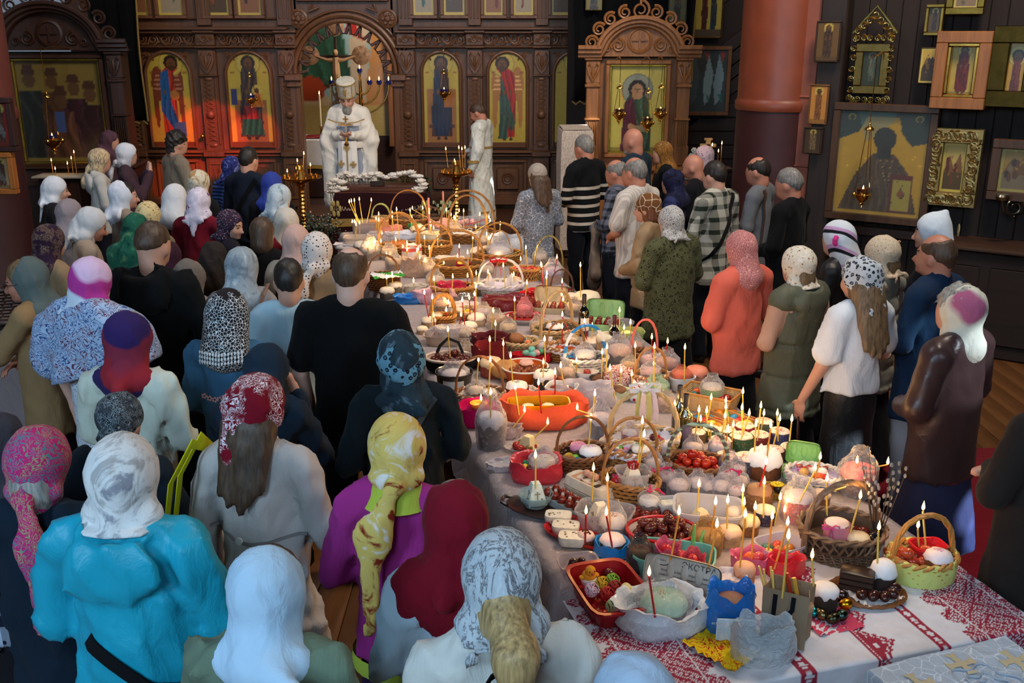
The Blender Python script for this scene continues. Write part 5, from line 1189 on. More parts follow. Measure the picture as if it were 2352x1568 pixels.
W(918,757,1.62,'person in a black sweater with a blue leopard print scarf under a dark scarf',F(18,28,34),.70,[dict(k='bandana',m=fab('leopard',(96,140,160),(16,22,30),1.1,(60,90,110)),zt=1.45),dict(k='back',m=fab('marble',(40,56,66),(92,116,130),.7,(30,42,52)))],JEAN,dy=8,hp=12,bw=1.12,fat=1.14)
band(PEOPLE[-1],'crossbody_bag',[(.13,1.42),(.0,1.26),(-.10,1.12),(-.2,.92)],.03,F(44,58,66,rough=.4),'dark leather strap crossing the black knitted sweater',lift=.01)
W(262,901,1.60,'person in a round black and grey patterned kerchief and dark navy coat',F(26,36,46),.5,dict(k='turban',m=fab('paisley',(30,34,40),(140,150,158),2.0,(90,96,104))),dy=-10,hp=12,bw=1.08)
W(578,856,1.68,'person in a dark red bandana with white paisley and a grey trench coat',F(194,186,184),.34,dict(k='bandana',m=fab('paisley',(120,16,34),(226,214,220),1.3,(120,16,34),seed=1),zt=1.36,tx=-.05),hair=('long','brown',dict(zt=1.26)),dy=-16,hy=-6,hp=10,bw=1.04,g=dict(flare=.16,collar=.012),pose=('clasp','bag'))
tr=PEOPLE[-1]
band(tr,'yoke_seam',[(-.19,1.13),(0,1.11),(.19,1.13)],.010,F(140,134,134),parent=True,lift=.006)
m=MB();m.lathe([(.014,0),(.014,.006),(.006,.008)],14);o=m.build('button',mat((206,204,198),.3),tr[0],40,(0,-.215,1.17));o.rotation_euler=(PI/2,0,0)
o=thing('shoulder_bag',tuple(tr[0].location),'red cloth shoulder bag with bright yellow straps on the grey trench coat','bag',None,tr[0].rotation_euler.z)
m=MB();m.lathe([(.10,.58),(.15,.62),(.16,.80),(.13,.93),(.10,.945)],18,(-.29,.0,0),.55,1.2,wob=lambda a,z:.05*math.sin(3*a+9*z));m.build('bag_body',F(186,20,36),o)
for yy in(-.13,-.06):
 m=MB();m.tube([(-.30,yy,.90),(-.30,yy-.05,1.10),(-.25,yy-.05,1.34),(-.20,yy+.03,1.46),(-.22,.10,1.35),(-.30,.14,.92)],.022,6,flat=.16,up=(1,0,0));m.build('strap',F(214,214,24),o)
W(70,978,1.62,'person in a pink paisley silk scarf and dark navy coat at the left frame edge',F(20,34,48),.4,dict(k='tail',m=fab('paisley',(190,44,110),(150,150,110),1.1,(70,130,140)),zt=1.06,tx=.05),dy=-6,hp=10,bw=1.1,hair=('front','white'))
W(268,996,1.66,'person in a turquoise hooded raincoat and white marbled headscarf',fab('plain',(20,158,186),rough=.45),.45,dict(k='kerchief',m=fab('marble',(222,220,220),(150,150,160),1.0,(176,172,172)),zt=1.42,ties=0),dy=-10,hp=8,bw=1.16,fat=1.14,g=dict(hood=True,fold=.021,off=.03,flare=.08))
band(PEOPLE[-1],'crossbody_bag',[(-.10,1.13),(.0,1.06),(.10,.99),(.17,.96)],.042,F(14,16,20),'wide black bag strap with a buckle across the turquoise raincoat',lift=.014)
W(600,1258,1.60,'person in a pale blue headscarf, brown hair showing, and green quilted jacket',fab('plain',(104,122,104)),.55,dict(k='back',m=F(184,212,236),tx=.14),hair=('front','brown'),dy=-16,hp=16,bw=1.1,fat=1.05,g=dict(quilt=-.10,collar=.004))
W(908,947,1.66,'person in a magenta cardigan and yellow and rust silk scarf knotted to one side',F(160,46,126),.80,dict(k='tail',m=fab('marble',(222,190,104),(140,44,26),.85,(236,226,220)),zt=.98,tx=-.07),('skirt',fab('plaid',(58,30,78),(26,16,40),1.0),.10,.05),dy=-10,hp=8,bw=1.0,pose='clasp')
m=MB();m.lathe([(.105,1.40),(.085,1.44),(.072,1.475),(.064,1.475)],22,(0,-.03,0),1.15,1,cap0=False,cap1=False);m.build('yellow_collar',F(186,200,74),PEOPLE[-1][0])
m=MB();m.lathe([(.188,.745),(.192,.77),(.188,.81)],26,(0,0,0),1,.8,cap0=False,cap1=False);m.build('yellow_shirt_hem',F(186,200,74),PEOPLE[-1][0])
W(1042,1104,1.62,'person in a plain dark red headscarf with grey hair and a pale blue sweater',F(176,198,214),.78,dict(k='back',m=F(122,16,36),tx=-.02),hair=('front','grey'),dy=6,hy=-20,hp=14,bw=1.04,pose='clasp')
link('scarf_cape',head_piece('shawl',F(122,16,36),(None,None),.018,91,w=.20,zt=1.16,zs=1.3),PEOPLE[-1][0])
W(1152,1224,1.64,'person in a silver feather print scarf with a blond ponytail and off-white coat',F(208,206,200),.55,dict(k='kerchief',m=fab('brush',(186,194,202),(90,84,88),1.2,(206,214,222)),zt=1.46),hair=('pony','blond',dict(zt=1.22,tx=.02)),dy=-6,hp=14,bw=1.1,fat=1.05,g=dict(collar=.008))
m=MB();m.lathe([(.052,0),(.058,.01),(.056,.025),(.05,.03)],16,(0,0,0),cap0=False,cap1=False);o=m.build('hair_clip',metalm((40,44,56),.25),PEOPLE[-1][0],40,(.0,-.19,1.40));o.rotation_euler=(RAD(25),0,0)
W(1468,1512,1.58,'person at the bottom edge in a pale blue headscarf, only the crown in view',F(150,160,176),.6,dict(k='hood',m=F(176,196,220)),dy=0)
W(-22,950,1.66,'person in a navy and white plaid shirt cut off by the left frame edge',fab('plaid',(24,30,46),(170,180,200),.8),.8,dict(k='hood',m=F(60,60,70)),dy=-8)
W(1209,375,1.62,'person in a knitted beige cap and white blouse with grey leaf lines',fab('lines',(110,116,128),(206,202,206),1.0),.66,dict(k='cap',m=fab('knit',(176,164,152),sc=.5)),SKB,hair=('long','brown',dict(zt=1.30)),dy=-12,bw=1.04,g=dict(collar=.004),xy=(.25,9.55))
band(PEOPLE[-1],'loose_strand',[(.03,1.44),(.05,1.3),(.04,1.24)],.04,hairm('brown'),parent=True)
M_(1345,305,1.82,'tall grey haired person in a black and white striped sweater',fab('yoke',(16,17,20),(190,178,166)),.78,('short','grey'),('pants',F(20,22,30),.04),dy=-14,pose='clasp',skin=SKIN_R,g=dict(collar=.002))
M_(1459,290,1.86,'tall bald person with a grey beard in a dark teal sweater',F(26,44,58),.74,('stubble','white'),dy=-4,bw=1.24,fat=1.15,skin=SKIN_R,pose='clasp')
M_(1420,362,1.68,'person with a shaved head in a dark plaid shirt beside the white shirt',fab('plaid',(26,30,40),(96,100,116),1.3),.78,('bald','grey'),dy=16,pose='clasp',skin=SKIN_R)
j=PEOPLE[-1][0];S=SDF((-.3,-.2,.3),(.3,.5,1.2),.02);S.cap((-.10,.16,1.03),(.02,.17,1.03),.06,k=.04);S.cap((-.12,.17,1.0),(-.15,.16,.62),.06,.10,.05,(1,.6,1));S.cap((-.0,.2,1.0),(.02,.2,.5),.07,.12,.05,(1,.6,1));S.fold(.014,13,(40,40,12),4)
o=link('folded_jacket',S.mesh('jacket',F(128,110,96)),None,tuple(j.location));o.rotation_euler=(0,0,j.rotation_euler.z+RAD(10));tag(o,'beige jacket carried over the arm of the person in dark plaid','jacket')
M_(1463,356,1.80,'person with thin grey hair in a white short sleeved striped shirt',fab('vstripes',(206,198,190),(182,173,167),3.2),.72,('bald','grey'),dy=6,pose='clasp',skin=SKIN_R,fine=True,g=dict(sleeve='short',collar=.004))
W(1526,322,1.66,'person in a brown and gold silk headscarf and black dress before the shrine',F(16,16,20),.2,dict(k='hood',m=fab('brush',(140,92,40),(60,36,24),1.4,(190,150,90))),dy=22,face=False)
M_(1600,350,1.70,'bald person in a black jacket turned in profile to the left',F(18,18,24),.70,('stubble','white'),yaw=62,hp=14,face=True,skin=SKIN_R,bw=1.12)
W(1622,332,1.62,'person in a pink and white lace scarf behind the bald head',F(40,30,36),.5,dict(k='hood',m=fab('floral',(214,176,180),(140,70,84),1.4,(230,214,210))),dy=20)
W(1550,386,1.60,'person in a dark indigo gauze headscarf and blue padded vest',F(46,54,96),.72,dict(k='shawl',m=fab('marble',(30,32,60),(60,64,100),1.0,(18,18,30)),w=.12,zt=1.1,zs=1.36),dy=14,g=dict(quilt=.1))
M_(1647,364,1.78,'person with dark brown hair and beard in a green and white plaid shirt',fab('plaid',(40,48,40),(176,172,160),1.0),.70,[('short','dark')],pose='clasp',dy=-6,g=dict(collar=.006))
band(PEOPLE[-1],'crossbody_bag',[(.13,1.44),(.06,1.25),(-.06,1.05),(-.2,.86)],.04,F(26,24,26),'dark bag strap crossing the green plaid shirt',lift=.01)
M_(1748,355,1.76,'person with thinning black hair in a grey t-shirt with a brown shoulder strap',F(104,106,112),.72,('bald','dark'),dy=6,pose='clasp',skin=SKIN_R)
band(PEOPLE[-1],'shoulder_bag',[(-.12,1.44),(-.11,1.2),(-.13,.9)],.05,F(84,58,44),'brown leather bag strap over the grey t-shirt',lift=.01)
M_(1820,380,1.78,'person with short grey hair in a plain black sweater by the wall post',F(14,14,16),.72,('short','grey'),dy=6,pose='clasp',skin=SKIN_R,g=dict(collar=.004))
W(1494,440,1.60,'person in profile in a white bandana with brown lines and a beige puffer jacket',F(150,122,90,rough=.6),.72,dict(k='turban',m=fab('lines',(110,70,40),(222,212,190),.5)),SKB,yaw=58,face=True,hair=('bob','red'),pose='clasp',fine=True,g=dict(quilt=.075,collar=.008))
m=MB();m.lathe([(.085,1.395),(.078,1.44),(.066,1.475),(.060,1.475)],20,(0,-.012,0),cap0=False,cap1=False);m.build('dotted_collar',fab('dots',(120,90,70),(214,196,170),1.4),PEOPLE[-1][0])
W(1546,470,1.58,'broad person in a black and white print headscarf and olive leopard print coat',fab('leopard',(84,86,58),(44,44,32),1.0,(110,108,74)),.62,dict(k='kerchief',m=fab('floral',(186,184,182),(28,28,30),2.6,(20,20,22))),SKB,bw=1.3,fat=1.25,dy=0,g=dict(flare=.08,off=.03))
W(1709,527,1.62,'person in a coral jacket and pink lace headscarf',F(222,106,88),.72,dict(k='hood',m=fab('lace',(176,104,104),(226,170,164),1.6)),SKB,bw=1.06,dy=2,pose='clasp',g=dict(off=.03))
W(1842,562,1.60,'person in an olive padded vest over a pink sweater and white floral headscarf',fab('plain',(84,86,68),rough=.6),.60,dict(k='kerchief',m=fab('floral',(222,210,192),(150,110,70),1.3,(234,228,220)),zt=1.45,ties=0),SKB,bw=1.16,fat=1.12,dy=4,hair=('front','ash'),pose='clasp',g=dict(sleeve='none',hood=True,quilt=.11,flare=.08,off=.036,n='vest'))
link('sweater',garment(('clasp','clasp'),1.16,1.12,.014,.9,0,'long',.022,F(192,150,128),5),PEOPLE[-1][0])
W(1934,503,1.66,'person in a black and white striped scarf with a pink flower and black leather jacket',F(18,18,22,rough=.45),.72,dict(k='veil',m=fab('bands',(206,212,220),(24,24,30),3.2,(190,150,190))),dy=12,hair=('front','dark'),pose='clasp')
m=MB()
for a in range(7):m.ell((-.10+.022*math.cos(a*.9),-.03+.01,1.585+.022*math.sin(a*.9)),(.014,.02,.02),8,6)
m.build('pink_flower',F(226,60,140),PEOPLE[-1][0])
W(2036,538,1.60,'person in a cream speckled headscarf and pale quilted jacket',F(160,156,140),.66,dict(k='kerchief',m=fab('floral',(206,186,158),(170,110,84),2.6,(214,204,186))),dy=10,hair=('front','ash'),g=dict(quilt=.12,collar=.008),bw=1.04)
W(2152,486,1.66,'person in a white pointed scarf with a gold print, hand raised to the face',F(24,24,30),.62,dict(k='cone',m=F(208,216,226)),dy=16,pose=('clasp','cross'),fine=True,hr=8)
m=MB();m.lathe([(.045,0),(.043,.003),(.0,.004)],16);o=m.build('gold_print',mat((206,178,120),.5,var=.5,sc=30),PEOPLE[-1][0],40,(.045,-.145,1.60));o.rotation_euler=(PI/2,0,RAD(18))
M_(2158,531,1.72,'person with balding dark hair in a navy blazer and pale trousers',F(24,44,70),.62,('bald','brown'),PGR,dy=6,hp=2,bw=1.18,fat=1.1,skin=SKIN_R,pose='clasp',face=True,g=dict(collar=.006))
W(1986,585,1.66,'person with long blond hair, a leopard print bandana and white t-shirt',fab('plain',(230,232,238),rough=.7),.92,dict(k='bandana',m=fab('leopard',(196,200,206),(22,24,30),1.2,(120,126,136)),zt=1.34,tx=.01),('skirt',F(20,22,26,rough=.5),.06,.04),hair=('long','ash',dict(zt=1.17)),pose=('clasp','bag'),dy=-6,bw=.95,fine=True,g=dict(sleeve='short',flare=.05,fold=.013))
gp=PEOPLE[-1][0];o=thing('handbag',tuple(gp.location),'dark brown handbag hanging from long straps in the hand of the long haired person','bag',None,gp.rotation_euler.z)
for q in(-.03,.0,.03):m=MB();m.tube([(-.30,.06,.76),(-.31+q,.03+q,.6),(-.34+q*3,q*2,.36)],.007,5);m.build('strap',F(70,40,40,rough=.4),o)
m=MB();m.lathe([(.10,.12),(.14,.15),(.15,.30),(.12,.38),(.09,.385)],16,(-.34,0,0),.55,1.1,sq=4);m.build('bag_body',F(50,28,28,rough=.4),o)
W(2212,650,1.66,'older person with fluffy grey blond hair, a white and pink scarf and brown leather jacket',fab('leather',(62,42,42),rough=.34),.70,dict(k='back',m=fab('bands',(216,214,198),(178,96,130),.75,(206,160,80),seed=2),short=1),('skirt',F(44,46,74),.30,.04),hair=('curly','white'),dy=8,hp=6,bw=1.22,fat=1.12,g=dict(collar=.006,off=.032,fold=.007),pose='clasp')
M_(2475,800,1.72,'person in a dark brown jacket and blue jeans cut off by the right frame edge',F(40,34,32),.62,('short','dark'),JEAN,dy=4,bw=1.15,fat=1.1,pose='fold',xy=(2.10,3.60))
settle_crowd()
# ====== the long table of Easter food
TZ=.76
TU,TV=Vector((-.274,.962,0)),Vector((.962,.274,0))
T0=Vector((.397,2.72,0));TL,TW=8.15,1.60
TRZ=math.atan2(TV.y,TV.x)
def T(px,py,z=TZ):x,y=onz(px,py,z);return Vector((x,y,z))
for k in range(4):
 c=T0+TU*(TL/4*(k+.5))+TV*TW/2;t=thing('table',(c.x,c.y,0),['nearest','second','third','farthest'][k]+' wooden trestle table of the row under the white cloths','table',None,TRZ)
 m=MB();m.box((0,0,TZ-.03),(TW,TL/4-.01,.03),0,0,.006);m.build('tabletop',wood((150,104,60),.5,1),t)
 for sx in(-1,1):
  for sy in(-1,1):m=MB();m.tube([(sx*(TW/2-.18),sy*.72,TZ-.04),(sx*(TW/2-.10),sy*.80,0)],.036,4);m.build('leg',wood((140,92,52),.5),t)
 m=MB();m.box((0,-.75,.38),(TW-.3,.05,.08),0,0,.008);m.box((0,.75,.38),(TW-.3,.05,.08),0,0,.008);m.build('crossbar',wood((140,92,52),.5,0),t)
def noise2(a,b,s=0):return math.sin(a*3.1+s)*.5+math.sin(b*4.7+a*1.3+s*2)*.35+math.sin(a*11+b*7+s)*.15
V_,Fq=[],[];nt=90
prof=[(-.035,-.30),(-.03,-.16),(-.02,-.05),(-.005,-.004),(.03,.006),(TW*.33,.005),(TW*.66,.005),(TW-.03,.006),(TW+.005,-.004),(TW+.02,-.05),(TW+.03,-.14),(TW+.035,-.24)]
for i in range(nt+1):
 q=TL*i/nt
 for j,(a,z)in enumerate(prof):
  wv=max(0,-z);drop=1+.35*math.sin(q*7+j*.1)+.5*max(0,math.sin(q*2.1+.6))**6
  p=T0+TU*q+TV*(a+(-1 if j<5 else 1)*wv*.22*noise2(q*6,0,1));V_.append((p.x,p.y,TZ+z*(drop if z<-.1 else 1)+(.002*noise2(q*9,a*9)if z>0 else 0)))
n=len(prof)
for i in range(nt):
 for j in range(n-1):Fq.append((i*n+j,i*n+j+1,i*n+n+j+1,i*n+n+j))
m=MB();m.add(V_,[f[::-1]for f in Fq]);tc=m.build('tablecloth',fab('plain',(188,176,174),rough=.4),None,180);tag(tc,'long white cloth under clear film covering the row of tables','tablecloth')
tcf=MB();tcf.add([(x,y,z+.004)for x,y,z in V_],[f[::-1]for f in Fq]);tcf.build('clear_film',film((222,216,220),.07,.12),tc,180)
RED_=(158,18,58)
def emb(a,b):
 """red cross-stitch print: a across the table, b along the cloth (metres)"""
 st=lambda v,p:(v/p)%1.0
 tri=lambda v,p:abs((v/p)%1*2-1)
 for(x0,x1,kd)in((.03,.30,'d'),(.60,.66,'c'),(.90,1.02,'z'),(1.15,1.20,'c'),(1.34,1.58,'d')):
  if x0-.05<a<x1+.05:
   u=(a-x0)/(x1-x0)
   if kd=='c':
    if 0<u<1:return not(.3<u<.7 and st(b,.022)<.5)and(u<.2 or u>.8 or st(b,.044)<.8)
   elif kd=='z':
    w_=.35+.65*tri(b,.17)+(.06 if st(b,.024)<.5 else 0)
    if 0<=u<w_:
     if .10<u<.15 and st(b,.012)<.6:return False
     e=w_-u
     if .12<e<.18:return False
     if e>.32 and u>.25 and st(b+.03,.06)<.45 and st(u,.3)<.5:return False
     return True
   else:
    e=.09*tri(b,.12)+(.012 if st(b,.02)<.5 else 0)
    if-e/(x1-x0)<u-.06 and u<.94+e/(x1-x0):
     if .08<u<.10 or .90<u<.92:return False
     dm=abs(u-.5)*2*.5+tri(b,.30)*.5;q=(dm*7)%1
     if q<.10 or .22<q<.30:return False
     if .45<q<.85 and st(b+a,.026)<.42 and st(a-b,.026)<.6:return False
     return True
 return False
na,nb=350,250;vs=[];colr=np.ones((na*nb,4),f32)
WH=lin((226,226,236));RD=lin(RED_)
for j in range(nb):
 b=-.62+1.26*j/(nb-1)
 for i in range(na):
  a=-.03+(TW+.22)*i/(na-1);az=min(max(a,.0),TW);over=a-TW if a>TW else 0
  if b<0:p=T0+TV*a+TU*(-.014-.05*(-b)*(1+noise2(a*5,0,2)*.9));z=TZ+.012+b
  else:p=T0+TV*a+TU*b;z=TZ+.013+.003*noise2(a*8,b*8)
  if over:z-=over*1.0;p=p-TV*over*.8
  vs.append((p.x,p.y,z));colr[j*na+i]=RD if emb(a,b+.1)else WH
me=bpy.data.meshes.new('embroidered_cloth');me.from_pydata(vs,[],[(j*na+i,j*na+i+1,j*na+na+i+1,j*na+na+i)for j in range(nb-1)for i in range(na-1)])
me.color_attributes.new('paint','FLOAT_COLOR','POINT').data.foreach_set('color',colr.ravel());me.materials.append(vcol(.85,bump=.05));me.polygons.foreach_set('use_smooth',[True]*len(me.polygons))
tag(link('embroidered_cloth',me),'white cloth with red cross-stitch bands over the near end of the table','tablecloth')
LV={}
def lvl(o,z):LV[o.name]=z;return o
def inside(o,dx=0,dy=0,dz=0.0):
 c,s=math.cos(o.rotation_euler.z),math.sin(o.rotation_euler.z)
 return Vector((o.location.x+dx*c-dy*s,o.location.y+dx*s+dy*c,o.location.z+LV.get(o.name,0)+dz))
WICK={'tan':(176,122,66),'honey':(196,136,66),'dark':(96,66,48),'pale':(214,180,130),'white':(226,218,208),'brown':(132,82,44)}
def wickm(c):return wood(WICK[c]if isinstance(c,str)else c,.5,2,2.5,.55)
def basket(loc,rx,ry,h,col,label,handle=None,rz=0,lining=None,style='weave',flare=1.18,fill=.5,hthick=.009,hmat=None,hrot=0):
 o=thing('basket',loc,label,'basket',None,rz);wm=wickm(col)
 m=MB();m.lathe([(1,0),(1.02,.004),(flare*.985,h*.98),(flare*.96,h*.98),(.96,.012)],28,(0,0,0),rx*.97,ry*.97,cap1=True)
 m.build('base',wood(tuple(int(x*.55)for x in(WICK[col]if isinstance(col,str)else col)),.6),o)
 m=MB();n=44;st=.017 if style!='lattice' else .05;rows=max(3,int(h/st))
 if style in('weave','plait'):
  for k in range(rows):
   z=h*(k+.5)/rows;f=1+(flare-1)*z/h
   m.tube([((rx*f+.005*math.cos(PI*i+PI*k))*math.cos(2*PI*i/n),(ry*f+.005*math.cos(PI*i+PI*k))*math.sin(2*PI*i/n),z)for i in range(n)],h/rows*.56,4,True,flat=.7 if style=='weave' else 1)
 if style in('lattice','cross'):
  for k in range(26):
   for s in(-1,1):
    a0=2*PI*k/26;m.tube([((rx*(1+(flare-1)*q/5)+.007*math.sin(q*2.1+s))*math.cos(a0+s*q*.09),(ry*(1+(flare-1)*q/5)+.007*math.sin(q*2.1+s))*math.sin(a0+s*q*.09),h*q/5)for q in range(6)],.0055,4)
  for k in range(3 if style=='cross' else 1):
   z=h*(.05+.12*k);f=1+(flare-1)*z/h;m.tube([(rx*f*1.02*math.cos(2*PI*i/n),ry*f*1.02*math.sin(2*PI*i/n),z)for i in range(n)],.008,4,True)
 m.build('woven_side',wm,o)
 m=MB();nn=56
 for ph in(0,PI):
  m.tube([((rx*flare+.007*math.cos(i*1.12+ph))*math.cos(2*PI*i/nn),(ry*flare+.007*math.cos(i*1.12+ph))*math.sin(2*PI*i/nn),h+.008*math.sin(i*1.12+ph))for i in range(nn)],.0085,5,True)
 m.build('rim',wm,o)
 if handle:
  hz,yr=handle,hrot;m=MB();q=22
  for ph in(0,2.1,4.2)if hthick>.006 else(0,):
   P=[]
   for i in range(q+1):
    a=PI*i/q;x=rx*flare*.98*math.cos(a);z=h*.35+(hz-h*.35)*math.sin(a)**.62
    dx,dy=hthick*.8*math.cos(i*.9+ph),hthick*.8*math.sin(i*.9+ph);X,Y=x+dx*.6,dy
    P.append((X*math.cos(yr)-Y*math.sin(yr),X*math.sin(yr)+Y*math.cos(yr),z+dx*.5))
   m.tube(P,hthick*.75,5)
  m.build('handle',hmat or wm,o)
 if lining:
  m=MB();N=30;r_=random.Random(int(rx*9999))
  rs=[[(rx*f*(1+.03*math.sin(i*2.3+k))*math.cos(2*PI*i/N),ry*f*(1+.03*math.sin(i*2.3+k))*math.sin(2*PI*i/N),z+.008*math.sin(i*1.7+k)*(k<4))for i in range(N)]for k,(f,z)in enumerate(((flare*1.04,h*.72),(flare*1.08,h*.93),(flare*1.04,h*1.09),(flare*.97,h*1.05),(flare*.88,h*.8),(flare*.8,h*fill),(.02,h*fill)))]
  m.rings(rs,0,True,False,True);m.build('cloth_lining',lining,o,180)
 else:
  m=MB();m.lathe([(flare*.93,h*fill-.004),(flare*.93,h*fill),(0,h*fill+.001)],26,(0,0,0),rx,ry);m.build('liner',mat((84,56,40),.8),o)
 return lvl(o,h*fill)
EGG=None
def egg(loc,col,label,group,s=1.0,metal=0,tilt=None):
 global EGG
 if EGG is None:
  m=MB();P=[]
  for k in range(9):
   a=PI*k/8-PI/2;z=math.sin(a);P.append((max(.0001,math.cos(a)*.0215*(1-.13*z)),z*.028))
  m.lathe(P,14,cap0=False,cap1=False);EGG=m.build('egg',None,None,180);COL.objects.unlink(EGG)
 o=EGG.copy();o.data=EGG.data;COL.objects.link(o);o.name='egg';o.location=(loc[0],loc[1],loc[2]+.0213*s);o.scale=(s,)*3
 o.rotation_euler=(PI/2+rnd.uniform(-.3,.3),0,rnd.uniform(0,6.28))if tilt is None else(0,0,0)
 if tilt is not None:o.location.z+=.006*s
 o.material_slots[0].link='OBJECT' if len(o.material_slots)else 'DATA'
 o.material_slots[0].material=mat(col,.22 if not metal else .28,metal,.10,20);return tag(o,label,'egg',group)
DYE=(112,34,22);DYED=(82,30,26);REDE=(176,42,24);DARKE=(58,26,22)
def eggs(o,rx,ry,n,cols,label,group,z=0.0,dx=0,dy=0,s=1.0,dome=True):
 """fill an ellipse with touching eggs in hexagonal layers"""
 d=.047*s;k=0;rz=o.rotation_euler.z;lay=0
 while k<n and lay<3:
  R1,R2=rx-.02-lay*d*.62,ry-.02-lay*d*.62;rows=int(2*max(R2,.001)/(d*.88))+1;pts=[]
  for r in range(-rows,rows+1):
   for c in range(-9,10):
    x,y=(c+(r%2)*.5+lay*.5)*d,(r*.88+lay*.3)*d
    if R1>0 and R2>0 and(x/R1)**2+(y/R2)**2<=1:pts.append((x,y))
  if not pts and lay==0:pts=[(0,0)]
  rnd.shuffle(pts)if lay else None
  for(x,y)in pts:
   if k>=n:break
   c=cols[k%len(cols)];egg(inside(o,dx+x+rnd.uniform(-.003,.003),dy+y+rnd.uniform(-.003,.003),z+lay*.034*s),c,label,group,s*rnd.uniform(.95,1.05));k+=1
  lay+=1
  if not dome:break
def kulich(loc,r,h,label,body=(112,66,36),icing=(240,234,224),spr=None,paper=None,wrap=None,top=.45,rz=None,name='easter_cake',letter=None,seed=None):
 rz=rnd.uniform(0,6)if rz is None else rz;o=thing(name,loc,label,'cake',None,rz);sd=rnd.uniform(0,9)
 m=MB();m.lathe([(r*.93,0),(r*.98,h*.05),(r,h*.5),(r*1.03,h*.9),(r*.95,h)],26,wob=lambda a,z:.012*math.sin(5*a+sd+z*40));m.build('crumb',mat(body,.85,var=.3,sc=26),o)
 if paper:
  m=MB();m.lathe([(r*1.0,0),(r*1.03,h*.02),(r*1.05,h*.86),(r*1.06,h*1.0),(r*1.03,h*.99)],60,wob=lambda a,z:.014*math.sin(30*a)if z>h*.8 else 0,cap0=False,cap1=False)
  m.build('paper_case',fab('floral',paper,tuple(min(255,x+50)for x in paper),2.4,(120,90,50),rough=.6)if paper[0]+paper[1]+paper[2]<420 else mat(paper,.6),o)
 m=MB();hh=r*top
 m.lathe([(r*1.0,h*(.80 if not paper else .95)),(r*1.07 if not paper else r*.99,h*(.86 if not paper else .96)),(r*1.05 if not paper else r*.97,h*.98),(r*.88,h+hh*.62),(r*.5,h+hh*.93),(.0005,h+hh)],30,wob=lambda a,z:(.03*math.sin(4*a+sd)+.02*math.sin(9*a+sd*2))if z<h*.97 else .012*math.sin(3*a+sd),cap0=True,cap1=False)
 for i,p in enumerate(m.v):
  if i<60 and not paper:m.v[i]=(p[0],p[1],p[2]-h*.10*max(0,math.sin(5*math.atan2(p[1],p[0])+sd))-h*.05*math.sin(8*math.atan2(p[1],p[0])+sd))
 m.build('icing',mat(icing,.5,var=.05,sc=30,bump=.25),o,180)
 if spr:
  m=MB();q=random.Random(sd)
  for i in range(int(60+900*r)):
   a,u=q.uniform(0,6.28),math.sqrt(q.uniform(0,.92));z=h+hh*(1-u**2.4)*.97+.001;c=Vector((u*r*.95*math.cos(a),u*r*.95*math.sin(a),z))
   if u>.9:c.z-=hh*.1
   m.box(c,(.0075,.0028,.0028),0,i%len(spr),0,Matrix.Rotation(q.uniform(0,3.1),3,'Z')@Matrix.Rotation(q.uniform(-.5,.5),3,'Y'))
  s_=m.build('sprinkles',[mat(c,.4)for c in spr],o,0);s_['kind']='stuff'
 if letter:
  m=MB()
  for k in(-.35,.35):m.tube([(r*(k-.2),r*.3,h+hh*.9),(r*(k+.15),r*.25,h+hh*.93),(r*(k+.1),-r*.05,h+hh),(r*(k+.25),-r*.3,h+hh*.93),(r*(k-.2),-r*.3,h+hh*.93)],.0045,5)
  m.build('chocolate_letters',mat((44,26,22),.3),o)
 if wrap:film_wrap(o,r*1.10,h+hh,wrap)
 return lvl(o,h+hh*.9)
def film_wrap(o,r,h,kind):
 """crumpled clear bag drawn up around a cake and gathered above it"""
 c,tie=kind if isinstance(kind,tuple)else(kind,None);q=random.Random(r*999+h)
 m=MB();n=30;prof=[(r*1.0,.002),(r*1.06,h*.3),(r*1.09,h*.7),(r*1.04,h*.98),(r*.80,h*1.16),(r*.38 if tie else r*.66,h*1.27),(r*.16 if tie else r*.52,h*1.34),(r*.42 if tie else r*.46,h*1.5),(r*.58 if tie else r*.4,h*1.58)]
 rs=[]
 for k,(rr,z)in enumerate(prof):rs.append([((rr+r*.075*q.uniform(-1,1)*(1 if k>1 else .35))*math.cos(2*PI*i/n),(rr+r*.075*q.uniform(-1,1)*(1 if k>1 else .35))*math.sin(2*PI*i/n),z+h*.035*q.uniform(-1,1)*(k>1))for i in range(n)])
 m.rings(rs,0,True);m.build('wrapper',c,o,25)
 if tie:m=MB();m.tube([(r*.2*math.cos(i*.6),r*.2*math.sin(i*.6),h*1.34)for i in range(11)],.005,5,True);m.tube([(r*.2,0,h*1.34),(r*.5,.01,h*1.5),(r*.8,.02,h*1.3)],.004,4);m.tube([(r*.2,0,h*1.34),(r*.4,-.03,h*1.45),(r*.6,-.06,h*1.15)],.004,4);m.build('ribbon_tie',F(*tie),o)
CLEAR=film((235,235,240),.09);CLEARW=film((226,222,228),.16,.12)
def tub(loc,rx,ry,h,label,m_,rz=0,flare=1.12,sq=4.5,fill=.12,name='tub',cat='container',lip=.008):
 o=thing(name,loc,label,cat,None,rz);mb=MB();t=.003
 mb.lathe([(.94,0),(1.0,.008),(flare,h),(flare+lip/rx,h+.002),(flare+lip/rx,h-.008),(flare,h-.008)],40,(0,0,0),rx,ry,cap1=False,sq=sq)
 mb.lathe([(flare-t/rx,h),(1-t/rx,.010),(.0,.010)],40,(0,0,0),rx,ry,cap0=False,cap1=False,sq=sq);mb.build('shell',m_,o,50);return lvl(o,.012)
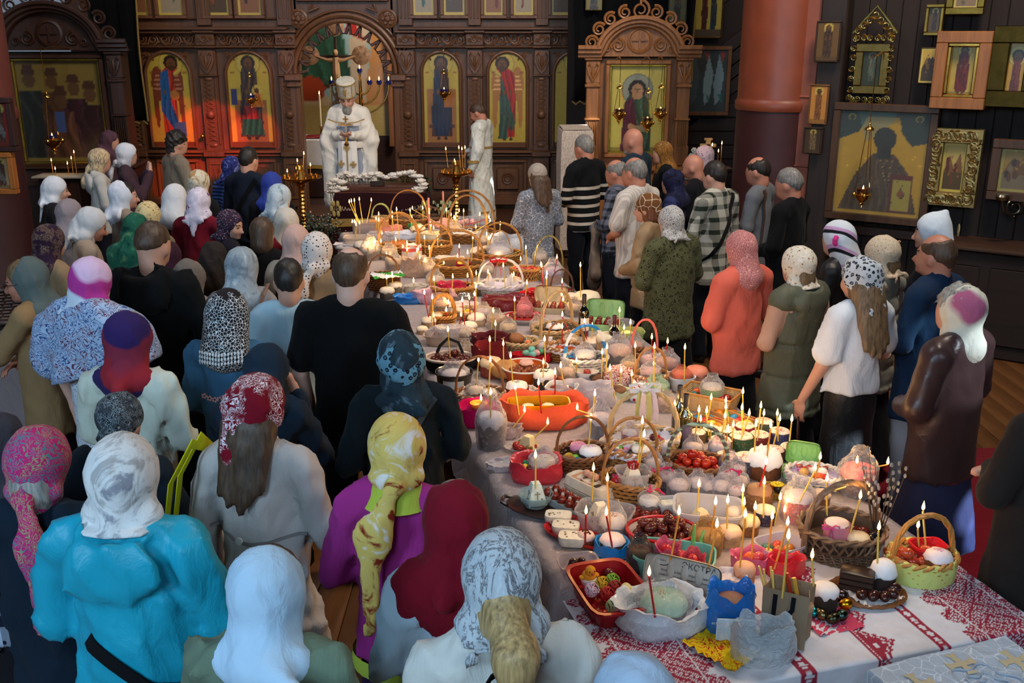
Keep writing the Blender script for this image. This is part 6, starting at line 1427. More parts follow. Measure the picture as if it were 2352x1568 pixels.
def bowl(loc,r,h,label,m_,rz=0,sy=1.0,name='bowl',foot=.6,fill=.3,rim=.008,rimm=None):
 o=thing(name,loc,label,'bowl',None,rz);mb=MB()
 mb.lathe([(r*foot,0),(r*foot,.006),(r*.86,h*.45),(r*.98,h*.9),(r,h),(r*.97,h),(r*.95,h*.9),(r*.82,h*.45),(r*.5,h*.15),(.0005,h*.15)],32,(0,0,0),1,sy,cap1=False);mb.build('shell',m_,o)
 if rimm:q=MB();q.tube([(r*math.cos(2*PI*i/40),r*sy*math.sin(2*PI*i/40),h)for i in range(40)],rim,6,True);q.build('rim',rimm,o)
 if fill>.2:q=MB();q.lathe([(r*.80,h*fill-.003),(r*.80,h*fill),(0,h*fill+.001)],24,(0,0,0),1,sy);q.build('padding',mat((120,90,70),.9),o)
 return lvl(o,h*max(fill,.16)+.003)
def plate(loc,r,label,m_,sy=1.0,rz=0,name='plate',woven=False):
 o=thing(name,loc,label,'plate',None,rz);mb=MB();mb.lathe([(r*.6,0),(r*.9,.012),(r,.022),(r*.985,.025),(r*.88,.016),(r*.6,.006),(0,.006)],36,(0,0,0),1,sy);mb.build('dish',m_,o)
 if woven:
  q=MB()
  for k in range(9):q.tube([(r*(.5+.06*k)*math.cos(2*PI*i/40),sy*r*(.5+.06*k)*math.sin(2*PI*i/40),.006+.0022*k+.002*math.cos(i*PI+k*PI))for i in range(40)],.006,4,True)
  q.build('woven_rings',m_,o)
 return lvl(o,.008)
def bag(loc,rx,ry,h,label,m_,rz=0,seed=1,lip=.5,name='plastic_bag',cat='bag',fill=.5,amp=.09,inner=None):
 """open, slumped soft bag: walls bulge, mouth folds outwards"""
 o=thing(name,loc,label,cat,None,rz);q=random.Random(seed);n=46;mb=MB();rs=[]
 ph=[q.uniform(0,6)for _ in range(5)]
 for k,(f,z)in enumerate(((.80,0),(1.0,.06),(1.08,.35),(1.04,.7),(1.0,.95),(.98+.10*lip,1.06),(.92+.05*lip,1.03),(.88,.85),(.82,fill),(.02,fill))):
  am=amp*(.5 if k<1 or k>7 else 1);ring=[]
  for i in range(n):
   a=2*PI*i/n;w_=1+am*(math.sin(3*a+ph[0]+z*3)*.5+math.sin(7*a+ph[1]-z*5)*.4+math.sin(17*a+ph[2]+z*9)*.35+q.uniform(-.12,.12))
   ring.append((rx*f*w_*math.cos(a),ry*f*w_*math.sin(a),h*(z+(.09*math.sin(4*a+ph[3])+.05*math.sin(9*a+ph[4])if 2<k<8 else 0))))
  rs.append(ring)
 mb.rings(rs[:8],0,True,True);mb.rings(rs[7:],0,True,False,True);mb.build('film' if 'plastic' in name else 'cloth',m_,o,75)
 return lvl(o,h*fill)
def paskha(loc,w_,h,label,m_=None,rz=0,parent=None,relief=True):
 m_=m_ or mat((236,230,214),.6,var=.05,sc=40,bump=.2);o=thing('curd_pyramid',loc,label,'curd cake',None,rz)
 mb=MB();mb.lathe([(w_*.70,0),(w_*.72,.006),(w_*.36,h-.008),(w_*.30,h)],4,rz=PI/4);mb.build('curd',m_,o,20)
 if relief:
  q=MB();a=math.atan2(w_*.36*.7,h)
  for s in range(4):
   M=Matrix.Rotation(s*PI/2,3,'Z')
   for(z,L,v)in((h*.45,h*.42,1),(h*.55,w_*.3,0)):
    y=-(w_*.5-w_*.25*z/h);q.box(M@Vector((0,y,z)),(.006,.004,L)if v else(L,.004,.006),0,0,0,M@Matrix.Rotation(-a,3,'X'))
   for k in range(3):q.ell(M@Vector(((k-1)*w_*.22,-(w_*.47),h*.12+.01*k)),(.004,.003,.006),6,5)
  q.build('raised_cross',mat((150,140,120),.7),o)
 return lvl(o,h*.98)
def bottle(loc,h,r,label,gcol,cap,lab=None,labcol=(225,220,214)):
 o=thing('bottle',loc,label,'bottle',None,rnd.uniform(0,6));m=MB();m.lathe([(r*.9,0),(r,.006),(r,h*.56),(r*.9,h*.63),(r*.5,h*.70),(r*.37,h*.76),(r*.36,h*.97)],24);m.build('glass',glassm(gcol),o)
 m=MB();m.lathe([(r*.40,h*.78),(r*.41,h*.99),(r*.36,h),(r*.30,h),(r*.28,h*.985),(0,h*.985)],20);m.build('capsule',mat(cap,.5),o)
 if lab:
  m=MB();m.lathe([(r*1.012,h*.16),(r*1.012,h*.46)],24,cap0=False,cap1=False);m.v=[p for p in m.v];m.f=[f for f in m.f if f[0]%24<11];m.m=m.m[:len(m.f)];q=m.build('label',mat(labcol,.6),o);
  c=(lab-o.rotation_euler.z);q.rotation_euler=(0,0,c)
 return o
def carton(loc,rz,label,lid=100,col=(176,170,160),n=5,ecol=DYE,elab='',egrp='',sc=1.0,rows=2,wr=None):
 """moulded pulp egg box: tray with cups and pegs, hinged lid"""
 o=thing('egg_carton',loc,label,'egg box',None,rz);o.scale=(sc,)*3;d=.050;L,Wd=n*d+.01,rows*d+.012;pm_=mat(col,.85,var=.08,sc=40,bump=.3)
 m=MB();m.lathe([(.90,0),(.93,.004),(1.0,.040),(1.05,.042),(1.05,.036),(1.0,.034)],40,(0,0,0),L/2,Wd/2,cap1=False,sq=6);m.lathe([(.98,.040),(.90,.010),(0,.010)],40,(0,0,0),L/2,Wd/2,cap0=False,cap1=False,sq=6)
 for i in range(n):
  for j in range(rows):m.lathe([(.010,-.0),(.021,.012),(.024,.034)],10,((i-(n-1)/2)*d,(j-(rows-1)/2)*d,0),cap0=True,cap1=False)
 m.build('tray',pm_,o)
 for i in range(n-1):m=MB();m.lathe([(.012,.02),(.008,.055),(.006,.058)],10,((i-(n-2)/2)*d,0,0));m.build('peg',pm_,o)
 if lid is not None:
  m=MB();m.lathe([(1.04,.0),(1.02,.004),(.94,.040),(.90,.044),(0,.044)],40,(0,0,0),L/2,Wd/2,cap0=False,sq=6);m.lathe([(1.0,.0),(.90,.038),(0,.040)],40,(0,0,0),L/2,Wd/2,cap0=False,cap1=False,sq=6)
  for i in range(n):m.ell(((i-(n-1)/2)*d,0,.042),(.017,Wd*.36,.010),10,6)
  m.v=[(x,y-Wd/2,z)for x,y,z in m.v];l_=m.build('lid',pm_,o,40,(0,Wd/2+.004,.042));l_.rotation_euler=(RAD(-lid),0,0)
 lvl(o,.014*sc)
 if elab:
  for i in range(n):
   for j in range(rows):
    p=inside(o,(i-(n-1)/2)*d*sc,(j-(rows-1)/2)*d*sc,0);egg(p,ecol if isinstance(ecol[0],int)else ecol[(i+j*n)%len(ecol)],elab,egrp,sc*.98,tilt=0)
 return o
def napkin(loc,w_,d_,label,m_,rz=0,name='napkin',seed=1,hang=0.0):
 q=random.Random(seed);o=MB();N=12;V2=[((i/N-.5)*w_,(j/N-.5)*d_,.004+.012*abs(noise2(i*.7,j*.6,seed))*(1+1.5*(abs(i/N-.5)>.4)*q.random()))for j in range(N+1)for i in range(N+1)]
 o.add(V2,[(j*(N+1)+i,j*(N+1)+i+1,(j+1)*(N+1)+i+1,(j+1)*(N+1)+i)for j in range(N)for i in range(N)]);r=o.build(name,m_,None,180,loc,rz);return lvl(tag(r,label,'cloth'),.012)
def bow(o,p,s,m_,tails=2,rz=0):
 m=MB();M=Matrix.Rotation(rz,3,'Z')
 for q in(-1,1):m.tube([Vector(p)+M@Vector((q*x*s,y*s,z*s))for x,y,z in((0,0,0),(.5,.05,.35),(1,0,.25),(.9,0,-.1),(.4,-.02,-.12),(0,0,0))],.16*s,6,flat=.2)
 for q in range(tails):k=(q-(tails-1)/2);m.tube([Vector(p)+M@Vector((k*x*s,-.06*s,z*s))for x,z in((0,0),(.5,-.8),(.7,-1.9))],.16*s,6,flat=.2)
 return m.build('ribbon',m_,o)
 # ====== what stands on the table, near to far
def at_(px,pyb,wpx,sy=1.0,z=TZ+.006):
 """front foot of a thing at pixel (px, pyb), wpx wide -> centre on the table and half width in metres"""
 p=T(px,pyb,z);zc=p.y*CP+(EYE-z)*SP;r=wpx*zc/FPX/2;d=Vector((p.x,p.y,0)).normalized();r*=1.07;c=p+d*(r*sy*.92);
 zc=c.y*CP+(EYE-z)*SP;return Vector((c.x,c.y,z)),r*zc/(p.y*CP+(EYE-z)*SP)
CB=F(228,224,226)
def K(px,py,w_,hr,lab,**k):
 c,r=at_(px,py,w_);return kulich(c,r/(1.05 if k.get('paper')else 1.07)/(1.10 if k.get('wrap')else 1),r*hr,lab,**k)
SPR=[(226,90,70),(240,220,200),(230,150,90)];SPM=[(226,80,80),(70,140,180),(230,190,60),(90,160,90)];SPP=[(222,130,170),(240,190,210)]
SPO=[(226,120,90),(244,224,206),(214,90,70),(250,236,224)]
c,r=at_(1515,1492,205);b=bag(c,r*.92,r*.66,.105,'crumpled white plastic bag holding a glazed cake in clear film',film((232,238,246),.52,.2),seed=3,lip=1,amp=.10)
kulich(inside(b,.01,.02,-.02),.085,.05,'green and gold glazed cake in clear film inside the crumpled white bag',body=(96,60,36),icing=(150,190,160),spr=[(206,150,50),(190,60,40),(120,170,110)],wrap=CLEAR)
c,r=at_(1545,1428,175,.5);ek=carton(c,RAD(-27),'open grey pulp egg box of ten brown eggs with printed lid',108,(186,178,168),5,DYE,'shiny brown egg in the grey pulp box with the printed lid','eggs in the printed pulp box',1.12)
ld=[o for o in ek.children if o.name.startswith('lid')][0];INK=mat((60,56,60),.7)
def lidtext(body,size,x,z,name):t=text(body,size,INK,ld,name,(x,-z,.0415-.010),(PI,0,0),.0004,'LEFT');return t
for(bd,sz,x,z)in(('ЭКСТРА',.030,-.015,.074),('Производство в котором ценят',.0115,-.09,.050),('рады успеха современного человека',.0100,-.09,.034)):
 t=text(bd,sz,INK,ld,'printed_text',(x,-z,.0365),(PI,0,0),.0003,'LEFT');t.rotation_euler=(PI,0,0)
m=MB();m.tube([(-.085+.022*math.cos(q/8*PI),-.076+.008*math.sin(q/8*PI),.0360)for q in range(9)],.0016,4);m.build('printed_logo',INK,ld)
t=text('ecoeko',.011,INK,ld,'logo_text',(-.103,-.082,.0365),(PI,0,0),.0003,'LEFT')
c,r=at_(1398,1430,150,1.0);rt=tub(c,.105,.155,.085,'red plastic tray full of toy chicks and woven balls',mat((158,18,26),.3),rz=RAD(16),fill=.1,sq=6,name='red_tray',lip=.012)
def chick(loc,col,label,rz,open_=False):
 o=thing('toy_chick',loc,label,'toy',None,rz);m=MB();m.lathe([(.018,0),(.030,.012),(.033,.028),(.031,.036)],16,wob=lambda a,z:.06*math.sin(8*a)if z>.03 else 0);m.build('white_shell',mat((236,232,226),.5),o)
 m=MB();m.ell((0,0,.042),(.029,.027,.026),14,10);m.ell((0,.012,.070),(.021,.021,.021),14,10)
 for s in(-1,1):m.ell((s*.03,.002,.042),(.012,.014,.008),8,6)
 m.build('fluffy_body',mat(col,.95,var=.1,sc=60,bump=.6),o)
 m=MB();m.lathe([(.006,0),(.0,.012)],8);q=m.build('beak',mat((196,70,30),.5),o,40,(0,.031,.068));q.rotation_euler=(-PI/2,0,0)
 for s in(-1,1):m=MB();m.ell((s*.010,.029,.075),(.0028,.0028,.0028),8,6);m.build('eye',mat((20,20,20),.2),o)
 return o
def wball(loc,r,col,label):
 o=MB()
 for k in range(9):
  M=Matrix.Rotation(k*1.1,3,'X')@Matrix.Rotation(k*.7,3,'Y');o.tube([M@Vector((r*math.cos(2*PI*i/16),r*math.sin(2*PI*i/16),r*.25*math.sin(i*1.6)))for i in range(16)],.0028,4,True)
 return tag(o.build('woven_ball',mat(col,.6),None,180,(loc.x,loc.y,loc.z+r)),label,'ball')
chick(inside(rt,-.045,.105,.02),(232,150,30),'orange toy chick hatching from a white shell at the tray end',RAD(200))
chick(inside(rt,.045,-.05,.02),(232,214,150),'pale yellow toy chick with a red comb in a white shell',RAD(170))
for(x,y,cc,nm)in((-.055,.045,(222,196,214),'white pink'),(.0,.075,(214,170,30),'yellow'),(.045,.085,(126,176,52),'lime green'),(.035,.035,(160,26,36),'dark red'),(-.01,-.0,(190,30,36),'bright red'),(-.02,-.085,(168,196,140),'pale green')):wball(inside(rt,x,y,.01),.027,cc,nm+' woven rattan ball in the red tray')
egg(inside(rt,.05,.125,.02),(90,30,30),'dark red egg in the far corner of the red tray',None);egg(inside(rt,.075,.0,.02),(40,46,90),'dark blue egg beside the pale toy chick',None)
c,r=at_(1328,1335,82,.8);o=tub(c,r*.9,r*.75,.06,'clear plastic tub of small dark chocolate eggs',film((226,220,226),.14,.1,1),rz=RAD(10));eggs(o,r*.9,r*.75,11,[(56,30,26)],'small dark chocolate egg in the clear corner tub','chocolate eggs in the clear tub',s=.72)
c,r=at_(1672,1475,108,.8);bb=bag(c,r*.92,r*.72,.17,'bright blue and clear bag around a large cake box',film((20,130,226),.48,.15),seed=9,lip=.6,amp=.06,fill=.62)
kulich(inside(bb,0,0,-.03),r*.62,.05,'brown topped cake sunk inside the bright blue bag',body=(110,70,44),icing=(136,92,70))
m=MB();m.box((0,0,.055),(r*1.5,.012,.105),0,0,.004);bx=m.build('card_box',fab('marble',(206,226,240),(90,160,220),.8,(236,240,246)),None,40,tuple(c+Vector((.005,-r*.86,.0))),RAD(-4));tag(bx,'pale blue printed cake box front below the bright blue bag','box')
m=MB();m.lathe([(.014,0),(.014,.002),(0,.003)],20);q=m.build('round_emblem',mat((30,70,160),.4),bx,40,(.01,-.007,.075));q.rotation_euler=(PI/2,0,0)
text('ВЕРХНЕЙ',.011,mat((206,226,244),.5),bx,'printed_text',(-.062,-.0075,.085),(PI/2,0,0),.0004,'CENTER')
c,r=at_(1745,1545,130,.7);bag(c,r,r*.55,.15,'thin white shopping bag slumped against the kraft paper bag',film((226,236,244),.30,.15),seed=14,lip=.6,amp=.10,fill=.3)
c=T(1655,1505);napkin(Vector((c.x,c.y,TZ+.02)),.16,.22,'bright yellow cloth with red pattern poking from the white bag',fab('paisley',(232,196,20),(190,60,30),.8,(226,180,20)),RAD(40),seed=5)
c,r=at_(1800,1490,118,.7);kb=thing('paper_bag',c,'tan kraft paper bag with black ribbon handles, candles standing in it','bag',None,RAD(-28));hw,hd,hh=r*.80,r*.5,.22
m=MB();O=[(-hw,-hd),(hw,-hd),(hw*.86,0),(hw,hd),(-hw,hd),(-hw*.86,0)];m.rings([[(x*f,y*f,z)for x,y in O]for f,z in((.98,0),(1,.01),(1.0,hh*.5),(1.03,hh))]+[[(x*1.0,y*1.0,hh-.002)for x,y in O],[(x*.96,y*.96,.12)for x,y in O]],0,True,True,True);m.build('paper',mat((146,124,100),.8,var=.06),kb,20)
for s in(-1,1):m=MB();m.tube([(-hw*.45,s*hd*1.03,hh-.02),(-hw*.45,s*hd*1.25,hh*.9-.08),(-.0,s*hd*1.5,hh-.11),(hw*.35,s*hd*1.25,hh-.06),(hw*.35,s*hd*1.03,hh-.015)],.009,6,flat=.25,up=(0,1,0));m.build('ribbon_handle',F(16,20,28),kb)
lvl(kb,.125)
for i,(x,y,tx)in enumerate(((-.07,.02,-.03),(-.062,.0,-.02),(-.05,.025,-.015),(-.045,.0,-.01),(-.02,.03,.0))):
 a=inside(kb,x,y,-.02);o=MB();o.tube([a,a+Vector((tx*1.4,.02,.15))],.0042,7);tag(o.build('unlit_candle',mat((226,200,110),.4),None),'unlit yellow candle of the bunch standing in the kraft paper bag','candle','unlit candles in the kraft bag')
for(x,y,cc,nm)in((.02,.02,(176,60,40),'red paper tube'),(.05,.0,(206,160,60),'gold foil stick')):a=inside(kb,x,y,-.02);o=MB();o.tube([a,a+Vector((-.03,.03,.14))],.008,8);tag(o.build('packet',mat((cc),.35),None),nm+' standing inside the kraft paper bag','packet')
for(x,y,s_)in((.0,.035,.035),(.06,.01,.03),(.01,-.02,.03)):o=MB();o.ell((0,0,0),(s_,s_*.8,s_*.8),14,9);tag(o.build('wrapped_sweet',mat((70,52,66)if x<.05 else(190,150,110),.3,var=.4,sc=40),None,180,tuple(inside(kb,x,y,.02))),['dark foil parcel','tan paper parcel','small violet foil parcel'][[.0,.06,.01].index(x)]+' lying inside the kraft paper bag','parcel')
c,r=at_(1905,1452,110,.7);nk=napkin(c,r*2.1,r*1.5,'crumpled pink paper napkin under metallic eggs',F(206,70,100),RAD(20),seed=8)
K(1889,1420,58,2.0,'narrow dark cake with smooth white icing beside metallic eggs',body=(52,36,30),icing=(236,236,242),top=.3)
for i,(px,py,cc,nm)in enumerate(((1866,1432,(30,150,160),'small turquoise'),(1884,1437,(120,110,80),'pale bronze'),(1911,1448,(70,70,56),'dark bronze'),(1932,1440,(60,84,80),'green bronze'),(1940,1415,(206,150,30),'bright gold'),(1914,1398,(120,80,60),'copper'),(1928,1393,(96,80,84),'pewter'),(1908,1382,(190,140,50),'dull gold'))):p=T(px,py-8);egg((p.x,p.y,TZ+.016),cc,nm+' metallic egg on the pink napkin',None,1.0,1)
c,r=at_(1985,1402,165,.8);pl=plate(c,r,'round brown wicker plate with chocolate cake and dark eggs',wickm('brown'),.82,0,woven=True)
napkin(pl.location+Vector((.02,-.02,.014)),r*1.25,r*1.0,'white paper napkin lying on the brown wicker plate',CB,.4,seed=12)
o=thing('chocolate_cake',inside(pl,-.035,.02,.016),'square block of dark layered chocolate cake on the wicker plate','cake',None,RAD(-24));m=MB()
for k in range(3):m.box((0,0,.012+k*.024),(.125,.075,.021),0,0,.004)
m.build('sponge',mat((58,36,26),.8,sc=40),o);m=MB()
for k in range(2):m.box((0,0,.024+k*.024),(.123,.073,.004))
m.box((0,0,.074),(.126,.076,.007),0,0,.003);m.build('chocolate_layer',mat((40,24,20),.35),o)
kulich(inside(pl,.07,.035,.01),.048,.075,'dark cake with a big smooth white dome on the wicker plate',body=(52,34,28),icing=(236,236,240),top=.95)
for(x,y)in((-.04,-.055),(.0,-.07),(.04,-.075),(.075,-.05),(.10,-.01),(-.02,.085),(.02,.095),(.06,.09)):egg(inside(pl,x,y,.016),DARKE,'very dark brown egg on the wicker plate','dark eggs on the wicker plate')
c,r=at_(2108,1352,150,.8);g=basket(c,r*.8,r*.68,.10,'honey','honey wicker basket wrapped in pale green cloth, red eggs heaped inside',.27,RAD(10),F(206,210,120),fill=.62,hthick=.010)
S=MB();S.lathe([(1.15,.0),(1.22,.03),(1.26,.07),(1.24,.10)],30,(0,0,0),r*.8,r*.68,cap0=False,cap1=False,wob=lambda a,z:.03*math.sin(7*a+z*30));S.build('green_wrap',F(206,212,124),g,180)
eggs(g,r*.8,r*.66,13,[(190,74,44),(170,54,36)],'orange red dyed egg in the pale green wrapped basket','eggs in the green wrapped basket',dx=-.03,dy=.02)
kulich(inside(g,.035,-.05,.01),.052,.045,'oval cake with white icing and pink spots in the green wrapped basket',icing=(240,226,232),spr=SPP,top=.5)
tub(inside(g,.04,.03,.02),.055,.04,.045,'red film topped dish at the back of the green wrapped basket',film((226,40,50),.6,.1),RAD(10))
c,r=at_(1922,1312,190,.85);bk=basket(c,r*.70,r*.62,.135,(120,94,74),'large grey brown open work wicker basket with a tall arched handle',.33,RAD(-12),None,'lattice',1.34,.5,.012,None,RAD(28))
m=MB()
for k in range(11):m.tube([((r*.70*1.1+.005*(-1)**(i+k))*math.cos(2*PI*i/44),(r*.62*1.1+.005*(-1)**(i+k))*math.sin(2*PI*i/44),.006+k*.006)for i in range(44)],.004,4,True)
m.build('foot_weave',wickm((96,74,58)),bk)
kulich(inside(bk,-.02,-.01),.05,.085,'pink paper wrapped cake standing in the open work basket',icing=(236,214,210),paper=(206,130,150),top=.2)
kulich(inside(bk,.065,-.035,-.01),.045,.05,'plain pale cake at the front of the open work basket',body=(206,180,150),icing=(226,210,180))
eggs(bk,.09,.06,6,[(96,30,24)],'glossy dark red egg with pink ribbon in the open work basket','eggs in the open work basket',dx=.05,dy=.06)
bow(bk,(-.05,-.06,.15),.035,F(214,80,140))
vb=bottle(T(2008,1282,TZ+.005),.17,.035,'dark glass bottle holding catkin twigs beside the open work basket',(22,26,36),(30,30,36),4.2,(190,196,206));
tw=thing('willow_twigs',vb.location+Vector((0,0,.15)),'spray of grey willow twigs with silvery catkins in the dark bottle','twigs')
for i in range(10):
 a=rnd.uniform(0,6.3);t_=rnd.uniform(.03,.10);L=rnd.uniform(.22,.36);m=MB();P=[(t_*q*math.cos(a),t_*q*math.sin(a),L*q-.1*(1-q))for q in(0,.3,.6,1)];m.tube(P,[.003,.0025,.002,.001],5);br=m.build('twig',mat((60,48,42),.7),tw)
 m=MB()
 for q in range(6):u=.35+q*.12;m.ell((t_*u*math.cos(a)+.006*(-1)**q,t_*u*math.sin(a),L*u),(.006,.006,.010),7,6)
 q_=m.build('catkin',mat((150,146,146),.9),br);q_['kind']='stuff'
K(1965,1148,84,1.2,'large wrapped cake with pink icing behind the open work basket handle',icing=(232,120,120),wrap=CLEAR,spr=[(226,60,60),(240,160,140)])
c,r=at_(1786,1300,92,.8);o=tub(c,r*.9,r*.72,.075,'milky plastic tub of eggs dyed in many colours',film((216,212,226),.38,.15,1),RAD(24));eggs(o,r*.92,r*.74,12,[(216,80,50),(70,70,96),(226,196,40),(176,100,60),(214,120,40),(60,120,100)],'brightly dyed egg in the milky tub','mixed eggs in the milky tub')
c,r=at_(1722,1325,92,.7);o=bag(c,r*.9,r*.62,.075,'pink and violet film bag beside the milky tub',film((232,110,150),.5,.12),seed=21,lip=.9);egg(inside(o,-.01),(226,90,40),'orange egg inside the pink and violet bag',None);egg(inside(o,.025),(190,60,70),'red egg inside the pink and violet bag',None)
c,r=at_(1800,1338,84,.7);bag(c,r*.9,r*.62,.085,'bright red and clear film bag in front of the milky tub',film((232,50,66),.48,.12),seed=22,lip=.9)
c,r=at_(1545,1345,170,.8);gt=tub(c,r*.86,r*.55,.085,'long turquoise plastic dish holding pink wrapped cakes',mat((104,176,166),.3),RAD(-14),1.14,4.5)
for(x,y,s_,cc,lb)in((-.03,.0,.05,(236,110,150),'rose film wrapped cup in the turquoise dish'),(.075,-.055,.048,(232,90,110),'red topped wrapped cup at the front of the turquoise dish')):
 b_=bag(inside(gt,x,y),s_,s_,.10,lb,film(cc,.42,.1),seed=int(x*500)+30,lip=.8,fill=.6);egg(inside(b_),(190,40,50),'red egg in the '+lb,None)
c,r=at_(1608,1282,70);K(1618,1285,74,1.0,'low cake with chocolate drizzle under gold film behind the turquoise dish',icing=(206,176,140),wrap=film((206,170,110),.2,.1))
m=MB();a=T(1588,1290);m.tube([(a.x,a.y,TZ+.07),(a.x+.01,a.y+.02,TZ+.16)],[.012,.004],7);m.tube([(a.x+.03,a.y,TZ+.07),(a.x+.05,a.y+.03,TZ+.13)],[.012,.005],7);tag(m.build('green_leaf_bag',film((120,200,110),.6,.2),None),'light green twisted film knot rising behind the turquoise dish','bag')
c,r=at_(1668,1372,84,.7);bag(c,r,r*.7,.07,'soft white towel bundle between the egg box and the kraft bag',fab('plain',(232,222,228)),seed=33,lip=.3,name='towel_bundle',cat='cloth',amp=.14,fill=.8)
K(1706,1360,48,2.0,'tall plain pinkish cake beside the kraft bag',body=(190,130,96),icing=(214,160,130))
c,r=at_(1622,1235,146,.75);wt=tub(c,r*.86,r*.62,.105,'big milky storage box with one pale curd cake',film((222,222,230),.42,.2,1),RAD(-10),1.10,5,lip=.012);paskha(inside(wt,-.03,-.01),.085,.075,'small rounded curd cake alone in the milky storage box',mat((226,206,170),.6),.5,relief=False)
m=MB();m.box((.02,-r*.66,.07),(.05,.004,.016),0,0,.003);q=m.build('red_label',mat((196,40,36),.4),wt);q.rotation_euler=(0,0,0);text('curver',.010,mat((240,236,236),.5),wt,'label_text',(.02,-r*.66-.0025,.067),(PI/2,0,0),.0003)
c,r=at_(1517,1280,152,.8);rb=bowl(c,r*.98,.075,'round basket with a red plaited rim heaped with brown eggs',mat((226,206,196),.5),sy=.78,rimm=mat((190,24,30),.35),fill=.45,name='egg_basket');eggs(rb,r*.93,r*.70,21,[DYED,(92,34,30)],'matt dark brown egg in the red rimmed basket','eggs in the red rimmed basket',s=1.05)
c,r=at_(1490,1205,130,.7);o=plate(c,r,'scalloped clear tray with eggs, a gift cake and a curd cup',film((226,220,226),.3,.1,1),.7);eggs(o,r*.95,r*.6,9,[DYE],'reddish brown egg on the scalloped clear tray','eggs on the scalloped tray',dome=False)
kulich(inside(o,.0,.02,.0),.045,.06,'small dark gift cake in clear film with a pink ribbon',body=(70,46,34),wrap=(CLEAR,(222,40,90)))
p_=inside(o,.085,.01,.002);o2=tub(p_,.042,.038,.06,'square clear cup of speckled curd beside the gift cake',film((230,230,232),.4,.1,1),.2);m=MB();m.lathe([(.9,.004),(1.0,.045),(.9,.05),(0,.052)],24,(0,0,0),.04,.036,sq=5);m.build('curd',mat((230,226,206),.6,var=.15,sc=40),o2)
c,r=at_(1405,1290,74);b=bag(c,r,r,.06,'short cake in bright blue film with white lace edge',film((40,150,232),.6,.1),seed=19,lip=.3,amp=.04,fill=.6);kulich(inside(b),r*.72,.03,'pinkish white cake top inside the bright blue film',icing=(236,214,214))
K(1405,1252,64,1.4,'cake with orange and grey sprinkles in clear film by the red tray',icing=(240,226,216),spr=[(206,110,70),(120,110,120),(230,160,120)],wrap=CLEAR)
K(1467,1320,56,1.5,'dark cake with gold crumb top left of the turquoise dish',body=(44,36,42),icing=(206,150,70),spr=[(226,170,60),(150,60,40)],wrap=film((90,84,90),.3,.1))
K(1345,1264,40,1.3,'tiny cake with a chocolate swirl at the corner of the red tray',icing=(226,196,190),spr=None,letter=True)
c,r=at_(1345,1268,205,.7);rtr=tub(c,r*.80,r*.46,.028,'long red plastic tray with three curd blocks',mat((196,22,26),.3),RAD(-34),1.1,3,name='red_tray')
for i,(px,py)in enumerate(((1282,1212),(1299,1236),(1314,1262))):
 c,r2=at_(px,py,64,.5);o=thing('curd_block',c+Vector((0,0,.012)),['farthest','middle','nearest'][i]+' of three pale curd blocks lined up on the red tray','curd cake',None,RAD(-8));m=MB();m.lathe([(.82,0),(.92,.01),(1.0,.034),(.96,.042),(0,.045)],30,(0,0,0),.060,.040,sq=5);m.build('curd',mat((232,228,214),.55,var=.1,sc=50,bump=.4),o)
 m=MB();[m.ell((rnd.uniform(-.04,.04),rnd.uniform(-.025,.025),.0445),(.005,.003,.0015),6,4)for _ in range(8)];q=m.build('raisin',mat((96,70,56),.7),o);q['kind']='stuff'
c,r=at_(1388,1232,130,.7);o=tub(c,r*.8,r*.55,.09,'clear lidless box with a white curd pyramid beside the red tray',film((226,226,232),.22,.1,1),RAD(-20),1.12,5);paskha(inside(o,-.02,.0),.10,.10,'white curd pyramid with raisins inside the clear box',None,.3)
c,r=at_(1262,1197,190,.62);ot=plate(c,r,'dark brown oval serving tray with moulded handles',mat((52,36,30),.3),.66,RAD(-14),name='serving_tray')
for s in(-1,1):m=MB();m.tube([(s*r*.93,-.045,.022),(s*r*1.08,-.03,.028),(s*r*1.10,.0,.03),(s*r*1.08,.03,.028),(s*r*.93,.045,.022)],.009,6);m.build('handle',mat((52,36,30),.3),ot)
c,r2=at_(1230,1180,76,.9);o=bowl(c+Vector((0,0,.012)),r2,.06,'clear plastic bowl with a curd pyramid on the brown tray',film((200,220,226),.25,.1,1),fill=.16);paskha(inside(o),.085,.10,'speckled curd pyramid in the clear bowl on the brown tray',mat((214,226,216),.6,var=.12,sc=60),.25)
c,r2=at_(1300,1180,110,.5);carton(c+Vector((0,0,.008)),RAD(-52),'open pulp tray of ten red brown eggs on the brown tray',None,(176,184,186),5,DYE,'red brown egg in the open pulp tray','eggs in the open pulp tray',1.0)
c,r2=at_(1352,1152,120,.45);xc=carton(c,RAD(-50),'closed cream egg box with a photo of eggs on its sleeve',0,(206,194,176),5,sc=1.0)
m=MB();m.box((0,0,.086),(.17,.075,.004),0,0,.002);sl=m.build('printed_sleeve',fab('marble',(190,140,110),(214,180,150),.9,(70,60,50)),xc);text('Экстра',.022,mat((240,236,230),.5),xc,'sleeve_text',(.0,-.03,.0885),(0,0,0),.0004)
for i in range(3):egg(inside(xc,-.03+i*.03,.012,.075),(206,150,124),'printed-sleeve pinkish egg showing in the closed cream box window','eggs in the cream box window',.8)
c,r=at_(1232,1118,116,.85);rb_=bag(c,r*.92,r*.8,.095,'translucent red bag wrapped round a bowl of cake and eggs',film((232,60,76),.55,.12),seed=41,lip=.8,amp=.08);kulich(inside(rb_,.03,.0,-.01),r*.46,.05,'round cake covered with tiny coloured sugar in the red bag',icing=(226,206,176),spr=SPM+[(240,230,220)],wrap=CLEARW)
